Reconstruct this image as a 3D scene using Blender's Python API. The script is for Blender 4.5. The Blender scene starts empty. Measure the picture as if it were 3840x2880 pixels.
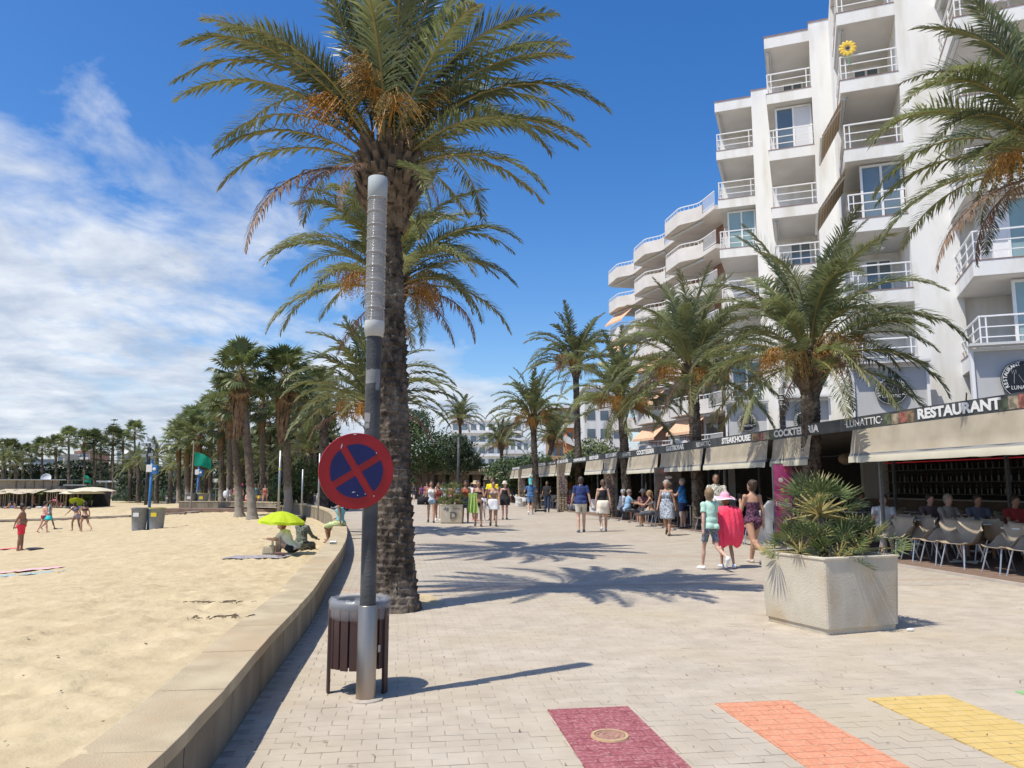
import bpy, bmesh, math, random
from math import sin, cos, pi, radians, atan2, sqrt, exp
from mathutils import Vector, Matrix, noise
import numpy as np

S = bpy.context.scene
C = S.collection
# ---------------------------------------------------------------- camera, sky, sun, exposure
F = 2884.0                    # focal length in pixels of the 3840 px wide photograph
PITCH = math.atan(380.0 / F)
EYE = Vector((0, 0, 1.5))
cd = bpy.data.cameras.new('camera'); cam = bpy.data.objects.new('camera', cd); C.objects.link(cam)
cd.sensor_width = 36.0; cd.lens = 36.0 * F / 3840.0
cd.clip_start = 0.1; cd.clip_end = 6000
cam.location = EYE; cam.rotation_euler = (pi / 2 + PITCH, 0, 0)
S.camera = cam

SUN_EL, SUN_AZ = radians(63), radians(57)       # shadows run towards azimuth 57 deg (from +Y to +X)
sd = bpy.data.lights.new('sun', 'SUN'); sun = bpy.data.objects.new('sun', sd); C.objects.link(sun)
sd.energy = 4.6; sd.angle = radians(0.5); sd.color = (1.0, 0.94, 0.83)
ldir = Vector((sin(SUN_AZ) * cos(SUN_EL), cos(SUN_AZ) * cos(SUN_EL), -sin(SUN_EL)))
sun.rotation_euler = ldir.to_track_quat('-Z', 'Y').to_euler()
sun.location = (-20, -20, 60)

W = bpy.data.worlds.new('World'); S.world = W; W.use_nodes = True
nt = W.node_tree; nt.nodes.clear()
def N(t, **kw):
    n = nt.nodes.new(t)
    for k, v in kw.items(): setattr(n, k, v)
    return n
def L(a, b): nt.links.new(a, b)
def MT(op, a, b=None, c=None, clamp=False):
    n = N('ShaderNodeMath', operation=op); n.use_clamp = clamp
    for i, v in enumerate((a, b, c)):
        if v is None: continue
        if isinstance(v, (int, float)): n.inputs[i].default_value = v
        else: L(v, n.inputs[i])
    return n.outputs[0]
sky = N('ShaderNodeTexSky', sky_type='NISHITA'); sky.sun_disc = False
sky.sun_elevation = SUN_EL; sky.sun_rotation = SUN_AZ + pi   # the sun stands behind the camera, to the left
sky.air_density = 1.0; sky.dust_density = 0.9; sky.ozone_density = 2.2; sky.altitude = 0
hsv = N('ShaderNodeHueSaturation'); hsv.inputs['Saturation'].default_value = 1.38; hsv.inputs['Hue'].default_value = 0.508; hsv.inputs['Value'].default_value = 1.05
L(sky.outputs[0], hsv.inputs['Color'])
bg1 = N('ShaderNodeBackground'); L(hsv.outputs[0], bg1.inputs[0]); bg1.inputs[1].default_value = 0.15
tc = N('ShaderNodeTexCoord'); sep = N('ShaderNodeSeparateXYZ'); L(tc.outputs['Generated'], sep.inputs[0])
X_, Y_, Z_ = sep.outputs
zc = MT('MAXIMUM', Z_, 0.0)
den = MT('ADD', zc, 0.16)
cmb = N('ShaderNodeCombineXYZ'); L(MT('DIVIDE', X_, den), cmb.inputs[0]); L(MT('DIVIDE', Y_, den), cmb.inputs[1]); cmb.inputs[2].default_value = 3.3
az = MT('ARCTAN2', X_, Y_); el = MT('ARCSINE', Z_)
def gauss(v, m, s):
    d = MT('DIVIDE', MT('SUBTRACT', v, radians(m)), radians(s))
    return MT('POWER', 2.718, MT('MULTIPLY', MT('MULTIPLY', d, d), -1.0))
def noise_n(scale, detail, rough, dist, vec):
    n = N('ShaderNodeTexNoise'); n.inputs['Scale'].default_value = scale; n.inputs['Detail'].default_value = detail
    n.inputs['Roughness'].default_value = rough; n.inputs['Distortion'].default_value = dist; L(vec, n.inputs['Vector']); return n.outputs[0]
# high thin bank on the seaward side, thinning towards the zenith; low cumulus all round the horizon
mp = N('ShaderNodeMapping'); mp.inputs['Rotation'].default_value = (0, 0, radians(35)); mp.inputs['Scale'].default_value = (1.0, 0.72, 1.0); L(cmb.outputs[0], mp.inputs[0])
n1 = noise_n(3.4, 12, 0.58, 0.3, mp.outputs[0])
bank = MT('MULTIPLY', gauss(az, -40, 27), gauss(el, 11, 14.0))
cov1 = MT('ADD', n1, MT('SUBTRACT', MT('MULTIPLY', bank, 0.66), 0.30))
m1 = MT('MULTIPLY', MT('SUBTRACT', cov1, 0.44), 3.6, clamp=True)
mp2 = N('ShaderNodeMapping'); mp2.inputs['Scale'].default_value = (1, 1, 2.3); mp2.inputs['Location'].default_value = (3.1, 1.7, 0.4); L(tc.outputs['Generated'], mp2.inputs[0])
n2 = noise_n(6.0, 9, 0.55, 0.0, mp2.outputs[0])
low = gauss(el, 1.5, 8.5)
cov2 = MT('ADD', n2, MT('SUBTRACT', MT('MULTIPLY', low, 0.42), 0.30))
cov2 = MT('ADD', cov2, MT('MULTIPLY', MT('MULTIPLY', gauss(az, -10, 9), gauss(el, 7, 4.5)), 0.22))
m2 = MT('MULTIPLY', MT('SUBTRACT', cov2, 0.40), 4.4, clamp=True)
msk = MT('MULTIPLY', MT('MAXIMUM', m1, m2), 0.93)
shade = noise_n(3.2, 6, 0.6, 0.2, cmb.outputs[0])
cr = N('ShaderNodeValToRGB'); L(shade, cr.inputs[0])
cr.color_ramp.elements[0].position = 0.33; cr.color_ramp.elements[0].color = (0.46, 0.54, 0.68, 1)
cr.color_ramp.elements[1].position = 0.66; cr.color_ramp.elements[1].color = (0.84, 0.88, 0.94, 1)
bg2 = N('ShaderNodeBackground'); L(cr.outputs[0], bg2.inputs[0]); bg2.inputs[1].default_value = 0.98
mx = N('ShaderNodeMixShader'); L(msk, mx.inputs[0]); L(bg1.outputs[0], mx.inputs[1]); L(bg2.outputs[0], mx.inputs[2])
wo = N('ShaderNodeOutputWorld'); L(mx.outputs[0], wo.inputs[0])
S.view_settings.view_transform = 'Standard'; S.view_settings.look = 'None'
S.view_settings.exposure = 0.12; S.view_settings.gamma = 1.0; S.view_settings.use_curve_mapping = False
S.cycles.max_bounces = 5; S.cycles.transparent_max_bounces = 6; S.cycles.diffuse_bounces = 3
S.cycles.glossy_bounces = 2; S.cycles.transmission_bounces = 3
S.cycles.use_denoising = True

# ---------------------------------------------------------------- pixel helpers (3840 x 2880 pixels of the photograph)
def ray(px, py):
    a = (px - 1920) / F; b = (1440 - py) / F
    return Vector((a, cos(PITCH) - b * sin(PITCH), sin(PITCH) + b * cos(PITCH)))
def G(px, py, z=0.0):
    r = ray(px, py); t = (z - EYE.z) / r.z; return EYE + r * t
def D(px, py, Y):
    r = ray(px, py); return EYE + r * (Y / r.y)

# ---------------------------------------------------------------- materials
MATS = {}
def mat(name, c1, c2=None, scale=4.0, rough=0.7, bump=0.0, bscale=30.0, metal=0.0, coord='Object', detail=4.0,
        spec=0.4, trans=0.0, lo=0.35, hi=0.65, c3=None, s3=0.6, stretch=None, emit=None):
    if name in MATS: return MATS[name]
    m = bpy.data.materials.new(name); m.use_nodes = True; t = m.node_tree; t.nodes.clear()
    def n(tp): return t.nodes.new(tp)
    b = n('ShaderNodeBsdfPrincipled'); b.inputs['Roughness'].default_value = rough; b.inputs['Metallic'].default_value = metal
    b.inputs['Specular IOR Level'].default_value = spec
    out = n('ShaderNodeOutputMaterial')
    if coord == 'World': tcn = n('ShaderNodeNewGeometry'); vec = tcn.outputs['Position']
    else: tcn = n('ShaderNodeTexCoord'); vec = tcn.outputs[coord]
    if stretch:
        mpp = n('ShaderNodeMapping'); mpp.inputs['Scale'].default_value = stretch; t.links.new(vec, mpp.inputs[0]); vec = mpp.outputs[0]
    col = None
    if c2 is not None:
        nn = n('ShaderNodeTexNoise'); nn.inputs['Scale'].default_value = scale; nn.inputs['Detail'].default_value = detail
        t.links.new(vec, nn.inputs['Vector'])
        r = n('ShaderNodeValToRGB'); r.color_ramp.elements[0].position = lo; r.color_ramp.elements[1].position = hi
        r.color_ramp.elements[0].color = (*c1, 1); r.color_ramp.elements[1].color = (*c2, 1)
        t.links.new(nn.outputs[0], r.inputs[0]); col = r.outputs[0]
        if c3 is not None:
            n3 = n('ShaderNodeTexNoise'); n3.inputs['Scale'].default_value = s3; n3.inputs['Detail'].default_value = 5
            t.links.new(vec, n3.inputs['Vector'])
            r3 = n('ShaderNodeValToRGB'); r3.color_ramp.elements[0].position = 0.48; r3.color_ramp.elements[1].position = 0.68
            r3.color_ramp.elements[0].color = (0, 0, 0, 1); r3.color_ramp.elements[1].color = (1, 1, 1, 1)
            t.links.new(n3.outputs[0], r3.inputs[0])
            mxx = n('ShaderNodeMix'); mxx.data_type = 'RGBA'
            t.links.new(r3.outputs[0], mxx.inputs[0]); t.links.new(col, mxx.inputs[6]); mxx.inputs[7].default_value = (*c3, 1)
            col = mxx.outputs[2]
        t.links.new(col, b.inputs['Base Color'])
    else: b.inputs['Base Color'].default_value = (*c1, 1)
    if bump:
        bn = n('ShaderNodeTexNoise'); bn.inputs['Scale'].default_value = bscale; bn.inputs['Detail'].default_value = 4
        t.links.new(vec, bn.inputs['Vector'])
        bb = n('ShaderNodeBump'); bb.inputs['Strength'].default_value = bump; bb.inputs['Distance'].default_value = 0.02
        t.links.new(bn.outputs[0], bb.inputs['Height']); t.links.new(bb.outputs[0], b.inputs['Normal'])
    if trans:
        tr = n('ShaderNodeBsdfTranslucent'); ms = n('ShaderNodeMixShader'); ms.inputs[0].default_value = trans
        if col is not None: t.links.new(col, tr.inputs[0])
        else: tr.inputs[0].default_value = (*c1, 1)
        t.links.new(b.outputs[0], ms.inputs[1]); t.links.new(tr.outputs[0], ms.inputs[2]); t.links.new(ms.outputs[0], out.inputs[0])
    else: t.links.new(b.outputs[0], out.inputs[0])
    m['base'] = 1; MATS[name] = m
    return m
def nodes_of(m): return m.node_tree.nodes, m.node_tree.links

# ---------------------------------------------------------------- mesh builder
class MB:
    def __init__(s): s.v = []; s.f = []; s.mi = []; s.cur = 0
    def add(s, vs, fs):
        o = len(s.v); s.v += [tuple(v) for v in vs]; s.f += [tuple(i + o for i in f) for f in fs]; s.mi += [s.cur] * len(fs)
    def box(s, c, d, rz=0.0, M=None):
        hx, hy, hz = d[0] / 2, d[1] / 2, d[2] / 2; vs = []
        for z in (-hz, hz):
            for x, y in ((-hx, -hy), (hx, -hy), (hx, hy), (-hx, hy)):
                p = Vector((x, y, z))
                if M is not None: p = M @ p
                elif rz: p = Vector((x * cos(rz) - y * sin(rz), x * sin(rz) + y * cos(rz), z))
                vs.append(p + Vector(c))
        s.add(vs, [(3, 2, 1, 0), (4, 5, 6, 7), (0, 1, 5, 4), (1, 2, 6, 5), (2, 3, 7, 6), (3, 0, 4, 7)])
    def b2(s, x0, x1, y0, y1, z0, z1): s.box(((x0 + x1) / 2, (y0 + y1) / 2, (z0 + z1) / 2), (abs(x1 - x0), abs(y1 - y0), abs(z1 - z0)))
    def bar(s, p, q, w, h=None, up=(0, 0, 1)):
        p = Vector(p); q = Vector(q); d = q - p; ln = d.length
        if ln < 1e-6: return
        d.normalize(); up = Vector(up)
        if abs(d.dot(up)) > 0.98: up = Vector((1, 0, 0))
        sd_ = d.cross(up).normalized(); u2 = sd_.cross(d)
        M = Matrix((sd_, d, u2)).transposed()
        s.box((p + q) / 2, (w, ln, h or w), M=M)
    def tube(s, pts, rad, n=8, cap=True, flat=None):
        pts = [Vector(p) for p in pts]
        if not isinstance(rad, (list, tuple)): rad = [rad] * len(pts)
        o = len(s.v); ref = None; fs = []
        for i, p in enumerate(pts):
            d = (pts[min(i + 1, len(pts) - 1)] - pts[max(i - 1, 0)])
            if d.length < 1e-9: d = Vector((0, 0, 1))
            d.normalize()
            if ref is None:
                ref = Vector((0, 0, 1)) if abs(d.z) < 0.9 else Vector((1, 0, 0))
            a = d.cross(ref)
            if a.length < 1e-6: a = d.cross(Vector((0, 1, 0)))
            a.normalize(); b = a.cross(d).normalized(); ref = b
            for k in range(n):
                t = 2 * pi * k / n
                s.v.append(tuple(p + (a * cos(t) + b * sin(t) * (flat or 1)) * rad[i]))
        for i in range(len(pts) - 1):
            for k in range(n):
                fs.append((o + i * n + k, o + i * n + (k + 1) % n, o + (i + 1) * n + (k + 1) % n, o + (i + 1) * n + k))
        if cap:
            fs.append(tuple(o + k for k in range(n))[::-1]); fs.append(tuple(o + (len(pts) - 1) * n + k for k in range(n)))
        s.f += fs; s.mi += [s.cur] * len(fs)
    def lathe(s, prof, c=(0, 0, 0), n=20, sx=1, sy=1, a0=0.0, cap=False):
        o = len(s.v); c = Vector(c)
        for r, z in prof:
            for k in range(n):
                t = 2 * pi * k / n + a0; s.v.append((c.x + r * cos(t) * sx, c.y + r * sin(t) * sy, c.z + z))
        for i in range(len(prof) - 1):
            for k in range(n):
                s.f.append((o + i * n + k, o + i * n + (k + 1) % n, o + (i + 1) * n + (k + 1) % n, o + (i + 1) * n + k)); s.mi.append(s.cur)
        if cap:
            s.f.append(tuple(o + k for k in range(n))[::-1]); s.f.append(tuple(o + (len(prof) - 1) * n + k for k in range(n))); s.mi += [s.cur] * 2
    def ball(s, c, r, n=10, m=7, R=None):
        r = Vector(r) if not isinstance(r, (int, float)) else Vector((r, r, r)); o = len(s.v); c = Vector(c)
        vs = [Vector((0, 0, -1))]
        for i in range(1, m):
            ph = -pi / 2 + pi * i / m
            for k in range(n): vs.append(Vector((cos(ph) * cos(2 * pi * k / n), cos(ph) * sin(2 * pi * k / n), sin(ph))))
        vs.append(Vector((0, 0, 1)))
        for v in vs:
            p = Vector((v.x * r.x, v.y * r.y, v.z * r.z))
            if R is not None: p = R @ p
            s.v.append(tuple(p + c))
        fs = [(o, o + 1 + (k + 1) % n, o + 1 + k) for k in range(n)]
        for i in range(m - 2):
            for k in range(n):
                a = o + 1 + i * n; fs.append((a + k, a + (k + 1) % n, a + n + (k + 1) % n, a + n + k))
        t = o + 1 + (m - 1) * n; a = o + 1 + (m - 2) * n
        fs += [(a + k, a + (k + 1) % n, t) for k in range(n)]
        s.f += fs; s.mi += [s.cur] * len(fs)
    def quad(s, a, b, c, d): s.add([a, b, c, d], [(0, 1, 2, 3)])
    def prism(s, poly, z0, z1):
        n = len(poly); vs = [(x, y, z0) for x, y in poly] + [(x, y, z1) for x, y in poly]
        s.add(vs, [tuple(range(n))[::-1], tuple(range(n, 2 * n))] + [(k, (k + 1) % n, n + (k + 1) % n, n + k) for k in range(n)])
    def mesh(s, name, mats, smooth=False, bevel=0):
        me = bpy.data.meshes.new(name); me.from_pydata(s.v, [], s.f); me.update()
        if not isinstance(mats, (list, tuple)): mats = [mats]
        for m in mats: me.materials.append(m)
        if len(mats) > 1: me.polygons.foreach_set('material_index', s.mi)
        if smooth: me.polygons.foreach_set('use_smooth', [True] * len(me.polygons))
        if bevel:
            bm = bmesh.new(); bm.from_mesh(me)
            bmesh.ops.remove_doubles(bm, verts=bm.verts, dist=1e-5)
            es = [e for e in bm.edges if len(e.link_faces) == 2 and e.calc_face_angle(0) > 0.5]
            bmesh.ops.bevel(bm, geom=es, offset=bevel, segments=2, affect='EDGES', profile=0.6)
            bm.to_mesh(me); bm.free()
        return me
    def build(s, name, mats, parent=None, loc=None, rz=0.0, smooth=False, bevel=0, **kw):
        o = bpy.data.objects.new(name, s.mesh(name, mats, smooth, bevel)); C.objects.link(o)
        if parent is not None: o.parent = parent
        if loc is not None: o.location = loc
        if rz: o.rotation_euler[2] = rz
        for k, v in kw.items(): o[k] = v
        return o
def inst(name, me, parent=None, loc=(0, 0, 0), rot=(0, 0, 0), scale=1.0, **kw):
    o = bpy.data.objects.new(name, me); C.objects.link(o)
    if parent is not None: o.parent = parent
    o.location = loc; o.rotation_euler = rot
    o.scale = (scale,) * 3 if isinstance(scale, (int, float)) else scale
    for k, v in kw.items(): o[k] = v
    return o
def tag(o, label, cat, group=None):
    o['label'] = label; o['category'] = cat
    if group: o['group'] = group
    return o
def thing(name, label, cat, loc=(0, 0, 0), rz=0.0, group=None):
    o = bpy.data.objects.new(name, None); C.objects.link(o); o.empty_display_size = 0.2
    o.location = loc; o.rotation_euler = (0, 0, rz); return tag(o, label, cat, group)
def smoothstep(a, b, x):
    t = max(0.0, min(1.0, (x - a) / (b - a))); return t * t * (3 - 2 * t)
KIDS = {}
def copy_tree(o, parent=None):
    c = o.copy(); C.objects.link(c)
    if parent is not None: c.parent = parent
    for ch in list(o.children): copy_tree(ch, c)
    return c
def text_mesh(txt, size, depth=0.004, bold=0.0, sx=1.0, width=None):
    cu = bpy.data.curves.new('t', 'FONT'); cu.body = txt; cu.size = size; cu.extrude = depth; cu.offset = bold
    cu.align_x = 'CENTER'; cu.align_y = 'CENTER'; cu.resolution_u = 3
    ob = bpy.data.objects.new('t', cu); C.objects.link(ob)
    dg = bpy.context.evaluated_depsgraph_get(); me = bpy.data.meshes.new_from_object(ob.evaluated_get(dg))
    bpy.data.objects.remove(ob); bpy.data.curves.remove(cu)
    co = np.zeros(len(me.vertices) * 3); me.vertices.foreach_get('co', co); co = co.reshape(-1, 3)
    if width is not None:
        w = co[:, 0].max() - co[:, 0].min(); co[:, 0] = (co[:, 0] - (co[:, 0].max() + co[:, 0].min()) / 2) * width / w
    else: co[:, 0] *= sx
    me.vertices.foreach_set('co', co.ravel()); return me
# ================================================================= THE SETTING
R = random.Random(7)
TH = math.atan(0.1436)                     # the promenade runs 8.2 deg to the left of the view
AX = Vector((cos(TH), sin(TH), 0)); BX = Vector((-sin(TH), cos(TH), 0))   # across / along the promenade
WALLPTS = [(-14, -0.75), (-5, -1.05), (0, -1.3), (3.2, -1.5), (4.08, -1.59), (4.79, -1.68), (5.95, -1.85), (8.5, -2.18), (10.9, -2.58), (14, -3.08),
           (17.6, -3.74), (22.3, -4.76), (27, -5.85), (32.4, -7.2), (38, -8.9), (44, -11), (49, -13.2), (52.9, -15.6), (55, -18), (56, -21), (56.5, -24)]
def cat_rom(pts, t):
    n = len(pts) - 1; i = max(0, min(n - 1, int(t))); f = t - i
    p = [Vector(pts[max(0, min(n, j))]) for j in (i - 1, i, i + 1, i + 2)]
    return 0.5 * ((2 * p[1]) + (p[2] - p[0]) * f + (2 * p[0] - 5 * p[1] + 4 * p[2] - p[3]) * f * f + (3 * p[1] - p[0] - 3 * p[2] + p[3]) * f ** 3)
WALLC = []
for i in range((len(WALLPTS) - 1) * 20 + 1):
    q = cat_rom(WALLPTS, i / 20); WALLC.append(Vector((q[1], q[0], 0)))
def xwall(Y):
    if Y <= WALLPTS[0][0]: return WALLPTS[0][1]
    for (a, b), (c, d) in zip(WALLPTS, WALLPTS[1:]):
        if Y <= c: return b + (d - b) * (Y - a) / (c - a)
    return WALLPTS[-1][1] - (Y - 56.5) * 6
WT = 0.34; WH = 0.37

sand_m = mat('sand', (0.475, 0.385, 0.235), (0.555, 0.455, 0.288), scale=5, rough=0.95, bump=0.8, bscale=13, coord='World', detail=10,
             c3=(0.455, 0.365, 0.222), s3=1.3, spec=0.1)
pave_c = (0.46, 0.415, 0.35)
# far ground
mb = MB(); mb.quad((-3000, -400, -1.5), (3000, -400, -1.5), (3000, 4000, -1.5), (-3000, 4000, -1.5))
mb.build('ground', mat('earth', (0.20, 0.19, 0.12), (0.32, 0.27, 0.19), scale=0.05, coord='World', rough=0.95), kind='structure')

def sand_z(x, Y):
    d = (xwall(min(Y, 56.4)) - WT + 0.02) - x
    z0 = 0.33 - 0.55 * smoothstep(7, 17, Y) - 0.09 * smoothstep(22, 40, Y) + 0.28 * smoothstep(52, 60, Y)
    z0 += 0.035 * (1 - smoothstep(7, 12, Y))
    return z0 + (-1.12 - z0) * smoothstep(0.6, 17 + 12 * smoothstep(45, 60, Y), d), d
ys = [-6, -3, -1, 0]; y = 0.6
while y < 152: ys.append(y); y += max(0.045, 0.0095 * y)
ds = [-0.27, -0.22, -0.17, -0.12, -0.06, 0.0]; d = 0.0
while d < 140: d += 0.05 + 0.011 * d; ds.append(d)
v = []
for Y in ys:
    xw = xwall(min(Y, 56)) - WT + 0.02
    if Y > 56: xw = xwall(56.4) + 6
    for d in ds:
        x = xw - d; z, dd = sand_z(x, Y)
        k = min(1.0, max(0, dd) / 0.6 + 0.12)
        if dd <= 0.01:                       # thin drifts of sand lying on the coping
            e = -dd / .27; z = (WH - .007 + .020 * noise.noise(Vector((x * 2.1, Y * 1.7, 5))) + .006 * noise.noise(Vector((x * 9, Y * 7, 2))) - .016 * e * e) if Y < 9 else min(z, WH - .03)
            k = 0; p = Vector((x, Y, 0))
        near = 1.0 if Y < 60 else 0.3
        n = noise.noise(p * 0.7) * 0.03
        q1 = noise.noise(Vector((x * 3.4, Y * 2.6, 1.5))); q2 = noise.noise(Vector((x * 7.5 + 3, Y * 5.5, 4.5))); q3 = noise.noise(Vector((x * 13, Y * 11, 9.5)))
        n += (1 - abs(q1) * 2.2) * .032 + (1 - abs(q2) * 2.2) * .026 + q3 * .020 - .035
        z += n * k * near
        v.append((x, Y, z))
nc = len(ds); f = [(i * nc + j, i * nc + j + 1, (i + 1) * nc + j + 1, (i + 1) * nc + j) for i in range(len(ys) - 1) for j in range(nc - 1)]
mb = MB(); mb.v = v; mb.f = [q[::-1] for q in f]; mb.mi = [0] * len(f)
mb.build('beach', sand_m, kind='structure', smooth=True)

# promenade base sheet (joint bed near the camera, sett-textured farther away)
def pave_material():
    m = mat('promenade_setts', (0.425, 0.37, 0.295), (0.505, 0.445, 0.36), scale=2.2, rough=0.85, coord='World', detail=9, c3=(0.43, 0.37, 0.29), s3=0.33, spec=0.25)
    ns, ls = nodes_of(m); b = [q for q in ns if q.type == 'BSDF_PRINCIPLED'][0]
    col = b.inputs['Base Color'].links[0].from_socket
    geo = ns.new('ShaderNodeNewGeometry'); mp = ns.new('ShaderNodeMapping'); mp.inputs['Rotation'].default_value = (0, 0, -TH)
    ls.new(geo.outputs['Position'], mp.inputs[0])
    br = ns.new('ShaderNodeTexBrick'); br.inputs['Scale'].default_value = 1.0; br.inputs['Brick Width'].default_value = 0.2; br.inputs['Row Height'].default_value = 0.1
    br.inputs['Mortar Size'].default_value = 0.007; br.inputs['Mortar Smooth'].default_value = 0.3
    br.inputs['Color1'].default_value = (1, 1, 1, 1); br.inputs['Color2'].default_value = (0.86, 0.87, 0.88, 1); br.inputs['Mortar'].default_value = (0.60, 0.58, 0.55, 1)
    ls.new(mp.outputs[0], br.inputs[0])
    mu = ns.new('ShaderNodeMix'); mu.data_type = 'RGBA'; mu.blend_type = 'MULTIPLY'; mu.inputs[0].default_value = 0.8
    ls.new(col, mu.inputs[6]); ls.new(br.outputs[0], mu.inputs[7])
    # bands of reddish setts across the promenade
    sp = ns.new('ShaderNodeSeparateXYZ'); ls.new(mp.outputs[0], sp.inputs[0])
    def mth(op, a, bb):
        q = ns.new('ShaderNodeMath'); q.operation = op
        for i, vv in enumerate((a, bb)):
            if isinstance(vv, (int, float)): q.inputs[i].default_value = vv
            else: ls.new(vv, q.inputs[i])
        return q.outputs[0]
    fr = mth('MODULO', mth('ADD', sp.outputs[1], 400 - 11.1), 4.4)
    band = mth('MULTIPLY', mth('LESS_THAN', fr, 0.22), 0.75)
    m2 = ns.new('ShaderNodeMix'); m2.data_type = 'RGBA'; ls.new(band, m2.inputs[0]); ls.new(mu.outputs[2], m2.inputs[6]); m2.inputs[7].default_value = (0.40, 0.30, 0.225, 1)
    ls.new(m2.outputs[2], b.inputs['Base Color'])
    bp = ns.new('ShaderNodeBump'); bp.inputs['Strength'].default_value = 0.4; bp.inputs['Distance'].default_value = 0.006
    ls.new(br.outputs['Fac'], bp.inputs['Height']); bp.invert = True; ls.new(bp.outputs[0], b.inputs['Normal'])
    return m
pave_m = pave_material()
BR_END = 10.9
def ab(a, b, z=0.0): return AX * a + BX * b + Vector((0, 0, z))
prom = None
mb = MB()
# far sheet: everything beyond the setts laid as geometry
rows = [BR_END + 0.0] + [14 + 3 * i for i in range(14)] + [60, 80, 120, 170, 230]
def left_a(b):     # where the promenade meets the wall, along constant b
    for p in WALLC:
        if p.dot(BX) >= b and p.y < 54: return p.dot(AX)
    return -15.0 + (b - 52) * .02
prev = None
for b in rows:
    cur = (ab(left_a(b), b), ab(60, b))
    if prev: mb.quad(prev[0], prev[1], cur[1], cur[0])
    prev = cur
prom = mb.build('promenade', pave_m, kind='structure')
mb = MB(); bb = [-14, -5, 0, 3, 4, 5, 6, 7, 8, 9, 10, BR_END]; prev = None
for b in bb:
    cur = (ab(left_a(b), b, -0.005), ab(60, b, -0.005))
    if prev: mb.quad(prev[0], prev[1], cur[1], cur[0])
    prev = cur
mb.build('joint_bed', mat('joint_sand', (0.33, 0.285, 0.22), (0.44, 0.385, 0.30), scale=9, coord='World', rough=0.95, bump=0.4, bscale=200), parent=prom)
# setts
sett_m = mat('sett', (0.425, 0.365, 0.285), (0.505, 0.44, 0.35), scale=3.0, rough=0.85, bump=0.35, bscale=120, coord='World', detail=9, c3=(0.47, 0.40, 0.285), s3=0.6, spec=0.25)
ns, ls = nodes_of(sett_m); b_ = [q for q in ns if q.type == 'BSDF_PRINCIPLED'][0]
col_ = b_.inputs['Base Color'].links[0].from_socket
at_ = ns.new('ShaderNodeNewGeometry'); hs_ = ns.new('ShaderNodeHueSaturation'); mr_ = ns.new('ShaderNodeMapRange')
mr_.inputs[3].default_value = 0.95; mr_.inputs[4].default_value = 1.03
ls.new(at_.outputs['Random Per Island'], mr_.inputs[0]); ls.new(mr_.outputs[0], hs_.inputs['Value']); ls.new(col_, hs_.inputs['Color']); ls.new(hs_.outputs[0], b_.inputs['Base Color'])
BL, BW, JT = 0.20, 0.10, 0.0045
PIT = (G(1505, 2250).x, G(1505, 2250).y)      # tree pit of the big palm
def in_pit(p):
    return abs((p - Vector((PIT[0], PIT[1], 0))).dot(AX)) < 0.52 and abs((p - Vector((PIT[0], PIT[1], 0))).dot(BX)) < 0.55
def sett_box(mbx, L_, W_, H=0.005, o=(0, 0, 0), jz=0.0, tilt=(0, 0)):
    e = 0.004; ox, oy, oz = o; x0, x1, y0, y1 = -L_ / 2, L_ / 2, -W_ / 2, W_ / 2
    vs = [(x0, y0, -H), (x1, y0, -H), (x1, y1, -H), (x0, y1, -H)]
    for (x, y) in ((x0, y0), (x1, y0), (x1, y1), (x0, y1)): vs.append((x, y, -0.0025))
    for (x, y) in ((x0 + e, y0 + e), (x1 - e, y0 + e), (x1 - e, y1 - e), (x0 + e, y1 - e)): vs.append((x, y, 0))
    out = []
    for x, y, z in vs:
        zz = z + x * tilt[0] + y * tilt[1] + jz
        p = AX * (x + ox) + BX * (y + oy) + Vector((0, 0, zz + oz)); out.append(p)
    fs = [(8, 9, 10, 11)]
    for k in range(4): fs += [(k, (k + 1) % 4, 4 + (k + 1) % 4, 4 + k), (4 + k, 4 + (k + 1) % 4, 8 + (k + 1) % 4, 8 + k)]
    mbx.add(out, fs)
one = []
for i in range(6):
    q = MB(); sett_box(q, BL - JT, BW - JT, tilt=(R.uniform(-.012, .012), R.uniform(-.015, .015))); one.append(q.mesh('brick', sett_m))
q = MB(); sett_box(q, BL / 2 - JT, BW - JT); half = q.mesh('brick', sett_m)
cand = []
far = MB()
STRIPES = []        # (a0, a1)
b0s = 5.0
row = 0; b = 2.4
while b < BR_END - 0.02:
    la = left_a(b) ; k0 = int(la / BL) - 1; off = (0.0, BL / 2)[row % 2] + R.uniform(-.012, .012); bc = b + BW / 2
    if b < 3.4: amax = 4
    else: amax = 0.75 * b + 2.2
    a = math.floor(la / BL) * BL + off
    while a < amax:
        ac = a + BL / 2; p = ab(ac, bc)
        L_ = BL
        if a < la:
            if a + BL < la + 0.04: a += BL; continue
            L_ = a + BL - la - 0.005; ac = la + L_ / 2 + 0.005
        if not in_pit(p):
            vis = p.y > 3.95 and abs(p.x) < 0.69 * p.y + 0.1
            cand.append((0 if vis else 1, p.y, ac, bc, L_))
        a += BL
    b += BW; row += 1
cand.sort(key=lambda t: (t[0], t[1]))
for k, (_, _, ac, bc, L_) in enumerate(cand):
    jz = R.uniform(-.0012, .0008)
    if k < 299 and L_ == BL:
        o = inst('brick', one[R.randrange(6)], parent=prom, loc=ab(ac, bc, jz))
    else: sett_box(far, L_ - JT, BW - JT, o=(ac, bc, 0), jz=jz, tilt=(R.uniform(-.012, .012), R.uniform(-.015, .015)))
far.build('laid_bricks', sett_m, parent=prom, kind='stuff')
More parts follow.
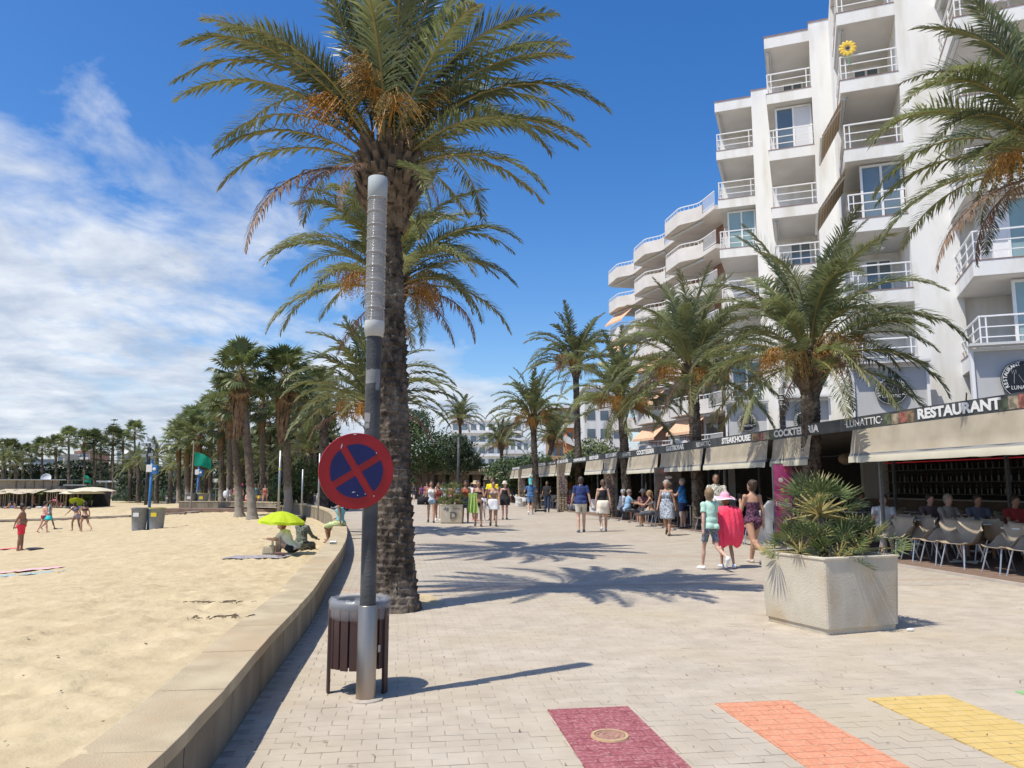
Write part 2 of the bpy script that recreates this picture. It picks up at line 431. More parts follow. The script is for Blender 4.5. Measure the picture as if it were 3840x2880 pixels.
# beyond the laid strip on the right the sheet carries on at the same level
# painted crossing
def stripe(a0, a1, bend, colr, pale, label):
    m1 = mat('paint_' + label.split()[0], colr[0], colr[1], scale=7, rough=0.75, bump=0.3, bscale=120, coord='World', detail=8, spec=0.25, c3=pale, s3=45)
    m2 = mat('paint_pale_' + label.split()[0], pale, rough=0.8)
    mb = MB(); mb.cur = 1; mb.quad(ab(a0, 2.3, -0.006), ab(a1, 2.3, -0.006), ab(a1, bend, -0.006), ab(a0, bend, -0.006)); mb.cur = 0
    for (_, _, ac, bc, L_) in cand:
        x0, x1 = max(a0, ac - BL / 2 + JT / 2), min(a1, ac + BL / 2 - JT / 2)
        y0, y1 = bc - BW / 2 + JT / 2, min(bend, bc + BW / 2 - JT / 2)
        if x1 - x0 < 0.006 or y1 - y0 < 0.006 or bc < 2.4: continue
        z = 0.0058
        P = [ab(x0, y0, z), ab(x1, y0, z), ab(x1, y1, z), ab(x0, y1, z)]
        Q = [ab(x0, y0, -0.005), ab(x1, y0, -0.005), ab(x1, y1, -0.005), ab(x0, y1, -0.005)]
        mb.add(P + Q, [(0, 1, 2, 3), (4, 5, 1, 0), (5, 6, 2, 1), (6, 7, 3, 2), (7, 4, 0, 3)])
    o = mb.build('crossing_stripe', [m1, m2]); tag(o, label, 'road marking', 'painted crossing stripes'); return o
def a_of(px, py): return G(px, py).dot(AX)
def b_of(px, py): return G(px, py).dot(BX)
stripe(a_of(2052, 2663), a_of(2356, 2652), b_of(2200, 2657), ((0.27, 0.075, 0.085), (0.34, 0.11, 0.12)), (0.45, 0.22, 0.22), 'red painted crossing stripe with a round drain cover let into it')
stripe(a_of(2679, 2639), a_of(2960, 2630), b_of(2820, 2634), ((0.60, 0.24, 0.135), (0.66, 0.29, 0.17)), (0.62, 0.36, 0.23), 'orange painted crossing stripe on the paving between red and yellow')
stripe(a_of(3257, 2624), a_of(3540, 2605), b_of(3400, 2614), ((0.58, 0.41, 0.13), (0.66, 0.47, 0.17)), (0.55, 0.43, 0.2), 'yellow painted crossing stripe on the paving')
stripe(a_of(3803, 2594), a_of(3803, 2594) + 0.56, b_of(3803, 2594), ((0.20, 0.42, 0.14), (0.27, 0.50, 0.2)), (0.35, 0.5, 0.3), 'green painted crossing stripe just entering the picture at right')
# drain cover
p = G(2287, 2765)
t = thing('drain_cover', 'small round drain cover with rings in the red stripe', 'drain cover', (p.x, p.y, 0.006))
mb = MB(); mb.lathe([(0.0001, 0.008), (0.025, 0.008), (0.027, 0.004), (0.04, 0.004), (0.042, 0.008), (0.058, 0.008), (0.06, 0.004), (0.072, 0.004), (0.074, 0.008), (0.088, 0.008), (0.09, 0.002)], n=32)
mb.build('cover_plate', mat('cover', (0.30, 0.15, 0.12), (0.42, 0.25, 0.17), scale=40, rough=0.7), t)
mb = MB(); mb.lathe([(0.093, 0.001), (0.093, 0.01), (0.112, 0.01), (0.116, 0.0)], n=32); mb.build('rim', mat('cover_rim', (0.42, 0.28, 0.16), (0.50, 0.36, 0.2), scale=30, rough=0.8), t)
# sand pit round the palm
mb = MB(); n_ = 24
for i in range(n_):
    for j in range(n_):
        def q_(i, j):
            a = -0.52 + 1.04 * i / n_; b = -0.55 + 1.1 * j / n_; e = min(i, j, n_ - i, n_ - j) / 3
            pp = Vector((PIT[0], PIT[1], 0)) + AX * a + BX * b
            return (pp.x, pp.y, -0.012 + min(e, 1) * (0.02 + 0.025 * noise.noise(Vector((a * 5, b * 5, 0)))))
        mb.quad(q_(i, j), q_(i + 1, j), q_(i + 1, j + 1), q_(i, j + 1))
mb.build('tree_pit_sand', sand_m, parent=prom, smooth=True)

# low wall between beach and promenade: panels and coping stones
conc_m = mat('wall_render', (0.19, 0.158, 0.11), (0.31, 0.262, 0.185), scale=2.5, rough=0.9, bump=0.5, bscale=60, coord='World', detail=8, c3=(0.17, 0.14, 0.10), s3=1.4, stretch=(1, 1, 0.35))
cope_m = mat('coping', (0.38, 0.31, 0.20), (0.50, 0.42, 0.275), scale=3.5, rough=0.9, bump=0.3, bscale=90, coord='World', detail=8, c3=(0.44, 0.33, 0.20), s3=1.1)
wall = thing('low_wall', 'long low curving concrete wall with stone coping between beach and promenade', 'wall', (WALLC[0].x, WALLC[0].y, 0))
o0 = Vector(wall.location)
acc = [0.0]
for p, q in zip(WALLC, WALLC[1:]): acc.append(acc[-1] + (q - p).length)
def wpt(s):
    import bisect
    i = max(0, min(len(acc) - 2, bisect.bisect_right(acc, s) - 1)); f = (s - acc[i]) / (acc[i + 1] - acc[i])
    p = WALLC[i].lerp(WALLC[i + 1], f); d = (WALLC[i + 1] - WALLC[i]).normalized()
    return p, Vector((-d.y, d.x, 0))
def wall_piece(s0, s1, in0, in1, z0, z1, k=5, wob=0.0):
    mb = MB(); rings = []
    for i in range(k + 1):
        s = s0 + (s1 - s0) * i / k; p, n = wpt(s)
        w1 = noise.noise(Vector((s * 3, 1, 2))) * wob
        a = p + n * (in0 + w1) - o0; b = p + n * in1 - o0
        rings.append([(a.x, a.y, z0), (a.x, a.y, z1), (b.x, b.y, z1), (b.x, b.y, z0)])
    vs = sum(rings, []); fs = []
    for i in range(k):
        for j in range(4): fs.append((i * 4 + j, (i + 1) * 4 + j, (i + 1) * 4 + (j + 1) % 4, i * 4 + (j + 1) % 4))
    fs += [(0, 1, 2, 3), (k * 4 + 3, k * 4 + 2, k * 4 + 1, k * 4)]
    mb.add(vs, fs); return mb
s = 0.0; tot = acc[-1]
while s < tot - 0.3:
    e = min(s + 0.98, tot)
    wall_piece(s, e, -0.006 + R.uniform(-.002, .002), WT - 0.02, -1.3, WH - 0.075, 3).build('wall_panel', conc_m, wall)
    s = e + 0.012
s = 0.35
while s < tot - 0.3:
    e = min(s + 1.0 + R.uniform(-.03, .03), tot)
    wall_piece(s, e, -0.03 + R.uniform(-.005, .005), WT, WH - 0.073, WH + R.uniform(-.003, .003), 4, 0.004).build('coping_stone', cope_m, wall, bevel=0.006)
    s = e + 0.008
# ================================================================= PALMS AND OTHER TREES
def leaf_mat(name, c1, c2, dry, d0, d1, rnd=0.38, trans=0.38):
    m = mat(name, c1, c2, scale=1.3, rough=0.42, detail=3, trans=trans, spec=0.55)
    ns, ls = nodes_of(m); b = [q for q in ns if q.type == 'BSDF_PRINCIPLED'][0]; tr = [q for q in ns if q.type == 'BSDF_TRANSLUCENT'][0]
    col = b.inputs['Base Color'].links[0].from_socket
    tcn = ns.new('ShaderNodeTexCoord'); ln = ns.new('ShaderNodeVectorMath'); ln.operation = 'LENGTH'; ls.new(tcn.outputs['Object'], ln.inputs[0])
    nz = ns.new('ShaderNodeTexNoise'); nz.inputs['Scale'].default_value = 2.2; ls.new(tcn.outputs['Object'], nz.inputs[0])
    ad = ns.new('ShaderNodeMath'); ad.operation = 'MULTIPLY_ADD'; ls.new(nz.outputs[0], ad.inputs[0]); ad.inputs[1].default_value = 1.6; ls.new(ln.outputs['Value'], ad.inputs[2])
    oi = ns.new('ShaderNodeObjectInfo'); a2 = ns.new('ShaderNodeMath'); a2.operation = 'MULTIPLY_ADD'; ls.new(oi.outputs['Random'], a2.inputs[0]); a2.inputs[1].default_value = 1.1; ls.new(ad.outputs[0], a2.inputs[2])
    mr = ns.new('ShaderNodeMapRange'); mr.inputs[1].default_value = d0 + 1.3; mr.inputs[2].default_value = d1 + 1.3; mr.inputs[4].default_value = 0.85; ls.new(a2.outputs[0], mr.inputs[0])
    mx = ns.new('ShaderNodeMix'); mx.data_type = 'RGBA'; ls.new(mr.outputs[0], mx.inputs[0]); ls.new(col, mx.inputs[6]); mx.inputs[7].default_value = (*dry, 1)
    hs = ns.new('ShaderNodeHueSaturation'); mv = ns.new('ShaderNodeMapRange'); mv.inputs[3].default_value = 1 - rnd; mv.inputs[4].default_value = 1 + rnd; ls.new(oi.outputs['Random'], mv.inputs[0])
    ls.new(mv.outputs[0], hs.inputs['Value']); ls.new(mx.outputs[2], hs.inputs['Color'])
    ls.new(hs.outputs[0], b.inputs['Base Color']); ls.new(hs.outputs[0], tr.inputs[0]); return m
date_leaf = leaf_mat('date_leaf', (0.135, 0.165, 0.066), (0.235, 0.258, 0.11), (0.21, 0.16, 0.12), 3.2, 4.8)
date_rib = mat('date_rib', (0.24, 0.19, 0.06), (0.33, 0.27, 0.10), scale=2, rough=0.6)
dead_leaf = mat('dead_leaf', (0.19, 0.125, 0.085), (0.30, 0.20, 0.14), scale=3, rough=0.8, trans=0.15)
fan_leaf_m = leaf_mat('fan_leaf', (0.09, 0.125, 0.045), (0.175, 0.205, 0.075), (0.26, 0.22, 0.09), 2.3, 3.5)
dwarf_leaf = leaf_mat('dwarf_leaf', (0.10, 0.15, 0.05), (0.20, 0.24, 0.085), (0.32, 0.25, 0.10), 0.75, 1.35)
trunk_m = mat('palm_bark', (0.048, 0.038, 0.03), (0.135, 0.108, 0.083), scale=9, rough=0.95, bump=0.9, bscale=45, detail=8, stretch=(1, 1, 0.6), c3=(0.20, 0.165, 0.128), s3=2.4, spec=0.1)
ns, ls = nodes_of(trunk_m); b_ = [q for q in ns if q.type == 'BSDF_PRINCIPLED'][0]
tcn = ns.new('ShaderNodeTexCoord'); mp_ = ns.new('ShaderNodeMapping'); mp_.inputs['Scale'].default_value = (1, 1, 1.5); ls.new(tcn.outputs['Object'], mp_.inputs[0])
vo = ns.new('ShaderNodeTexVoronoi'); vo.inputs['Scale'].default_value = 11; ls.new(mp_.outputs[0], vo.inputs['Vector']); vh = ns.new('ShaderNodeHueSaturation'); vm = ns.new('ShaderNodeMapRange'); vm.inputs[3].default_value = .55; vm.inputs[4].default_value = 1.5
ls.new(vo.outputs['Color'], vm.inputs[0]); ls.new(vm.outputs[0], vh.inputs['Value']); ls.new(b_.inputs['Base Color'].links[0].from_socket, vh.inputs['Color']); ls.new(vh.outputs[0], b_.inputs['Base Color'])
fan_trunk_m = mat('fan_palm_bark', (0.10, 0.078, 0.058), (0.20, 0.155, 0.115), scale=9, rough=.95, bump=.8, bscale=30, detail=7, spec=.1)
ns, ls = nodes_of(fan_trunk_m); b_ = [q for q in ns if q.type == 'BSDF_PRINCIPLED'][0]; tcn = ns.new('ShaderNodeTexCoord'); sp_ = ns.new('ShaderNodeSeparateXYZ'); ls.new(tcn.outputs['Object'], sp_.inputs[0])
nz_ = ns.new('ShaderNodeTexNoise'); nz_.inputs['Scale'].default_value = 6; ls.new(tcn.outputs['Object'], nz_.inputs[0]); ad_ = ns.new('ShaderNodeMath'); ad_.operation = 'MULTIPLY_ADD'; ls.new(nz_.outputs[0], ad_.inputs[0]); ad_.inputs[1].default_value = .8; ls.new(sp_.outputs[2], ad_.inputs[2])
mr_ = ns.new('ShaderNodeMapRange'); mr_.inputs[1].default_value = 1.9; mr_.inputs[2].default_value = 2.3; ls.new(ad_.outputs[0], mr_.inputs[0]); mx_ = ns.new('ShaderNodeMix'); mx_.data_type = 'RGBA'; ls.new(mr_.outputs[0], mx_.inputs[0]); mx_.inputs[6].default_value = (.30, .265, .22, 1); ls.new(b_.inputs['Base Color'].links[0].from_socket, mx_.inputs[7]); ls.new(mx_.outputs[2], b_.inputs['Base Color'])
boot_m = mat('leaf_boot', (0.075, 0.056, 0.04), (0.21, 0.16, 0.11), scale=7, rough=0.95, bump=0.8, bscale=60, detail=8, spec=0.1)
skirt_m = mat('dead_skirt', (0.17, 0.105, 0.055), (0.30, 0.20, 0.11), scale=4, rough=0.9, detail=6, trans=0.1)
pale_trunk = mat('pale_trunk', (0.22, 0.18, 0.14), (0.36, 0.31, 0.25), scale=8, rough=0.95, bump=0.6, bscale=30, detail=8)
orange_m = mat('fruit_stalk', (0.40, 0.19, 0.035), (0.50, 0.27, 0.06), scale=5, rough=0.5)
berry_m = mat('dates', (0.16, 0.13, 0.045), (0.26, 0.21, 0.07), scale=30, rough=0.5)

def frond_mesh(name, Lr, th0, curve, nl, ll, mats, seed, vee=28, side_curve=0.0, drop=0.35, lw=0.013):
    r = random.Random(seed); mb = MB(); n = 26; P = []; T = []; x = y = z = 0.0; phi = 0.0
    for i in range(n + 1):
        s = i / n; th = radians(th0 - curve * s ** 1.35); phi = side_curve * s * s
        t = Vector((cos(th) * cos(phi), cos(th) * sin(phi), sin(th))); P.append(Vector((x, y, z))); T.append(t)
        x += t.x * Lr / n; y += t.y * Lr / n; z += t.z * Lr / n
    mb.cur = 1
    mb.tube([P[i] for i in range(0, n + 1, 2)], [0.026 * (1 - i / n) ** 0.8 + 0.003 for i in range(0, n + 1, 2)], n=5)
    mb.cur = 0
    for k in range(nl):
        s = 0.13 + 0.87 * (k / (nl - 1)) ** 0.95; i = min(n - 1, int(s * n)); f = s * n - i
        p = P[i].lerp(P[i + 1], f); t = T[i].lerp(T[i + 1], f).normalized()
        sd0 = Vector((-sin(phi), cos(phi), 0)); up = t.cross(sd0).normalized()
        if up.z < 0 and abs(t.z) < 0.95: up = -up
        prof = min(1.0, (s - 0.08) / 0.25) * (1 - max(0, (s - 0.55) / 0.45) ** 1.6 * 0.72)
        for sg in (-1, 1):
            if r.random() < .05: continue
            l = ll * prof * r.uniform(0.82, 1.12)
            an = radians(68 - 34 * s + r.uniform(-9, 9)); ve = radians(vee - 8 + r.uniform(-24, 24))
            d = (t * cos(an) + (sd0 * sg * cos(ve) + up * sin(ve)) * sin(an)).normalized()
            w = d.cross(up); 
            if w.length < 1e-3: w = sd0.copy()
            w.normalize(); w = (w * cos(0.6) + up * sin(0.6) * sg).normalized() * lw * (0.7 + 0.5 * prof)
            m_ = p + d * l * 0.5; d2 = (d + Vector((0, 0, -1)) * drop * r.uniform(0.6, 1.4)).normalized(); e = m_ + d2 * l * 0.5
            o = len(mb.v)
            mb.add([p - w * .6, p + w * .6, m_ + w, m_ - w, e], [(0, 1, 2, 3), (3, 2, 4)])
    me = mb.mesh(name, mats); return me
DM = [date_leaf, date_rib]
FR = {}
spec_ = [('a', 84, 42), ('b', 73, 84), ('c', 62, 104), ('d', 48, 100), ('e', 34, 90), ('f', 16, 80), ('g', -10, 62)]
for i, (k, t0, cu) in enumerate(spec_):
    FR[k] = [frond_mesh('frond', 3.85, t0 + dx, cu - dx * .6, 104, 0.56, DM, 10 * i + j, side_curve=sc, lw=0.0165) for j, (dx, sc) in enumerate(((-4, 0.25), (4, -0.3), (0, 0.05)))]
FR['x'] = [frond_mesh('frond', 2.7, t0, cu, 60, 0.36, [dead_leaf, dead_leaf], 90 + j, vee=5, drop=1.0, side_curve=0.2) for j, (t0, cu) in enumerate(((20, 112), (-10, 75)))]
FR['y'] = [frond_mesh('frond', 3.1, -8, 80, 66, 0.36, [dead_leaf, dead_leaf], 97, vee=3, drop=1.2, side_curve=0.15)]
# lighter version for the palms farther off
FL = {}
for i, (k, t0, cu) in enumerate(spec_):
    FL[k] = [frond_mesh('frond', 3.7, t0 + dx, cu - dx * .6, 56, 0.56, DM, 200 + 10 * i + j, side_curve=sc, lw=0.030) for j, (dx, sc) in enumerate(((-4, 0.25), (4, -0.3)))]
FL['x'] = [frond_mesh('frond', 2.6, 5, 85, 36, 0.36, [dead_leaf, dead_leaf], 95, vee=5, drop=1.0, lw=0.02)]

def trunk_mesh(H, r0, r1, lean=(0, 0), seed=0, flare=0.25, nseg=56, rows=None, cell=0.09, m=None, bulge=0.036, taper_pow=0.8):
    r = random.Random(seed); rows = rows or int(H / (0.014 if nseg > 60 else 0.03)); mb = MB(); nu = 11
    for i in range(rows + 1):
        z = H * i / rows; f = z / H
        rad = r0 + (r1 - r0) * f ** taper_pow + flare * r0 * exp(-z / 0.22)
        cx = lean[0] * f ** 1.15; cy = lean[1] * f ** 1.15
        for k in range(nseg):
            u = k / nseg + .010 * noise.noise(Vector((k * .9, z * 6, seed)))
            row = z / cell; ri = math.floor(row); fz = row - ri; uu = u * nu + (0.5 if ri % 2 else 0) + 0.22 * noise.noise(Vector((ri * 1.7, 0, seed))); fu = uu - math.floor(uu)
            edge = 1 - abs(fu - 0.5) * 2
            b = (fz ** 1.6) * (0.15 + 0.85 * min(1, edge * 3.0)) * bulge * (.75 + .9 * noise.noise(Vector((ri * 2.1, math.floor(uu) * 3.3, seed))))
            b += noise.noise(Vector((cos(2 * pi * u) * 3, sin(2 * pi * u) * 3, z * 7 + seed))) * bulge * 0.75 + noise.noise(Vector((cos(2 * pi * u) * 9, sin(2 * pi * u) * 9, z * 22 + seed))) * bulge * 0.45
            q = rad + b
            mb.v.append((cx + q * cos(2 * pi * u), cy + q * sin(2 * pi * u), z - 0.02 if i == 0 else z))
    for i in range(rows):
        for k in range(nseg): mb.f.append((i * nseg + k, i * nseg + (k + 1) % nseg, (i + 1) * nseg + (k + 1) % nseg, (i + 1) * nseg + k))
    mb.f.append(tuple(rows * nseg + k for k in range(nseg))); mb.mi = [0] * len(mb.f)
    return mb.mesh('trunk', m or trunk_m, smooth=True)
def boots_mesh(h, ra, rb, rc, seed=1, n=150, size=0.15):
    r = random.Random(seed); mb = MB()
    mb.lathe([(ra * .85, 0), (rb * .88, h * .45), (rc * .9, h), (0.01, h + 0.05)], n=16)
    for i in range(n):
        f = i / n; z = f * h; an = i * 2.39996 + r.uniform(-.1, .1)
        rad = (ra + (rb - ra) * smoothstep(0, .5, f)) if f < .5 else (rb + (rc - rb) * smoothstep(.5, 1, f))
        rad *= 0.96; o = Vector((cos(an), sin(an), 0)); t = Vector((-sin(an), cos(an), 0)); u = Vector((0, 0, 1))
        d = (o * (0.50 + 0.25 * f + r.uniform(-.1, .12)) + u * 0.85).normalized(); w = size * 0.5 * r.uniform(0.8, 1.15); l = size * r.uniform(0.8, 1.35) * (1 + 0.5 * f)
        p = o * (rad - 0.05) + u * (z - 0.03); nrm = (o - d * o.dot(d)).normalized(); th = 0.025
        tw = r.uniform(-.25, .25); e = p + d * l + t * tw * 0.06
        A = [p - t * w - nrm * th, p + t * w - nrm * th, p + t * w * .9 + nrm * th * 1.6, p - t * w * .9 + nrm * th * 1.6]
        B = [e - t * w * .5 - nrm * th * .5, e + t * w * .5 - nrm * th * .5, e + t * w * .42 + nrm * th * .5, e - t * w * .42 + nrm * th * .5]
        mb.add(A + B, [(0, 1, 5, 4), (1, 2, 6, 5), (2, 3, 7, 6), (3, 0, 4, 7), (4, 5, 6, 7)])
    return mb.mesh('leaf_bases', boot_m)
def fruit_mesh(seed, L1=0.9, th0=35, n=34, sl=0.5, col=0):
    r = random.Random(seed); mb = MB(); mb.cur = 0; pts = []; p = Vector((0, 0, 0))
    for i in range(8):
        th = radians(th0 - 75 * (i / 7) ** 1.4); pts.append(p.copy()); p = p + Vector((cos(th), 0, sin(th))) * L1 / 7
    mb.tube(pts, [0.022, .02, .018, .016, .014, .012, .01, .008], n=5)
    for k in range(n):
        q = pts[4 + r.randrange(4)]; an = r.uniform(0, 2 * pi); o = Vector((cos(an) * .8 + .5, sin(an), r.uniform(-.6, .3))).normalized()
        a = q; b = q + o * sl * .3; c = b + (o * .35 + Vector((0, 0, -1))) * sl * r.uniform(.4, .8)
        mb.cur = 0; mb.tube([a, b, c], [.007, .006, .003], n=3, cap=False)
        mb.cur = 1
        for j in range(7):
            g = b.lerp(c, (j + .5) / 7) + Vector((r.uniform(-.03, .03), r.uniform(-.03, .03), r.uniform(-.02, .02)))
            s_ = 0.013; mb.add([g + Vector((s_, 0, 0)), g + Vector((-s_, 0, 0)), g + Vector((0, s_, 0)), g + Vector((0, -s_, 0)), g + Vector((0, 0, s_ * 1.4)), g + Vector((0, 0, -s_ * 1.4))],
                               [(0, 2, 4), (2, 1, 4), (1, 3, 4), (3, 0, 4), (2, 0, 5), (1, 2, 5), (3, 1, 5), (0, 3, 5)])
    return mb.mesh('fruit_stalk', [orange_m, berry_m])
FRUIT = [fruit_mesh(3), fruit_mesh(4, 1.1, 50), fruit_mesh(5, .7, 15, 44, .6)]
FRUIT_O = []
for j in range(2):
    me = fruit_mesh(13 + j, .8, 30 - 20 * j, 60, .55); me.materials[1] = orange_m; FRUIT_O.append(me)

def date_palm(base, crown, label, seed, n=44, fan=FR, r0=0.22, r1=0.17, sc=1.0, fruits=6, ofruit=1, group=None, droopy=False, boot=(0.9, 0.2, 0.33, 0.26), flare=0.25, plan=None, spin=0.0, nseg=56, dead=2, rows=None, name='date_palm'):
    r = random.Random(seed); base = Vector(base); crown = Vector(crown); t = thing(name, label, 'palm tree', base, 0, group)
    v = crown - base; H = v.z - boot[0] + 0.05
    tr = trunk_mesh(H, r0, r1, (v.x * H / v.z, v.y * H / v.z), seed, flare, nseg=nseg, rows=rows); inst('trunk', tr, t)
    bm_ = boots_mesh(boot[0], boot[1], boot[2], boot[3], seed, n=150 if fan is FR else 90, size=0.15 if fan is FR else 0.19)
    lean = Vector((v.x, v.y, v.z)).to_track_quat('Z', 'Y').to_euler() if False else (0, 0, 0)
    inst('leaf_bases', bm_, t, loc=(v.x * H / v.z, v.y * H / v.z, H - 0.04), kind='stuff')
    top = v
    keys = 'abcdefg'
    if plan is None:
        plan = []
        for i in range(n):
            f = i / n; k = keys[min(6, int(f ** 0.9 * 7))] if droopy else keys[min(5, int(f ** 0.9 * 6))]
            plan.append((i * 137.5 + r.uniform(-12, 12) + spin, k, r.uniform(.88, 1.06)))
        for i in range(dead): plan.append((r.uniform(0, 360), 'x', r.uniform(.8, 1.1)))
    for az_, k, s_ in plan:
        lst = fan[k]; me = lst[r.randrange(len(lst))]; a = radians(az_); idx = keys.find(k) if k in keys else 6
        rr = 0.05 + 0.028 * idx
        inst('frond', me, t, loc=(top.x + cos(a) * rr, top.y + sin(a) * rr, top.z - 0.055 * idx - (0.1 if k == 'x' else 0)), rot=(r.uniform(-.25, .25), 0, a), scale=s_ * sc * (.86 if k in 'abcdxy' else .78))
    for i in range(fruits):
        a = r.uniform(0, 2 * pi); inst('fruit_stalk', FRUIT[i % 3], t, loc=(top.x + cos(a) * .18, top.y + sin(a) * .18, top.z - .2), rot=(0, r.uniform(-.3, .2), a), scale=sc)
    for i in range(ofruit):
        a = radians(200 + 140 * i / max(1, ofruit - 0.99)) + r.uniform(-.3, .3); inst('fruit_stalk', FRUIT_O[i % 2], t, loc=(top.x + cos(a) * .2, top.y + sin(a) * .2, top.z - .15), rot=(0, 0, a), scale=sc)
    return t
# --- the big palm behind the pole
P1b = G(1482, 2287); P1c = D(1448, 575, 10.15)
rr_ = random.Random(5)
plan = [(183, 'c', 1.08), (176, 'd', .92), (196, 'e', .80), (150, 'c', 1.0), (205, 'd', .95), (215, 'c', 1.0), (170, 'b', 1.02),
        (0, 'd', 1.08), (-6, 'e', 1.02), (8, 'c', 1.0), (-18, 'f', .72), (-30, 'e', .85), (-12, 'c', 1.0), (20, 'd', 1.0), (3, 'f', .8), (-4, 'g', .62), (14, 'b', 1.02),
        (-60, 'g', .62), (-22, 'b', 1.0), (-65, 'a', 1.0), (-110, 'a', .9), (5, 'a', .95), (40, 'e', 1.0), (60, 'd', 1.0), (85, 'e', 1.0), (110, 'd', 1.0), (130, 'e', .95), (70, 'e', .9),
        (-75, 'b', 1.0), (-100, 'b', .95), (-120, 'a', 1.0), (-45, 'a', 1.0), (30, 'a', 1.0), (80, 'a', 1.0), (160, 'a', 1.0), (120, 'b', 1.0), (-150, 'a', 1.0), (-10, 'a', 1.0), (190, 'a', .95),
        (55, 'b', 1.0), (95, 'c', 1.0), (25, 'c', 1.0), (-50, 'c', .9), (-130, 'c', .9), (-88, 'a', .95), (240, 'a', .95), (-35, 'b', 1.0), (200, 'b', 1.0),
        (226, 'y', .85), (228, 'y', .62), (250, 'y', .55), (-50, 'y', .5)]
plan = [p for p in plan if not (p[1] in 'fg' and -40 < p[0] < 45)] + [(-8, 'f', .8), (176, 'e', .85)]
plan = [(a, k, s * (.95 if k in 'abcdefg' else 1.1)) for a, k, s in plan]
tallp = date_palm(P1b, P1c, 'tall date palm directly behind the grey pole and the slatted bin', 5, plan=plan, r0=0.24, r1=0.165, boot=(1.15, 0.24, 0.42, 0.30), flare=0.3, fruits=7, ofruit=1, nseg=120)
for o in tallp.children:
    if o.name.startswith('fruit'): o.location.z += .38; o.rotation_euler.y -= .5
# --- palms along the middle and right of the promenade
date_palm(G(1440, 2085), D(1470, 1040, 16.8), 'date palm with hanging dry fronds standing second behind the tall palm', 21, n=46, fruits=7, ofruit=2, dead=5)
date_palm((-4.35, 24.6, 0), D(1395, 1500, 25), 'short date palm with orange fruit stalks between pole and fan palms', 22, fan=FL, fruits=3, ofruit=4)
date_palm((7.0, 18.2, 0), D(3035, 1310, 18.0), 'broad date palm rising through the canopy gap before the white apartment block', 24, n=50, fruits=6, ofruit=3, r0=.2, r1=.2, boot=(1.05, .23, .46, .38), sc=1.04, droopy=True)
date_palm((6.3, 26.2, 0), D(2595, 1375, 26), 'date palm behind the sign board between the two apartment blocks', 25, n=50, fruits=4, ofruit=3, spin=40, sc=1.1, droopy=True)
date_palm((5.0, 33.5, 0), D(2330, 1495, 33.5), 'low date palm with much orange fruit beside the curved balconies', 26, fan=FL, n=44, ofruit=5, spin=80, sc=1.05, droopy=True)
date_palm((3.9, 45, 0), D(2158, 1360, 45), 'tall slender date palm over the middle of the canopies', 27, fan=FL, n=40, r0=.2, r1=.16, sc=1.15, ofruit=1)
date_palm((1.6, 50, 0), D(1998, 1560, 50), 'date palm with dark boots over the far canopies', 28, fan=FL, n=44, ofruit=3, sc=1.1, droopy=True)
date_palm((-6.2, 95, 0), D(1725, 1570, 95), 'small distant date palm beside the round green pine', 29, fan=FL, n=36, sc=1.15, ofruit=0)
date_palm((8.7, 12.3, 0), D(3975, 560, 11.9), 'date palm at the edge of the picture hanging over the restaurant sign', 30, n=48, fruits=6, ofruit=3, spin=10, sc=1.02)
date_palm((-1.0, 80, 0), D(1880, 1660, 80), 'low distant date palm behind the stone pavilion', 31, fan=FL, n=36, ofruit=1)
date_palm((2.5, 70, 0), D(2075, 1640, 72), 'date palm half hidden behind the dark booted palm', 32, fan=FL, n=36, ofruit=1)

# --- fan palms
def fan_leaf(name, R_, pet, seed, m, nseg=26, droop=0.5, w=0.05, spread=300, pet_m=None):
    r = random.Random(seed); mb = MB(); mb.cur = 1
    pts = [Vector((pet * t, 0, -0.12 * pet * t * t)) for t in (0, .35, .7, 1)]
    mb.tube(pts, [.022, .018, .015, .012], n=4); mb.cur = 0; c = pts[-1]
    for i in range(nseg):
        an = radians(-spread / 2 + spread * (i + .5) / nseg + r.uniform(-2, 2)); l = R_ * (0.72 + 0.28 * cos(an / 1.7)) * r.uniform(.85, 1.08)
        d = Vector((cos(an), sin(an), 0.16 * abs(sin(an)))).normalized(); s_ = Vector((-sin(an), cos(an), 0))
        fold = 0.02 if i % 2 else -0.02; a = c + d * 0.03; mm = c + d * l * .55 + Vector((0, 0, fold)); e = mm + (d * 0.9 + Vector((0, 0, -droop * r.uniform(.6, 1.5)))).normalized() * l * .45
        mb.add([a, mm - s_ * w * l, mm + s_ * w * l, e], [(0, 1, 2), (1, 3, 2)])
    return mb.mesh(name, [m, pet_m or date_rib])
FAN = [fan_leaf('frond', 0.95, 1.1, i, fan_leaf_m, w=.075, droop=.55 + .2 * i) for i in range(3)]
FAND = [fan_leaf('frond', 0.8, .9, 9 + i, skirt_m, w=.07, droop=1.6, pet_m=skirt_m) for i in range(2)]
def skirt_mesh(h, ra, rb, seed, n=220):
    r = random.Random(seed); mb = MB()
    for i in range(n):
        f = r.random() ** 0.8; an = r.uniform(0, 2 * pi); z = -f * h; rad = (ra + (rb - ra) * f) * r.uniform(.75, 1.1)
        o = Vector((cos(an), sin(an), 0)); t = Vector((-sin(an), cos(an), 0)); l = h * r.uniform(.25, .5); w = r.uniform(.03, .075)
        p = o * rad * .75 + Vector((0, 0, z)); q = o * (rad * 1.12) + Vector((0, 0, z - l * .4)); e = o * rad * 1.0 + t * r.uniform(-.1, .1) + Vector((0, 0, z - l))
        mb.add([p - t * w * .5, p + t * w * .5, q + t * w, q - t * w, e], [(0, 1, 2, 3), (3, 2, 4)])
    return mb.mesh('dead_leaf_skirt', skirt_m)
SKIRT = [skirt_mesh(1.9, .35, .22, 1), skirt_mesh(2.6, .42, .25, 2, 280)]
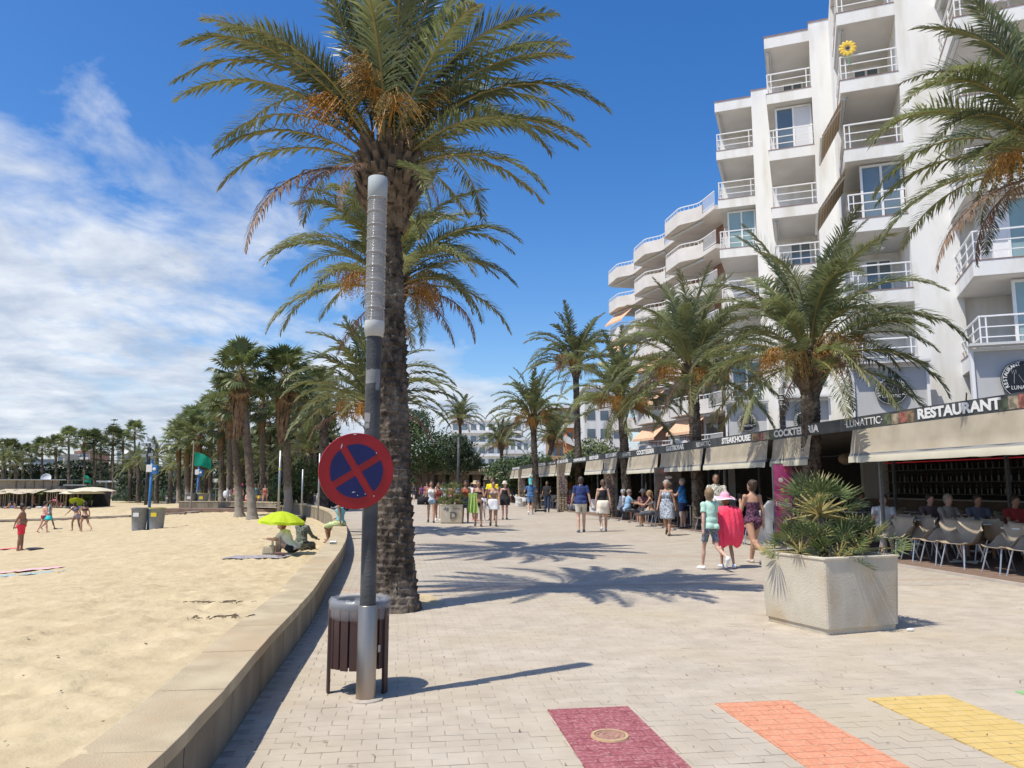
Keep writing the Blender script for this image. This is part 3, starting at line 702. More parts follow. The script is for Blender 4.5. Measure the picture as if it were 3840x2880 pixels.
def fan_palm(base, top, label, seed, group='fan palms of the beach park', n=30, skirt=1.0, r0=.25, sc=1.0, nseg=20, joined=None):
    r = random.Random(seed); base = Vector(base); v = Vector(top) - base; t = thing('fan_palm', label, 'palm tree', base, 0, group)
    inst('trunk', trunk_mesh(v.z, r0, r0 * .62, (v.x, v.y), seed, .45, nseg=nseg, rows=int(v.z / (.12 if nseg > 12 else .5)), cell=.2, bulge=.05 if nseg > 12 else .02, m=fan_trunk_m if nseg > 12 else None), t)
    if skirt: inst('dead_leaf_skirt', SKIRT[seed % 2], t, loc=v, scale=(sc * skirt, sc * skirt, sc * skirt), rot=(0, 0, r.uniform(0, 6)))
    if joined: inst('crown', joined[seed % len(joined)], t, loc=v, scale=sc, rot=(0, 0, r.uniform(0, 6))); return t
    for i in range(n):
        f = i / n; a = radians(i * 137.5 + r.uniform(-10, 10)); el = radians(78 - 110 * f + r.uniform(-8, 8))
        inst('frond', FAN[i % 3], t, loc=v + Vector((0, 0, .25 - .5 * f)), rot=(r.uniform(-.3, .3), -el, a), scale=sc * r.uniform(.85, 1.1))
    for i in range(5):
        a = r.uniform(0, 2 * pi); inst('frond', FAND[i % 2], t, loc=v + Vector((0, 0, -.35)), rot=(r.uniform(-.3, .3), radians(r.uniform(30, 60)), a), scale=sc * r.uniform(.8, 1.0), label='brown drooping dead frond')
    return t
def gz(px, py, z, pt, H=None):
    b = G(px, py, z); return b, D(px if H is None else H, pt, b.y)
b, c = gz(946, 1946, -.35, 1405, 905); fan_palm(b, c, 'front fan palm with pale lower trunk, the thicker of the leaning pair', 41, sc=1.05, skirt=1.0)
b, c = gz(898, 1936, -.35, 1500, 868); fan_palm(b, c, 'shorter fan palm of the close pair, beside the thicker trunk', 42, sc=1.0, skirt=.95, n=26)
b, c = gz(1081, 1938, -.3, 1420, 1066); fan_palm(b, c, 'fan palm with one dead orange-brown leaf just beyond the yellow parasol', 43, sc=1.08, skirt=1.05)
# joined crowns for palms a few pixels high
def joined_crown(kind, seed):
    r = random.Random(seed); mb = MB()
    src = ([m for m in FAN], 26) if kind == 'fan' else ([FL[k][0] for k in 'abcdefg'], 26)
    for i in range(src[1]):
        f = i / src[1]; a = i * 2.4 + r.uniform(-.2, .2)
        if kind == 'fan': me = FAN[i % 3]; el = radians(80 - 120 * f); M = Matrix.Translation((0, 0, .25 - .5 * f)) @ Matrix.Rotation(a, 4, 'Z') @ Matrix.Rotation(-el, 4, 'Y')
        else: me = src[0][min(6, int(f * 7))]; M = Matrix.Rotation(a, 4, 'Z')
        o = len(mb.v)
        for p in me.vertices: mb.v.append(tuple(M @ p.co))
        for p in me.polygons: mb.f.append(tuple(o + q for q in p.vertices)); mb.mi.append(p.material_index)
    return mb.mesh('crown', [fan_leaf_m if kind == 'fan' else date_leaf, date_rib])
JF = [joined_crown('fan', 1), joined_crown('fan', 2)]
JD = [joined_crown('date', 3), joined_crown('date', 4)]
# far row along the end of the beach
farW = [(18, 1672, 165, 'lowest, at the very edge of the picture'), (37, 1676, 150, 'leaning over the bar tarpaulin'), (85, 1690, 155, 'half behind its taller neighbour'), (118, 1690, 170, 'slim, before the terraced hotel'), (158, 1668, 150, 'right of the white hotel terraces'),
        (210, 1662, 148, 'between hotel terraces and stair tower'), (258, 1632, 145, 'tall and straight beside the cream stair tower'), (316, 1642, 150, 'with a grey untidy crown'), (352, 1640, 152, 'crowns touching, right one of a pair'),
        (378, 1660, 160, 'thin trunk over the dark hedge'), (424, 1628, 148, 'before the spiky norfolk pine'), (462, 1640, 155, 'just right of the norfolk pine'), (505, 1606, 148, 'tallest of the far row, beside the lamp mast')]
for i, (px, pt, Y, w) in enumerate(farW):
    b = G(px, 1869, -1.1); b = Vector((ray(px, 1850).x / ray(px, 1850).y * Y, Y, -1.15)); c = D(px, pt + 14, Y)
    fan_palm(b, c, 'distant fan palm, ' + w, 60 + i, nseg=8, r0=.27, sc=1.3, skirt=.5, joined=JF, group='distant fan palms behind the beach')
# middle wood on the left of the pole
midW = [(672, 1655, 78, 'slim and apart at the open left end of the grove'), (705, 1640, 74, 'at the left end of the dense palm grove'), (722, 1600, 80, 'with a grey ragged crown over the green flag'), (748, 1625, 70, 'with a thick brown skirt behind the flag'), (790, 1560, 78, 'highest at the left edge of the grove'),
        (832, 1585, 64, 'with a shaggy crown behind the close pair'), (862, 1520, 60, 'dark, directly behind the close pair'), (985, 1510, 62, 'between the close pair and the dead-leaf palm'), (1010, 1580, 72, 'with a black thin trunk in the grove'),
        (1120, 1500, 58, 'behind the dead-leaf palm towards the pole'), (1150, 1560, 70, 'deep in shade beside the round bush'), (1180, 1470, 66, 'with its crown against the pole-side sky')]
for i, (px, pt, Y, w) in enumerate(midW):
    q = ray(px, 1850); b = Vector((q.x / q.y * Y, Y, -.6)); fan_palm(b, D(px, pt, Y), 'grove fan palm ' + w, 80 + i, nseg=14, r0=.24, sc=1.2, skirt=.7, joined=JF, group='fan palms of the grove')
def small_date(px, pt, Y, w, i, zb=-1.1, sc=1.1):
    q = ray(px, 1850); b = Vector((q.x / q.y * Y, Y, zb)); c = D(px, pt, Y); t = thing('date_palm', w, 'palm tree', b, 0, 'date palms behind the beach')
    v = c - b; inst('trunk', trunk_mesh(v.z, .3, .26, (v.x, v.y), i, .3, nseg=12, rows=16, cell=.25, bulge=.04), t); inst('crown', JD[i % 2], t, loc=v, scale=sc, rot=(0, 0, i * 1.3))
for i, (px, pt, Y, w) in enumerate([(60, 1745, 120, 'low bushy date palm over the bar roof'), (12, 1735, 118, 'low date palm cut by the picture edge'), (520, 1735, 110, 'date palm behind the blue post with loudspeaker'), (588, 1715, 105, 'date palm right beside the lamp mast'),
        (488, 1760, 118, 'small date palm left of the lamp mast'), (640, 1765, 100, 'rusty-fronded date palm between the two blue posts'), (700, 1740, 90, 'date palm just left of the near green flag'), (775, 1755, 80, 'yellowish date palm right of the near green flag'),
        (835, 1735, 72, 'date palm with thick trunk in front of the grove'), (1160, 1700, 50, 'date palm with orange fruit behind the round red sign'), (1215, 1560, 46, 'date palm with upright fronds against the pole'), (905, 1745, 66, 'date palm between the leaning pair trunks'),
        (985, 1730, 74, 'shaded date palm deep in the grove'), (1060, 1760, 70, 'low date palm behind the dead-leaf palm')]):
    small_date(px, pt, Y, w, i, zb=-.9 if px < 700 else -.4, sc=.88 if Y > 60 else .85)

# --- leafy trees, bushes and hedges
green1 = mat('leafage', (0.035, 0.065, 0.022), (0.085, 0.13, 0.04), scale=0.9, rough=0.6, coord='World', detail=5, trans=0.2)
green2 = mat('leafage_pale', (0.07, 0.10, 0.03), (0.14, 0.17, 0.05), scale=1.1, rough=0.6, coord='World', detail=5, trans=0.2)
green3 = mat('leafage_dark', (0.02, 0.038, 0.018), (0.05, 0.075, 0.03), scale=0.7, rough=0.65, coord='World', detail=5, trans=0.15)
bark = mat('bark', (0.09, 0.07, 0.05), (0.17, 0.13, 0.09), scale=12, rough=0.95, bump=0.6)
def leaf_cloud(blobs, n, size, seed, m, name='crown', mats=None):
    r = random.Random(seed); mb = MB(); tot = sum(b[1][0] * b[1][1] * b[1][2] for b in blobs) ** 1
    for c, rd in blobs:
        k = int(n * (rd[0] * rd[1] * rd[2]) ** .67 / sum((b[1][0] * b[1][1] * b[1][2]) ** .67 for b in blobs))
        for _ in range(k):
            d = Vector((r.gauss(0, 1), r.gauss(0, 1), r.gauss(0, 1))).normalized(); q = r.uniform(.62, 1.04)
            bump_ = 1 + .22 * noise.noise(d * 2.7 + Vector(c)); p = Vector(c) + Vector((d.x * rd[0], d.y * rd[1], d.z * rd[2])) * q * bump_
            a = Vector((r.uniform(-1, 1), r.uniform(-1, 1), r.uniform(-1, 1))).normalized(); b = a.cross(d + Vector((.01, 0, 0))).normalized(); s_ = size * r.uniform(.5, 1.3)
            mb.add([p - a * s_, p + b * s_ * .5, p + a * s_, p - b * s_ * .5], [(0, 1, 2, 3)])
    return mb.mesh(name, m)
def tree(base, label, blobs, n, size, seed, m, trunk_r=.18, cat='tree', name='tree'):
    t = thing(name, label, cat, base); mb = MB()
    for i, (c, rd) in enumerate(blobs):
        c = Vector(c); mb.tube([(0, 0, -.2), (c.x * .2, c.y * .2, c.z * .5), tuple(c)], [trunk_r, trunk_r * .7, trunk_r * .25], n=7)
    mb.build('trunk', bark, t, smooth=True); inst('crown', leaf_cloud(blobs, n, size, seed, m), t); return t
Y = 85; q = D(1640, 1700, Y)
tree((q.x - 1, Y, 0), 'large round dark green pine behind the trunk of the tall palm', [((-1.2, 0, 5.6), (3.6, 3.2, 3.0)), ((-3.4, 1, 7.2), (2.6, 2.6, 2.2)), ((-1.6, .5, 8.4), (2.2, 2, 1.6)), ((2.2, 0, 5.0), (3.0, 2.6, 2.3)), ((-4.5, 1, 4.5), (2.2, 2, 2))], 15000, .16, 5, green1, .35)
q = D(1715, 1760, 80); tree((q.x, 80, 0), 'dark narrow tree before the stone pavilion', [((0, 0, 5.0), (1.6, 1.6, 1.8)), ((1.2, 0, 3.9), (1.5, 1.4, 1.1))], 4500, .14, 6, green3, .22)
q = D(2230, 1690, 62); tree((q.x, 62, 0), 'pale green bushy tree below the orange stair tower', [((0, 0, 3.4), (2.2, 2, 1.9)), ((1.6, 0, 2.9), (1.6, 1.6, 1.6)), ((-1.6, .3, 2.8), (1.5, 1.5, 1.5))], 8000, .12, 7, green2, .2)
q = D(2010, 1720, 68); tree((q.x, 68, 0), 'broad dark green shrub tree above the far canopies', [((0, 0, 2.6), (2.6, 2, 1.8)), ((3, 0, 2.4), (2.2, 2, 1.6)), ((-2.6, 0, 2.4), (2, 2, 1.6))], 8000, .13, 8, green1, .2)
q = D(1135, 1770, 50); tree((q.x, 50, -.2), 'round clipped green bush beside the scooters', [((0, 0, 2.2), (1.5, 1.4, 1.5)), ((-1.0, 0, 1.5), (1.2, 1.2, 1.2))], 6000, .09, 9, green1, .12, cat='bush', name='bush')
def norfolk(px, pt, Y, label):
    q = ray(px, 1850); b = Vector((q.x / q.y * Y, Y, -1)); H = D(px, pt, Y).z + 1; t = thing('norfolk_pine', label, 'tree', b); mb = MB(); mb.tube([(0, 0, 0), (0, 0, H)], [.35, .04], n=8); mb.build('trunk', bark, t)
    mb = MB(); r = random.Random(3); z = H - .3; k = 0
    while z > H * .25:
        L_ = min(4.2, .5 + (H - z) * .36)
        for a in range(6):
            an = a * pi / 3 + k * .5
            for s_ in range(int(L_ * 12)):
                u = r.random() * L_; p = Vector((cos(an) * u, sin(an) * u, z + .06 * u * u * .5)); w = .28; e = Vector((r.uniform(-w, w), r.uniform(-w, w), r.uniform(-.02, .3)))
                mb.add([p, p + e + Vector((.06, 0, 0)), p + e * 1.2, p + e - Vector((.06, .05, 0))], [(0, 1, 2, 3)])
        z -= .9 + (H - z) * .03; k += 1
    mb.build('crown', green3, t)
norfolk(410, 1572, 152, 'spiky norfolk pine standing above the far palms')
norfolk(352, 1700, 120, 'dark layered conifer behind the far bar')
# dense planting behind the beach, read as one mass
def hedge(name, pts, h, depth, n, size, m, seed, label, zb=-1.1):
    r = random.Random(seed); mb = MB()
    for k in range(len(pts) - 1):           # closed leafy core
        a, b = Vector(pts[k]), Vector(pts[k + 1]); m_ = max(4, int((b - a).length / 1.2)); prev = None
        for i in range(m_ + 1):
            p = a.lerp(b, i / m_); hh = h * (1 + .35 * noise.noise(p * .11)) * .8; col_ = [(p.x, p.y - depth * .35 * (1 - (j / 5) ** 2) + 1.2 * noise.noise(Vector((p.x * .7, j, seed))), zb + hh * j / 5) for j in range(6)]
            if prev:
                for j in range(5): mb.quad(prev[j], col_[j], col_[j + 1], prev[j + 1])
            prev = col_
    for _ in range(n):
        k = r.randrange(len(pts) - 1); a, b = Vector(pts[k]), Vector(pts[k + 1]); p = a.lerp(b, r.random()); hh = h * (1 + .35 * noise.noise(p * .11)); u = r.random()
        z = zb + hh * (1 - (1 - u) ** 1.3); off = r.gauss(0, depth * .4) * (1.1 - .5 * u); p = Vector((p.x + r.uniform(-.3, .3), p.y + off, z))
        d = Vector((r.uniform(-1, 1), r.uniform(-1, 1), r.uniform(-1, 1))).normalized(); e = d.cross(Vector((0, 0, 1))).normalized(); s_ = size * r.uniform(.5, 1.3)
        mb.add([p - d * s_, p + e * s_ * .6, p + d * s_, p - e * s_ * .6], [(0, 1, 2, 3)])
    o = mb.build(name, m, kind='stuff'); o['label'] = label; return o
hedge('hedge_foliage', [(-130, 172, 0), (-90, 172, 0), (-60, 168, 0), (-40, 160, 0), (-28, 150, 0)], 7.5, 4, 26000, .42, green3, 1, 'dark mass of shrubs behind the beach bar')
hedge('undergrowth', [(-62, 122, 0), (-45, 112, 0), (-36, 98, 0), (-29, 84, 0), (-22, 72, 0), (-15, 64, 0)], 3.6, 3, 12000, .26, green3, 2, 'low shrubs under the palm grove', zb=-.9)
hedge('park_foliage', [(-30, 140, 0), (-10, 135, 0), (10, 130, 0), (26, 120, 0)], 6.5, 5, 13000, .38, green1, 4, 'park greenery closing the far end of the promenade', zb=-.1)
hedge('grove_foliage', [(-44, 118, 0), (-36, 104, 0), (-30, 92, 0), (-24, 82, 0), (-17, 72, 0)], 9.5, 5, 22000, .40, green3, 7, 'dark foliage closing the palm grove', zb=-.9)
# ================================================================= STREET FURNITURE NEAR THE CAMERA
steel = mat('brushed_steel', (0.33, 0.285, 0.235), (0.46, 0.405, 0.34), scale=6, rough=0.38, metal=0.85, stretch=(1, 1, .15), detail=6, c3=(0.40, 0.30, 0.22), s3=3)
dark_paint = mat('dark_grey_paint', (0.032, 0.035, 0.037), (0.06, 0.063, 0.064), scale=6, rough=0.55, bump=0.3, bscale=60, detail=8, c3=(0.11, 0.112, 0.11), s3=2.6)
grey_patch = mat('grey_paint', (0.15, 0.155, 0.155), (0.23, 0.235, 0.235), scale=8, rough=0.6)
pb = G(1371, 2622)
pole = thing('light_pole', 'dark grey bollard light column with ribbed clear lens rings and steel foot sleeve', 'lamp post', (pb.x, pb.y, 0))
def zpy(py, Y=pb.y): return D(1370, py, Y).z
mb = MB(); mb.lathe([(0.001, .012), (.118, .012), (.125, .006), (.125, 0)], n=36); mb.build('base_plate', mat('plate', (0.36, 0.31, 0.25), (0.47, 0.41, 0.33), scale=20, rough=.6), pole, smooth=True)
z1 = zpy(2268); mb = MB(); mb.lathe([(.071, .012), (.069, .03), (.069, z1 - .004), (.066, z1), (.058, z1)], n=36); mb.build('steel_sleeve', steel, pole, smooth=False)
for p_ in pole.children[-1].data.polygons: p_.use_smooth = True
z2 = zpy(1262); mb = MB(); mb.lathe([(.0565, z1 - .002), (.0565, z2)], n=36); mb.build('column', dark_paint, pole, smooth=True)
# torn grey stickers
r = random.Random(3)
def patch(za, zb, a0, a1, seed, rad=.0575):
    mb = MB(); n1, n2 = 14, 8; rows_ = []
    for i in range(n2 + 1):
        for k in range(n1 + 1):
            a = a0 + (a1 - a0) * k / n1; w = noise.noise(Vector((k * .6, i * .3, seed))) * .02
            z = za + (zb - za) * i / n2 + (w if i in (0, n2) else 0); mb.v.append((rad * cos(a), rad * sin(a), z))
    for i in range(n2):
        for k in range(n1): mb.f.append((i * (n1 + 1) + k, i * (n1 + 1) + k + 1, (i + 1) * (n1 + 1) + k + 1, (i + 1) * (n1 + 1) + k)); mb.mi.append(0)
    mb.build('paint_patch', grey_patch, pole)
patch(zpy(1440), zpy(1385), radians(-150), radians(-20), 1); patch(zpy(1465), zpy(1395), radians(-62), radians(-25), 5, .0585)
patch(zpy(1585), zpy(1550), radians(-165), radians(-95), 2); patch(zpy(1608), zpy(1590), radians(-140), radians(-100), 3)
lens_white = mat('lens_collar', (0.46, 0.48, 0.46), (0.54, 0.56, 0.54), scale=5, rough=.5)
lens_clear = bpy.data.materials.new('clear_lens'); lens_clear.use_nodes = True
t_ = lens_clear.node_tree; b_ = t_.nodes['Principled BSDF']; b_.inputs['Base Color'].default_value = (0.48, 0.475, 0.46, 1); b_.inputs['Roughness'].default_value = .16; b_.inputs['Specular IOR Level'].default_value = .8
tr_ = t_.nodes.new('ShaderNodeBsdfTransparent'); mx_ = t_.nodes.new('ShaderNodeMixShader'); mx_.inputs[0].default_value = .5
t_.links.new(b_.outputs[0], mx_.inputs[1]); t_.links.new(tr_.outputs[0], mx_.inputs[2]); t_.links.new(mx_.outputs[0], t_.nodes['Material Output'].inputs[0])
z3 = zpy(1205); z4 = zpy(740) - 0.01; z5 = zpy(668)
mb = MB(); mb.lathe([(.057, z2 - .004), (.068, z2), (.069, z2 + .03), (.074, z2 + .034), (.075, z3 - .02), (.073, z3)], n=36); mb.build('lower_collar', lens_white, pole, smooth=True)
nr = 9; hh = (z4 - z3) / nr
ringp = []
for k in range(7):
    u = k / 7 * hh * .74; ringp += [(.066, u), (.0735, u + hh * .025), (.0735, u + hh * .07), (.066, u + hh * .095)]
ringp += [(.067, hh * .75), (.067, hh * .88), (.0775, hh * .9), (.0775, hh * .99), (.066, hh)]
mb = MB(); mb.lathe(ringp, n=36); ring_me = mb.mesh('lens_ring', lens_clear, smooth=True)
for k in range(nr): inst('lens_ring', ring_me, pole, loc=(0, 0, z3 + k * hh))
mb = MB(); mb.lathe([(.052, z3), (.052, z4)], n=20); mb.build('inner_tube', mat('inner_tube', (.22, .22, .22), (.50, .49, .46), scale=3, rough=.4, stretch=(.2, .2, 4), lo=.42, hi=.56), pole, smooth=True)
mb = MB(); mb.lathe([(.066, z4 - .002), (.075, z4 + .006), (.074, z5 - .004), (.070, z5), (.001, z5 + .004)], n=36); mb.build('top_cap', mat('top_cap', (.36, .40, .40)), pole, smooth=True)

# round no stopping sign
red_m = mat('sign_red', (0.28, 0.006, 0.009), (0.34, 0.009, 0.012), scale=6, rough=.35, detail=6); blue_m = mat('sign_blue', (0.004, 0.006, 0.075), (0.006, 0.010, 0.10), scale=5, rough=.3)
gal = mat('galvanised', (.30, .31, .31), (.40, .41, .41), scale=14, rough=.45, metal=.7)
sc_ = D(1337, 1766, pb.y - .11)
sg = thing('no_stopping_sign', 'round red and blue no stopping sign fixed to the dark grey column', 'traffic sign', sc_, radians(25))
RS = .272
def ydisc(mb, prof, n=64):          # profile (r, y): disc in the local xz plane facing -y
    o = len(mb.v)
    for rr, yy in prof:
        for k in range(n): mb.v.append((rr * cos(2 * pi * k / n), yy, rr * sin(2 * pi * k / n)))
    for i in range(len(prof) - 1):
        for k in range(n): mb.f.append((o + i * n + k, o + (i + 1) * n + k, o + (i + 1) * n + (k + 1) % n, o + i * n + (k + 1) % n)); mb.mi.append(mb.cur)
    mb.f.append(tuple(o + (len(prof) - 1) * n + k for k in range(n))[::-1]); mb.mi.append(mb.cur)
mb = MB(); ydisc(mb, [(.01, .012), (RS - .01, .012), (RS, .010), (RS + .001, -.004), (RS - .004, -.007), (RS - .004, -.006)]); mb.build('disc_plate', red_m, sg)
Ri = .193; hw = .026; rot = radians(-13)
quads = []
for q in range(4):        # four blue fields between the red bars
    pts = []; a0 = q * pi / 2; s_ = math.asin(hw / Ri)
    pts.append((hw * sqrt(2) * cos(a0 + pi / 4), hw * sqrt(2) * sin(a0 + pi / 4)))
    for k in range(15): a = a0 + s_ + (pi / 2 - 2 * s_) * k / 14; pts.append((Ri * cos(a), Ri * sin(a)))
    mb = MB(); c_, s2 = cos(rot + pi / 4), sin(rot + pi / 4)
    P = [(x * c_ - z * s2, x * s2 + z * c_) for x, z in pts]
    n_ = len(P); mb.add([(x, -.0095, z) for x, z in P] + [(x, -.007, z) for x, z in P], [tuple(range(n_)), tuple(range(n_, 2 * n_))[::-1]] + [((k + 1) % n_, k, n_ + k, n_ + (k + 1) % n_) for k in range(n_)])
    mb.build('blue_field', blue_m, sg)
scr = mat('scratch', (.62, .60, .60))
for (x, z, l, a) in ((-.02, -.152, .028, .2), (-.115, .175, .045, 1.3), (.14, .13, .012, 1.4), (.065, -.165, .01, 0), (.13, -.18, .012, .5), (.01, -.175, .008, .8), (-.02, .262, .03, .1)):
    mb = MB(); dx, dz = cos(a) * l / 2, sin(a) * l / 2; w = .0035; mb.add([(x - dx, -.0102, z - dz), (x + dz * w / l * 2, -.0102, z - w), (x + dx, -.0102, z + dz), (x - w, -.0102, z + w * 1.5)], [(0, 1, 2, 3)]); mb.build('chip', scr, sg)
mb = MB(); mb.tube([(.0, .012, -.05), (0, .05, -.05)], .012); mb.tube([(0, .012, .05), (0, .05, .05)], .012); mb.b2(-.03, .03, .012, .03, -.08, .08); mb.build('bracket', gal, sg)

# slatted litter bin
bc = Vector((D(1348, 2400, 5.93).x, 5.93, 0)); brown = mat('brown_slat', (.055, .030, .026), (.085, .048, .04), scale=5, rough=.5, stretch=(1, 1, .2), detail=6)
bn = thing('litter_bin', 'dark brown slatted litter bin with clear plastic bag behind the column', 'litter bin', bc)
zr = D(1348, 2245, 5.93).z; zb_ = D(1348, 2515, 5.75).z; Rb = .205
mb = MB(); mb.b2(-.030, .030, -.009, .009, zb_, zr - .05); slat_me = mb.mesh('slat', brown, bevel=.004)
ns_ = 18
for k in range(ns_): a = 2 * pi * (k + .5) / ns_; inst('slat', slat_me, bn, loc=(Rb * cos(a), Rb * sin(a), R.uniform(-.003, .003)), rot=(0, 0, a + pi / 2))
for a in (radians(200), radians(-20), radians(90)):
    mb = MB(); mb.b2(-.028, .028, -.011, .011, 0, zr - .06); mb.build('leg', brown, bn, loc=((Rb + .014) * cos(a), (Rb + .014) * sin(a), 0), rz=a + pi / 2, bevel=.003)
mb = MB(); mb.lathe([(Rb - .012, zb_ + .02), (Rb - .012, zr - .02), (Rb - .02, zr - .02), (Rb - .02, zb_ + .03), (.001, zb_ + .03)], n=28); mb.build('liner', mat('liner', (.03, .03, .033), rough=.5), bn, smooth=True)
mb = MB(); mb.lathe([(Rb - .004, zr - .06), (Rb + .014, zr - .05), (Rb + .016, zr - .012), (Rb + .002, zr), (Rb - .03, zr - .004), (Rb - .035, zr - .05)], n=36); mb.build('rim', mat('rim', (.10, .105, .115), rough=.4), bn, smooth=True)
film = bpy.data.materials.new('plastic_film'); film.use_nodes = True; t_ = film.node_tree; b_ = t_.nodes['Principled BSDF']; b_.inputs['Base Color'].default_value = (.75, .76, .78, 1); b_.inputs['Roughness'].default_value = .12
tr_ = t_.nodes.new('ShaderNodeBsdfTransparent'); mx_ = t_.nodes.new('ShaderNodeMixShader'); mx_.inputs[0].default_value = .82
t_.links.new(b_.outputs[0], mx_.inputs[1]); t_.links.new(tr_.outputs[0], mx_.inputs[2]); t_.links.new(mx_.outputs[0], t_.nodes['Material Output'].inputs[0])
mb = MB(); n_ = 60; prof = [(Rb + .012, zr - .13), (Rb + .022, zr - .11), (Rb + .022, zr - .08), (Rb + .026, zr - .02), (Rb + .012, zr + .014), (Rb - .02, zr + .012), (Rb - .045, zr - .06), (Rb - .05, zr - .2)]
for i, (rr, z) in enumerate(prof):
    for k in range(n_): a = 2 * pi * k / n_; w = 1 + .045 * noise.noise(Vector((cos(a) * 9, sin(a) * 9, i * .8))) ; mb.v.append((rr * w * cos(a), rr * w * sin(a), z + .012 * noise.noise(Vector((cos(a) * 5, sin(a) * 5, i * .4 + 9)))))
for i in range(len(prof) - 1):
    for k in range(n_): mb.f.append((i * n_ + k, i * n_ + (k + 1) % n_, (i + 1) * n_ + (k + 1) % n_, (i + 1) * n_ + k)); mb.mi.append(0)
mb.build('bin_bag', film, bn, smooth=True)
mb = MB(); zz = zb_ + .12; mb.cur = 0
mb.b2(-.012, .012, -.0025, 0, 0, .05); mb.build('keyhole_plate', gal, bn, loc=(Rb * cos(radians(-38)) + .008, Rb * sin(radians(-38)) - .012, zz), rz=radians(52))

# ------------------------------------------------ planters with dwarf fan palms
plant_m = mat('planter_concrete', (.49, .44, .345), (.60, .545, .44), scale=3.5, rough=.9, bump=.35, bscale=70, detail=9, c3=(.46, .365, .24), s3=1.8, stretch=(1, 1, .8))
soil = mat('soil', (.05, .035, .025), (.09, .065, .04), scale=20, rough=1)
DW = [fan_leaf('frond', .34, .38, 30 + i, dwarf_leaf, nseg=20, droop=.12, w=.045, spread=190) for i in range(3)]
def planter(loc, rz, label, plabel, seed, side=.94, h=.77, lush=1.0, graffiti=False, corner=None):
    t = thing('planter', label, 'planter', loc, rz); s0, s1 = side * .93 / 2, side / 2
    mb = MB(); P = []
    for s_, z in ((s0 - .02, 0), (s0 - .015, .05), (s0, .06), (s1 - .01, h - .03), (s1, h - .02), (s1, h - .005), (s1 - .008, h), (s1 - .07, h), (s1 - .075, h - .12)):
        c = .05
        ring = [(s_ - c, -s_), (s_ - .4 * c, -s_ + .1 * c), (s_ - .1 * c, -s_ + .4 * c), (s_, -s_ + c), (s_, s_ - c), (s_ - .1 * c, s_ - .4 * c), (s_ - .4 * c, s_ - .1 * c), (s_ - c, s_)]
        ring += [(-x, -y) for x, y in ring]
        P.append([(x, y, z) for x, y in ring])
    n_ = 16; vs = sum(P, []); fs = []
    for i in range(len(P) - 1):
        for k in range(n_): fs.append((i * n_ + k, i * n_ + (k + 1) % n_, (i + 1) * n_ + (k + 1) % n_, (i + 1) * n_ + k))
    mb.add(vs, fs); mb.build('box', plant_m, t)
    mb = MB(); mb.b2(-s1 + .07, s1 - .07, -s1 + .07, s1 - .07, h - .14, h - .09); mb.build('earth', soil, t)
    if graffiti:
        me = text_mesh('D', .38, .001, .012); inst('graffiti_letter', me, t, loc=(.08, -s1 * .975, h * .42), rot=(pi / 2 - .03, 0, 0)).data.materials.append(mat('spray', (.08, .08, .08), (.2, .19, .17), scale=30, rough=.8))
        me = text_mesh('Ali', .17, .001, .008); inst('graffiti_letter', me, t, loc=(-.2, -s1 * .985, h * .78), rot=(pi / 2 - .03, .3, 0)).data.materials.append(MATS['spray'])
        me = text_mesh('wano', .13, .001, .0); inst('graffiti_letter', me, t, loc=(.2, -s1 * .99, h * .82), rot=(pi / 2 - .03, 0, 0)).data.materials.append(MATS['spray'])
    loc = Vector(loc)
    p = thing('dwarf_fan_palm', plabel, 'plant', (loc.x, loc.y, h - .1), rz); r = random.Random(seed)
    mb = MB(); heads = [(0.0, .08, .60, 24, .84), (-.34, .02, .10, 12, .62), (.36, -.10, .12, 14, .74), (-.06, -.24, .04, 11, .58), (.2, .30, .2, 7, .6), (-.22, .26, .16, 7, .6)]
    for (x, y, z, n, s_) in heads: mb.tube([(x * .45, y * .45, 0), (x * .8, y * .8, z * .5), (x, y, z * .8)], [.05, .045, .035], n=7)
    mb.build('trunk', boot_m, p)
    for (x, y, z, n, s_) in heads:
        for i in range(n):
            f = i / n; a = i * 2.4 + r.uniform(-.3, .3); el = radians(75 - 85 * f + r.uniform(-10, 10))
            inst('frond', DW[i % 3], p, loc=(x, y, z * .8 + .02), rot=(r.uniform(-.5, .5), -el, a), scale=s_ * lush * r.uniform(.85, 1.15))
    return t
c0 = G(3106, 2385); A_ = radians(21); ux, uy = Vector((cos(A_), sin(A_), 0)), Vector((-sin(A_), cos(A_), 0))
pc = c0 + ux * .48 + uy * .48
planter((pc.x, pc.y, 0), A_, 'big square tapered concrete planter with rust stains beside the crossing stripes', 'bushy dwarf fan palm with several heads in the near planter', 7, side=1.03, h=.77)
pc = G(1691, 1964); planter((pc.x, pc.y + .45, 0), radians(1), 'square concrete planter sprayed with a black letter D amid strollers', 'small dwarf fan palm in the graffitied far planter', 8, side=.93, h=.74, lush=1.0, graffiti=True)
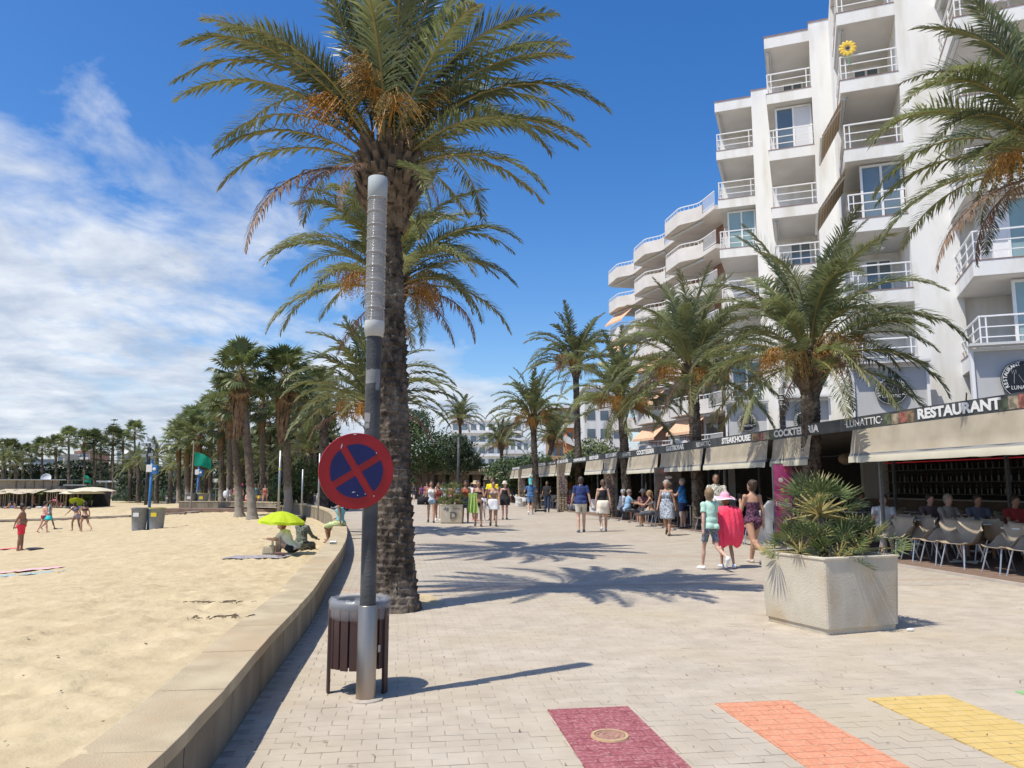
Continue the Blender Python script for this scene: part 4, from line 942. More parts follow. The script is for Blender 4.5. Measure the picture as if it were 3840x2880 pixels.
# a can, a wrapper and leaf litter
p = G(3415, 2368); mb = MB(); r = random.Random(4)
mb.ball((0, 0, .018), (.045, .02, .018), 8, 5); tag(mb.build('crumpled_paper', mat('paper', (.75, .74, .7)), loc=p), 'crumpled white paper beside the corner of the near planter', 'litter')
p = D(1238, 2064, 15.2); mb = MB(); mb.tube([(-.06, 0, .033), (.06, 0, .033)], .033, n=14); o = mb.build('drink_can', mat('can', (.25, .27, .28), (.5, .5, .48), scale=30, rough=.35, metal=.6), loc=(xwall(15.2) - .17, 15.2, WH)); tag(o, 'crushed drink can lying on top of the low wall', 'can')
mb = MB()
for k in range(420):
    y = r.uniform(3, 13); x = r.uniform(xwall(y) + .05, .7 * y + .5); s_ = r.uniform(.006, .02); a = r.uniform(0, pi); d = Vector((cos(a), sin(a), r.uniform(-.1, .3))) * s_; e = Vector((-sin(a), cos(a), 0)) * s_ * .3
    c = Vector((x, y, .008)); mb.add([c - d, c + e, c + d + Vector((0, 0, .004)), c - e], [(0, 1, 2, 3)])
o = mb.build('leaf_litter', mat('litter', (.10, .075, .05), (.3, .22, .14), scale=3, coord='World', rough=.9), kind='stuff')
# ================================================================= THE WHITE APARTMENT BLOCK
white = mat('white_render', (.74, .73, .70), (.81, .80, .77), scale=.7, rough=.9, bump=.35, bscale=18, detail=9, c3=(.66, .635, .57), s3=1.0, stretch=(1.6, 1.6, .3))
white2 = mat('white_paint', (.78, .78, .77), (.82, .82, .81), scale=2, rough=.6)
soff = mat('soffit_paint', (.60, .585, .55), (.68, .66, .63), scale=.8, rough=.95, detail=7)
rail_m = mat('rail_white', (.80, .80, .79), rough=.4)
redtile = mat('red_coping', (.28, .15, .12), (.36, .21, .17), scale=6, rough=.8)
glassm = mat('window_glass', (.10, .14, .17), (.16, .21, .24), scale=.6, rough=.06, spec=.9)
glassg = mat('window_glass_green', (.22, .33, .33), (.30, .42, .41), scale=.5, rough=.10, spec=.8)
shut = mat('roller_shutter', (.74, .75, .77), rough=.6)
alu = mat('awning_box', (.62, .62, .60), rough=.5)
stripe_m = mat('striped_awning', (.50, .33, .17), (.58, .50, .38), scale=1, rough=.9)
ns, ls = nodes_of(stripe_m); b_ = [q for q in ns if q.type == 'BSDF_PRINCIPLED'][0]
wv = ns.new('ShaderNodeTexWave'); wv.inputs['Scale'].default_value = 2.6; wv.bands_direction = 'X'; tcn = ns.new('ShaderNodeTexCoord'); ls.new(tcn.outputs['Object'], wv.inputs[0])
rp = ns.new('ShaderNodeValToRGB'); rp.color_ramp.interpolation = 'CONSTANT'; rp.color_ramp.elements[0].color = (.52, .32, .13, 1); rp.color_ramp.elements[1].position = .5; rp.color_ramp.elements[1].color = (.60, .52, .40, 1); ls.new(wv.outputs[0], rp.inputs[0]); ls.new(rp.outputs[0], b_.inputs['Base Color'])
BU = Vector((.936, -.353, 0)); BWd = Vector((.353, .936, 0)); BANG = atan2(BU.y, BU.x)
def uw(px, py, Y):
    p = D(px, py, Y); return p.dot(BU), p.dot(BWd)
bays = []
for px, py, Y, pr in ((2683, 504, 42, 2822), (2880, 495, 35.5, 3052), (3160, 480, 29, 3385), (3640, 870, 24.8, 4300)):
    u, w = uw(px, py, Y)
    # right end of the balcony on the same front plane
    r1 = ray(pr, py); # solve (r1*t).w = w
    t = w / (r1.x * BWd.x + r1.y * BWd.y); p = r1 * t; bays.append([u, w, p.x * BU.x + p.y * BU.y])
orig = BU * bays[0][0] + BWd * bays[0][1]
def loc_of(p): p = Vector(p) - orig; return (p.dot(BU), p.dot(BWd), p.z)
U0, W0 = bays[0][0], bays[0][1]
for b in bays: b[0] -= U0; b[2] -= U0; b[1] -= W0
blk = thing('apartment_block', 'tall white stepped apartment block with open balconies above the restaurant canopies', 'building', (orig.x, orig.y, 0), BANG)
FL0, FH, NF = 3.0, 2.9, 8           # first floor level, storey height
ROOF = FL0 + FH * 7 + 0.05
def fl(k): return FL0 + FH * (k - 1)
# walls: one mass behind every bay + pilaster fronts
mb = MB()
back = 14
for i, (u0, w0, u1) in enumerate(bays):
    nx = bays[i + 1][0] if i + 1 < len(bays) else u1 + 1.2
    nw = bays[i + 1][1] if i + 1 < len(bays) else w0
    depth = 3.4
    top = ROOF + (0.45 if i < 3 else .45)
    mb.b2(u0 - .002 * i, u1 - .0, w0 + depth, back + .01 * i, 0, top - .4 - .01 * i)                  # rear wall of the balconies
    mb.b2(u1, nx + 0.25, w0, back - .02 * i, 0, top)                                  # pilaster
    if i == 0: mb.b2(u0, u0 + .0, 0, 0, 0, 0)
    mb.b2(u0 + .01, u1, w0 + .01, w0 + depth, 0, fl(1) - .0 )
mb.build('wall', white, blk)
for i, (u0, w0, u1) in enumerate(bays):
    nx = bays[i + 1][0] if i + 1 < len(bays) else u1 + 1.2
    mb = MB(); mb.b2(u1 - .03, nx + .28, w0 - .03, w0 + .3, ROOF + .45, ROOF + .49); mb.build('roof_coping', redtile, blk)
    mb = MB(); mb.b2(u0 - .03, u1 - .03, w0 - .03, w0 + .3, ROOF + .12, ROOF + .16); mb.build('roof_coping', redtile, blk)
# balcony parts of each bay and floor
def railing(par, u0, u1, w, z, left=None, left_w=None):
    mb = MB(); H = 1.0
    for dz in (.30, .64): mb.bar((u0, w, z + dz), (u1, w, z + dz), .035)
    mb.bar((u0, w, z + H), (u1, w, z + H), .06, .05)
    n = max(2, int(round((u1 - u0) / 1.5)) + 1)
    for k in range(n):
        u = u0 + .18 + (u1 - u0 - .36) * k / (n - 1); mb.bar((u, w, z), (u, w, z + H), .04)
    mb.bar((u0, w, z), (u0, w, z + H), .04)
    if left_w:
        for dz in (.30, .64): mb.bar((u0, w, z + dz), (u0, left_w, z + dz), .035)
        mb.bar((u0, w, z + H), (u0, left_w, z + H), .06, .05)
        m = max(2, int((left_w - w) / 1.0));
        for k in range(1, m + 1): mb.bar((u0, w + (left_w - w) * k / m - .05, z), (u0, w + (left_w - w) * k / m - .05, z + H), .04)
    mb.build('railing', rail_m, par)
def window(par, u0, u1, w, z0, z1, gm, shutter=None, name='window'):
    mb = MB(); fw = .09; mb.b2(u0, u1, w - .05, w + .06, z1 - fw, z1); mb.b2(u0, u1, w - .05, w + .06, z0, z0 + fw)
    um = (u0 + u1) / 2
    for u in (u0, um - fw / 2, u1 - fw): mb.b2(u, u + fw, w - .045, w + .055, z0 + fw, z1 - fw)
    o = mb.build(name, white2, par)
    for k, (a, b) in enumerate(((u0 + fw, um - fw / 2), (um + fw / 2, u1 - fw))):
        if shutter is not None and k == shutter:
            q = MB(); zz = z0 + fw; 
            while zz < z1 - fw - .02: q.b2(a, b, w - .022, w + .02, zz, zz + .042); zz += .05
            q.build('roller_shutter', shut, o)
        else:
            q = MB(); q.b2(a, b, w, w + .02, z0 + fw, z1 - fw); q.build('pane', gm, o)
            if gm is glassg or k == 0:
                pass
    return o
DEP = 3.4
for i, (u0, w0, u1) in enumerate(bays):
    for k in range(1, 8):
        z = fl(k)
        mb = MB(); mb.b2(u0, u1, w0, w0 + DEP - .004, z - .42, z); mb.b2(u0, u1, w0, w0 + .14, z, z + .10); mb.b2(u0, u0 + .14, w0 + .142, w0 + DEP, z, z + .10)
        o = mb.build('balcony', [white], blk)
        q = MB(); q.b2(u0 - .02, u1, w0 - .02, w0 + .16, z + .102, z + .125); q.b2(u0 - .02, u0 + .16, w0 + .162, w0 + DEP, z + .102, z + .125); q.build('tile_edge', redtile, o)
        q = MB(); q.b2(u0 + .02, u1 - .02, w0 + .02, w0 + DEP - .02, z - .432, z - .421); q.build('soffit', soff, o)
        if k > 1 or i == 3: railing(o, u0 + .06, u1 - .03, w0 + .07, z + .12, left_w=w0 + DEP if True else None)
    z = fl(8); mb = MB(); mb.b2(u0, u1, w0, w0 + DEP - .004, z - .42, ROOF + .119); o = mb.build('roof_slab', white, blk)
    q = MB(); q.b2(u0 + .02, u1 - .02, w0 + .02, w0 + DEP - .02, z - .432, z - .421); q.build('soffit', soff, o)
# glazed-in balconies and windows
window(blk, bays[0][0] + .45, bays[0][2] - .05, bays[0][1] + .55, fl(5) + .15, fl(6) - .5, glassg)
window(blk, bays[0][0] + .35, bays[0][2] - .05, bays[0][1] + .5, fl(2) + .15, fl(3) - .5, glassm)
window(blk, bays[1][0] + .35, bays[1][2] - .05, bays[1][1] + .5, fl(6) + .15, fl(7) - .5, glassm, shutter=1)
window(blk, bays[2][0] + .55, bays[2][2] - .05, bays[2][1] + .5, fl(4) + .15, fl(5) - .5, glassm)
for k in (3, 2): window(blk, bays[3][0] + 1.2, bays[3][0] + 4.5, bays[3][1] + .7, fl(k) + .15, fl(k + 1) - .5, glassg, shutter=1 if k == 3 else None)
q = MB(); w_ = bays[3]; q.b2(w_[0] + .75, w_[0] + .8, w_[1] + .7, w_[1] + DEP, fl(3) + .15, fl(4) - .45); q.b2(w_[0] + .75, w_[0] + 1.2, w_[1] + .68, w_[1] + .76, fl(3) + .15, fl(4) - .45); q.build('side_screen', white2, blk)
q = MB(); zz = fl(3) + .2
while zz < fl(4) - .5: q.b2(w_[0] + .735, w_[0] + .748, w_[1] + .8, w_[1] + DEP - .1, zz, zz + .04); zz += .05
q.build('side_shutter', shut, blk)
for i, k, u in ((2, 3, .62), (1, 7, .55), (2, 6, .2), (1, 4, .75)):     # rear doors and a lamp in the recess
    u0, w0, u1 = bays[i]; window(blk, u0 + (u1 - u0) * .35, u1 - .3, w0 + DEP - .06, fl(k) + .12, fl(k) + 2.2, glassm, name='balcony_door')
q = MB(); c_ = (bays[2][0] + bays[2][2]) / 2; q.lathe([(.001, 0), (.12, 0), (.14, .05), (.05, .09), (.02, .1), (.02, .3)], c=(c_ + .2, bays[2][1] + 1.6, fl(4) - .74), n=14); q.build('ceiling_lamp', white2, blk)
# rolled awnings along balcony sides
for i, k, side in ((0, 7, 0), (0, 6, 0), (1, 7, 0), (1, 4, 0), (1, 3, 0), (2, 6, 0), (2, 5, 0), (3, 6, 0), (3, 5, 0), (3, 7, 0), (3, 4, 0)):
    u0, w0, u1 = bays[i]; z = fl(k + 1) - .55; mb = MB()
    mb.tube([(u0 + .13, w0 + .25, z - .02), (u0 + .13, w0 + DEP - .15, z - .02)], .07, n=10); mb.b2(u0 + .05, u0 + .22, w0 + .2, w0 + DEP - .1, z + .05, z + .12)
    mb.tube([(u0 + .24, w0 + .3, z), (u0 + .24, w0 + DEP - .3, z - .02)], .03, n=6); mb.build('rolled_awning', alu, blk, smooth=False)
# two let-down striped awnings on the third bay
for k, dr, ln in ((5, 1.5, 0.8), (4, 1.7, 1.1)):
    u0, w0, u1 = bays[2]; z = fl(k + 1) - .6; mb = MB(); n_ = 8; top = []; 
    for j in range(n_ + 1):
        w = w0 + .1 + (DEP - .5) * j / n_; sag = .03 * sin(j)
        mb.v += [(u0 + .05, w, z), (u0 - ln + sag, w, z - dr)]
    for j in range(n_): mb.f.append((2 * j, 2 * j + 1, 2 * j + 3, 2 * j + 2)); mb.mi.append(0)
    mb.build('striped_awning', stripe_m, blk); mb = MB(); mb.tube([(u0 - ln, w0 + .08, z - dr), (u0 - ln, w0 + DEP - .38, z - dr)], .045, n=8); mb.bar((u0, w0 + .3, z - .3), (u0 - ln, w0 + .3, z - dr), .03); mb.build('awning_bar', rail_m, blk)
# windows with round restaurant boards on the first floor
black = mat('sign_black', (.012, .014, .018), rough=.35); lett = mat('sign_letter', (.72, .72, .70), rough=.5)
grey_panel = mat('grey_blind', (.47, .47, .46), (.53, .53, .52), scale=1, rough=.6)
def round_board(par, u, w, z, r):
    b = thing('round_signboard', '', 'sign', (0, 0, 0)); 
    return b
def logo_sign(px, py, Y, r, label, w_off=0.0, bay=None):
    p = D(px, py, Y); t = thing('round_signboard', label, 'sign', p, BANG, 'round restaurant boards in the first floor windows')
    mb = MB(); ydisc(mb, [(.01, .03), (r, .03), (r, 0), (r - .002, -.001)], 40); mb.build('board', black, t)
    mb = MB(); n = 48
    for rr, ww in ((r * .96, r * .02),):
        for k in range(n):
            a, b = 2 * pi * k / n, 2 * pi * (k + 1) / n
            mb.add([(rr * cos(a), -.004, rr * sin(a)), (rr * cos(b), -.004, rr * sin(b)), ((rr - ww) * cos(b), -.004, (rr - ww) * sin(b)), ((rr - ww) * cos(a), -.004, (rr - ww) * sin(a))], [(0, 1, 2, 3)])
    # crossed fork and knife
    mb.bar((-.42 * r, -.006, -.2 * r), (-.16 * r, -.006, .30 * r) if False else (-.38 * r, -.006, .34 * r), .05 * r, .004); mb.bar((.42 * r, -.006, -.2 * r), (.38 * r, -.006, .34 * r), .06 * r, .004)
    for dx in (-.08, 0, .08): mb.bar(((-.38 + dx) * r, -.006, .3 * r), ((-.40 + dx * 1.2) * r, -.006, .5 * r), .03 * r, .004)
    mb.bar((.38 * r, -.006, .3 * r), (.46 * r, -.006, .5 * r), .07 * r, .004); mb.bar((-.2 * r, -.006, .25 * r), (0, -.006, -.15 * r), .03 * r, .004); mb.bar((.2 * r, -.006, .25 * r), (0, -.006, -.15 * r), .03 * r, .004)
    mb.build('emblem', lett, t)
    me = text_mesh('LUNATTIC', .28 * r, .002, .0, width=1.1 * r); me.materials.append(lett); inst('lettering', me, t, loc=(0, -.006, -.42 * r), rot=(pi / 2, 0, 0))
    txt = 'RESTAURANT & COCKTAIL'
    for i, ch in enumerate(txt):
        if ch == ' ': continue
        a = radians(205 - 230 * i / (len(txt) - 1)); me = text_mesh(ch, .24 * r, .002, .004); me.materials.append(lett)
        inst('letter', me, t, loc=(.80 * r * cos(a), -.006, .80 * r * sin(a)), rot=(pi / 2, -(a - pi / 2), 0))
    return t
def sign_window(px, py, Y, wd, ht):
    u, w = uw(px, py, Y); z = D(px, py, Y).z; u -= U0; w -= W0
    mb = MB(); mb.b2(u - wd / 2, u + wd / 2, w + .06, w + .10, z - ht / 2, z + ht / 2); mb.build('blind_panel', grey_panel, blk)
    mb = MB(); f = .10
    mb.b2(u - wd / 2 - f, u - wd / 2, w - .02, w + .25, z - ht / 2, z + ht / 2 + .0); mb.b2(u + wd / 2, u + wd / 2 + f, w - .02, w + .25, z - ht / 2, z + ht / 2); mb.b2(u - wd / 2 - f, u + wd / 2 + f, w - .022, w + .25, z + ht / 2, z + ht / 2 + f)
    mb.b2(u - .02, u + .02, w + .03, w + .08, z - ht / 2, z - ht * .28)
    mb.build('window_frame', white2, blk)
    mb = MB(); mb.b2(u - wd / 2 - .15, u + wd / 2 + .15, w - .35, w + .1, z + ht / 2 + .14, z + ht / 2 + .22); mb.build('awning_cassette', alu, blk)
for px, py, Y, r, lb in ((2802, 1582, 40.6, .50, 'smallest round black restaurant board with cutlery, above the word STEAKHOUSE'), (3020, 1578, 34.3, .50, 'round black cutlery board partly behind the broad date palm trunk'),
                     (3342, 1462, 28.0, .55, 'round black cutlery board above the wide canopy, clear of palm trunks'), (3838, 1422, 24.0, .62, 'round black board cut by the picture edge above RESTAURANT')):
    logo_sign(px, py, Y, r, lb)
    u, w = uw(px, py, Y)
for px, py, Y, wd, ht in ((2802, 1600, 40.65, 2.0, 2.3), (3020, 1600, 34.35, 2.0, 2.3), (3342, 1500, 28.05, 2.4, 2.4), (3838, 1450, 24.05, 2.6, 2.4)): sign_window(px, py, Y, wd, ht)
# a sunflower windmill and a towel on balcony rails
p = orig + BU * (bays[2][0] + .35) + BWd * (bays[2][1] - .05); t = thing('flower_windmill', 'big yellow plastic sunflower windmill tied to a white balcony rail', 'windmill', (p.x, p.y, fl(6) + 1.15), BANG)
yel = mat('yellow_plastic', (.75, .48, .04), (.82, .58, .08), scale=5, rough=.5)
mb = MB()
for k in range(12): a = 2 * pi * k / 12; mb.ball((.22 * cos(a), 0, .22 * sin(a) + .25), (.12, .02, .07), 6, 5, R=Matrix.Rotation(-a, 3, 'Y'))
mb.build('petals', yel, t); mb = MB(); mb.ball((0, -.03, .25), (.07, .03, .07)); mb.build('centre', mat('flower_centre', (.08, .04, .02)), t)
mb = MB(); mb.tube([(0, 0, .1), (0, 0, -.5)], .015); mb.build('stick', mat('green_stick', (.1, .4, .2)), t)
cl = mat('lilac_cloth', (.62, .55, .62), (.72, .66, .72), scale=6, rough=.9)
def cloth(loc, rz, wd, ht, m, label, seed=1, name='towel', cat='towel'):
    mb = MB(); n1, n2 = 14, 10
    for i in range(n2 + 1):
        for k in range(n1 + 1): mb.v.append((wd * (k / n1 - .5) * (1 - .12 * sin(i * .6)), -.05 - .05 * sin(k * 1.3 + i * .25) * (i / n2) + .02 * noise.noise(Vector((k, i, seed))), -ht * i / n2))
    for i in range(n2):
        for k in range(n1): mb.f.append((i * (n1 + 1) + k, i * (n1 + 1) + k + 1, (i + 1) * (n1 + 1) + k + 1, (i + 1) * (n1 + 1) + k)); mb.mi.append(0)
    return tag(mb.build(name, m, loc=loc, rz=rz, smooth=True), label, cat)
p = orig + BU * (bays[3][0] + 1.25) + BWd * (bays[3][1] - .02); cloth((p.x, p.y, fl(6) + 1.15), BANG, .9, .8, cl, 'pale lilac towel hung over the upper right balcony rail')

# ================================================================= THE CURVED CREAM BLOCK
cream = mat('cream_render', (.62, .58, .53), (.72, .68, .63), scale=.8, rough=.9, detail=8, bump=.2, bscale=15)
brick_m = mat('brick_wall', (.20, .09, .06), (.28, .14, .10), scale=3, rough=.9)
ns, ls = nodes_of(brick_m); b_ = [q for q in ns if q.type == 'BSDF_PRINCIPLED'][0]
bt = ns.new('ShaderNodeTexBrick'); bt.inputs['Scale'].default_value = 1; bt.inputs['Brick Width'].default_value = .25; bt.inputs['Row Height'].default_value = .07; bt.inputs['Mortar Size'].default_value = .008
bt.inputs['Color1'].default_value = (.24, .11, .075, 1); bt.inputs['Color2'].default_value = (.30, .15, .10, 1); bt.inputs['Mortar'].default_value = (.35, .29, .24, 1)
tcn = ns.new('ShaderNodeTexCoord'); mp_ = ns.new('ShaderNodeMapping'); mp_.inputs['Rotation'].default_value = (pi / 2, 0, 0); ls.new(tcn.outputs['Object'], mp_.inputs[0]); ls.new(mp_.outputs[0], bt.inputs[0]); ls.new(bt.outputs[0], b_.inputs['Base Color'])
orange_awn = mat('salmon_awning', (.62, .36, .22), (.70, .45, .29), scale=4, rough=.9)
pA = Vector((15.0, 53.2, 0)); pB = Vector((11.0, 75.6, 0))
ev = (pB - pA); LEN = ev.length; ev.normalize(); eo = Vector((-ev.y, ev.x, 0));
if eo.x > 0: eo = -eo            # outwards, towards the promenade
RV = atan2(ev.y, ev.x)
cb = thing('curved_apartment_block', 'cream apartment block with stacked wavy balconies and brick walls behind the palms', 'building', pA, RV)
side = 1 if (Matrix.Rotation(-RV, 3, 'Z') @ eo).y > 0 else -1
ZL = [5.1 - 1.0 + 2.9 * k for k in range(7)]      # balcony floors: parapet tops at about floor + 1
mb = MB(); mb.b2(-2, LEN, side * -1.6, side * -14, 0, ZL[-1] + .02); mb.b2(-2.2, LEN + .2, side * -.4, side * -14.2, ZL[-1] + 2.6, ZL[-1] + 2.85) if False else None
mb.build('wall', cream, cb)
cols = [(0.0, 8.6), (9.2, 8.2), (18.0, 8.2)]
cl_n = []
u = -1.0; seglen = LEN / 3.0
for ci in range(3):
    u0 = ci * seglen; u1 = u0 + seglen - .15
    base_d = [0.4, .9, 1.3][ci] * 0
    prof = []
    # straight part with open rail near the camera, bulge beyond
    pts = [(0, -.6), (0, .5), (.25 * seglen, .55)]
    for k in range(7):
        f = k / 6; pts.append(((.3 + .22 * f) * seglen, .6 + 1.05 * smoothstep(0, 1, f)))
    for k in range(6):
        f = k / 5; a = f * pi / 2; pts.append(((.84 + .13 * sin(a)) * seglen, 1.65 - .9 * (1 - cos(a))))
    pts.append((.97 * seglen, -.6))
    for li, z in enumerate(ZL):
        o = None; mb = MB(); n = len(pts)
        poly = [(u0 + a, side * d) for a, d in pts] 
        if side < 0: poly = poly
        mb.prism(poly + [(u0 + .97 * seglen, side * -1.7), (u0, side * -1.7)], z - .32, z + .0)
        def band(i0, i1, za, zb, th=.12, par=None, m=cream, nm='parapet'):
            q = MB()
            for i in range(i0, i1):
                (a, d), (b, e) = pts[i], pts[i + 1]; q.add([(u0 + a, side * d, za), (u0 + b, side * e, za), (u0 + b, side * e, zb), (u0 + a, side * d, zb), (u0 + a, side * (d - th), za), (u0 + b, side * (e - th), za), (u0 + b, side * (e - th), zb), (u0 + a, side * (d - th), zb)],
                      [(0, 1, 2, 3), (7, 6, 5, 4), (3, 2, 6, 7), (0, 4, 5, 1)])
            return q.build(nm, m, par)
        bal = mb.build('balcony', cream, cb)
        band(2, n - 2, z + .002, z + .72, par=bal)
        # top rail all along, bars in the open part
        q = MB()
        for i in range(1, n - 1):
            (a, d), (b, e) = pts[i], pts[i + 1]; q.bar((u0 + a, side * (d - .05), z + 1.02), (u0 + b, side * (e - .05), z + 1.02), .06)
            if i == 1:
                q.bar((u0 + a, side * (d - .05), z + .12), (u0 + b, side * (e - .05), z + .12), .05); m_ = int((b - a) / .13)
                for j in range(m_ + 1): f = j / m_; q.bar((u0 + a + (b - a) * f, side * (d + (e - d) * f - .05), z + .1), (u0 + a + (b - a) * f, side * (d + (e - d) * f - .05), z + 1.0), .022)
            elif i < n - 2:
                m_ = max(1, int((Vector((a, d, 0)) - Vector((b, e, 0))).length / .3))
                for j in range(m_): f = j / m_; q.bar((u0 + a + (b - a) * f, side * (d + (e - d) * f - .05), z + .72), (u0 + a + (b - a) * f, side * (d + (e - d) * f - .05), z + 1.0), .022)
        q.build('railing', rail_m, bal)
        if li == 6: continue
        # brick recess, door and awning box under the next floor
        q = MB(); q.b2(u0 + .1, u0 + seglen * .62, side * -1.58, side * -1.50, z + .01, z + 2.55); q.build('brick_wall', brick_m, cb)
        q = MB(); q.b2(u0 + seglen * .64, u0 + seglen * .92, side * -1.585, side * -1.50, z + .05, z + 2.2); q.build('window', glassm, cb)
        q = MB(); q.bar((u0 + .3 * seglen, side * .35, z + 2.42), (u0 + .84 * seglen, side * 1.2, z + 2.42), .12, .14); q.build('rolled_awning', alu, cb)
        if (ci, li) in ((2, 4), (2, 3), (1, 1), (0, 0), (2, 2), (1, 2), (1, 0)):
            q = MB(); a0, a1 = u0 + .35 * seglen, u0 + .8 * seglen; q.add([(a0, side * .5, z + 2.4), (a1, side * 1.1, z + 2.4), (a1, side * 2.2, z + 1.3), (a0, side * 1.6, z + 1.3), (a0, side * 1.62, z + 1.1), (a1, side * 2.22, z + 1.1)], [(0, 1, 2, 3), (3, 2, 5, 4)]); q.build('salmon_awning', orange_awn, cb)
mb = MB(); mb.b2(-2.3, LEN + .3, side * .3, side * -14.3, ZL[-1] + 2.6, ZL[-1] + 2.9) if False else mb.b2(-2.1, 3.0, side * -4, side * -14.1, ZL[-1] + .03, ZL[-1] + 2.6)
mb.build('roof_slab', cream, cb)
# distant buildings
def far_block(px0, px1, pt, Y, floors, label, m, zb=0, depth=12, rz=0.0, bm=None, wc=5, name='apartment_building', roof_m=None, slabs=True):
    a = D(px0, 1800, Y); b = D(px1, 1800, Y); H = D((px0 + px1) / 2, pt, Y).z - zb; wd = b.x - a.x; t = thing(name, label, 'building', ((a.x + b.x) / 2, Y, zb), rz)
    mb = MB(); mb.b2(-wd / 2, wd / 2, 0, depth, 0, H); mb.build('wall', m, t); fh = H / floors
    wm = MB(); wm.b2(-wd / wc / 2 * .62, wd / wc / 2 * .62, -.03, .05, 0, fh * .52); wme = wm.mesh('window', glassm)
    for k in range(floors):
        for c in range(wc): inst('window', wme, t, loc=(-wd / 2 + wd * (c + .5) / wc, 0, k * fh + fh * .22))
        if slabs: q = MB(); q.b2(-wd / 2 - .1, wd / 2 + .1, -1.1, -.05, k * fh - .12, k * fh + .62 if k else .1); q.build('balcony', bm or white, t)
    q = MB(); q.b2(-wd / 2 - .2, wd / 2 + .2, -.3, depth, H, H + .35); q.build('roof', roof_m or white, t); return t
terr = mat('terracotta', (.42, .21, .13), (.52, .29, .19), scale=1, rough=.9); ochre = mat('ochre_wall', (.36, .22, .12), (.44, .29, .17), scale=.5, rough=.9); orangew = mat('orange_wall', (.62, .24, .09), (.70, .30, .12), scale=.5, rough=.9)
far_block(2195, 2345, 1455, 95, 6, 'white block with small windows behind the low orange-fruited palm', white, wc=3, slabs=False)
far_block(2060, 2200, 1530, 118, 5, 'ochre apartment building behind the slender palm', ochre, wc=4, bm=ochre)
t = far_block(2125, 2155, 1605, 66, 4, 'narrow orange stair tower with slanting white bands', orangew, wc=1, depth=4, slabs=False, name='stair_tower')
for k in range(4): q = MB(); q.bar((-.6, -.12, 1.0 + 1.5 * k), (.6, -.12, .5 + 1.5 * k), .1, .55); q.build('white_band', white, t)
far_block(1690, 1960, 1580, 210, 6, 'white hotel with long balconies seen between the middle palms', white, wc=8)
far_block(1885, 2010, 1650, 150, 4, 'low white building with terraces behind the dark booted palm', white, wc=5)
far_block(98, 205, 1722, 235, 4, 'white terraced hotel behind the beach palms', mat('hotel_grey', (.25, .27, .30)), zb=-1, wc=4)
t = far_block(206, 236, 1705, 232, 4, 'cream stair tower at the end of the terraced hotel', mat('cream_wall', (.62, .55, .42)), zb=-1, wc=1, slabs=False)
far_block(270, 330, 1690, 240, 5, 'brown and orange villa block on the rise behind the palms', terr, zb=-1, wc=3)
far_block(432, 500, 1690, 215, 4, 'grey flat-roofed building with a white satellite dish', mat('grey_wall', (.42, .42, .42)), zb=-1, wc=4, slabs=False)
far_block(560, 660, 1748, 200, 3, 'low white houses behind the date palms of the park', white, zb=-1, wc=5, slabs=False)
far_block(790, 830, 1490, 120, 9, 'slim pale tower block showing through the grove crowns', mat('pale_wall', (.5, .5, .48)), wc=2)
# stone pavilion at the end of the promenade
stone = mat('rubble_stone', (.20, .155, .10), (.42, .34, .24), scale=3.2, rough=.95, bump=.8, bscale=5, detail=3)
pv = thing('stone_pavilion', 'low pavilion with rubble stone piers and flat concrete roof beyond the strollers', 'building', (D(1700, 1800, 88).x, 88, 0))
hw_ = (D(1790, 1800, 88).x - D(1530, 1800, 88).x) / 2; zt = D(1700, 1768, 88).z
xs = [-hw_ + 2 * hw_ * k / 6 for k in range(7)]
for k, x in enumerate(xs): q = MB(); q.b2(x - .45, x + .45, 0, .8, 0, zt - .35); q.build('stone_pier', stone, pv)
q = MB(); q.b2(-hw_ - .9, hw_ + .9, -.6, 6, zt - .35, zt); q.build('roof', mat('pavilion_roof', (.45, .38, .28)), pv)
q = MB()
for k in range(34): x = -hw_ + 2 * hw_ * k / 33; q.b2(x - .08, x + .08, -1.0, -.61, zt - .02, zt + .25)
q.build('pergola_beams', mat('beam_pale', (.55, .46, .33)), pv)
q = MB(); q.b2(-hw_, hw_, 4, 5, 0, zt - .36); q.build('rear_wall', mat('pav_wall', (.14, .13, .12)), pv)
for x in (-1.2, 4.0): q = MB(); q.b2(x - .8, x + .8, 3.9, 3.98, .9, 2.3); q.build('window', glassg, pv)
# ================================================================= CANOPIES, TERRACES AND WHAT STANDS ON THEM
CA = 9.4 * cos(TH)           # across-promenade coordinate of the canopy front
def b_px(px): 
    r = (px - 1920) / F * 1.0; Y = 9.5 / (r + 0.1436); return (Vector((9.5 - .1436 * Y, Y, 0))).dot(BX)
CA = (Vector((9.5 - .1436 * 20, 20, 0))).dot(AX)
canvas = mat('awning_canvas', (.45, .39, .29), (.55, .485, .375), scale=2.2, rough=.9, detail=6, trans=.25)
hem = mat('awning_hem', (.58, .54, .42), (.66, .62, .49), scale=2, rough=.85, trans=.2)
greyband = mat('awning_band', (.25, .25, .24), rough=.8)
fascia = mat('fascia_black', (.035, .038, .04), (.075, .08, .08), scale=2.5, rough=.35, spec=.5)
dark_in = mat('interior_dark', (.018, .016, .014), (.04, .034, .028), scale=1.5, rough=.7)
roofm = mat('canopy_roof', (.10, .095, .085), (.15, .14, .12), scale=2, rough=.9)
post_m = mat('post_grey', (.10, .105, .11), (.15, .155, .16), scale=10, rough=.5)
deck_m = mat('deck_board', (.16, .105, .075), (.25, .175, .13), scale=3, rough=.75, detail=8, stretch=(.6, 3, 1), bump=.3, bscale=60)
ZT, ZB = 2.92, 2.66
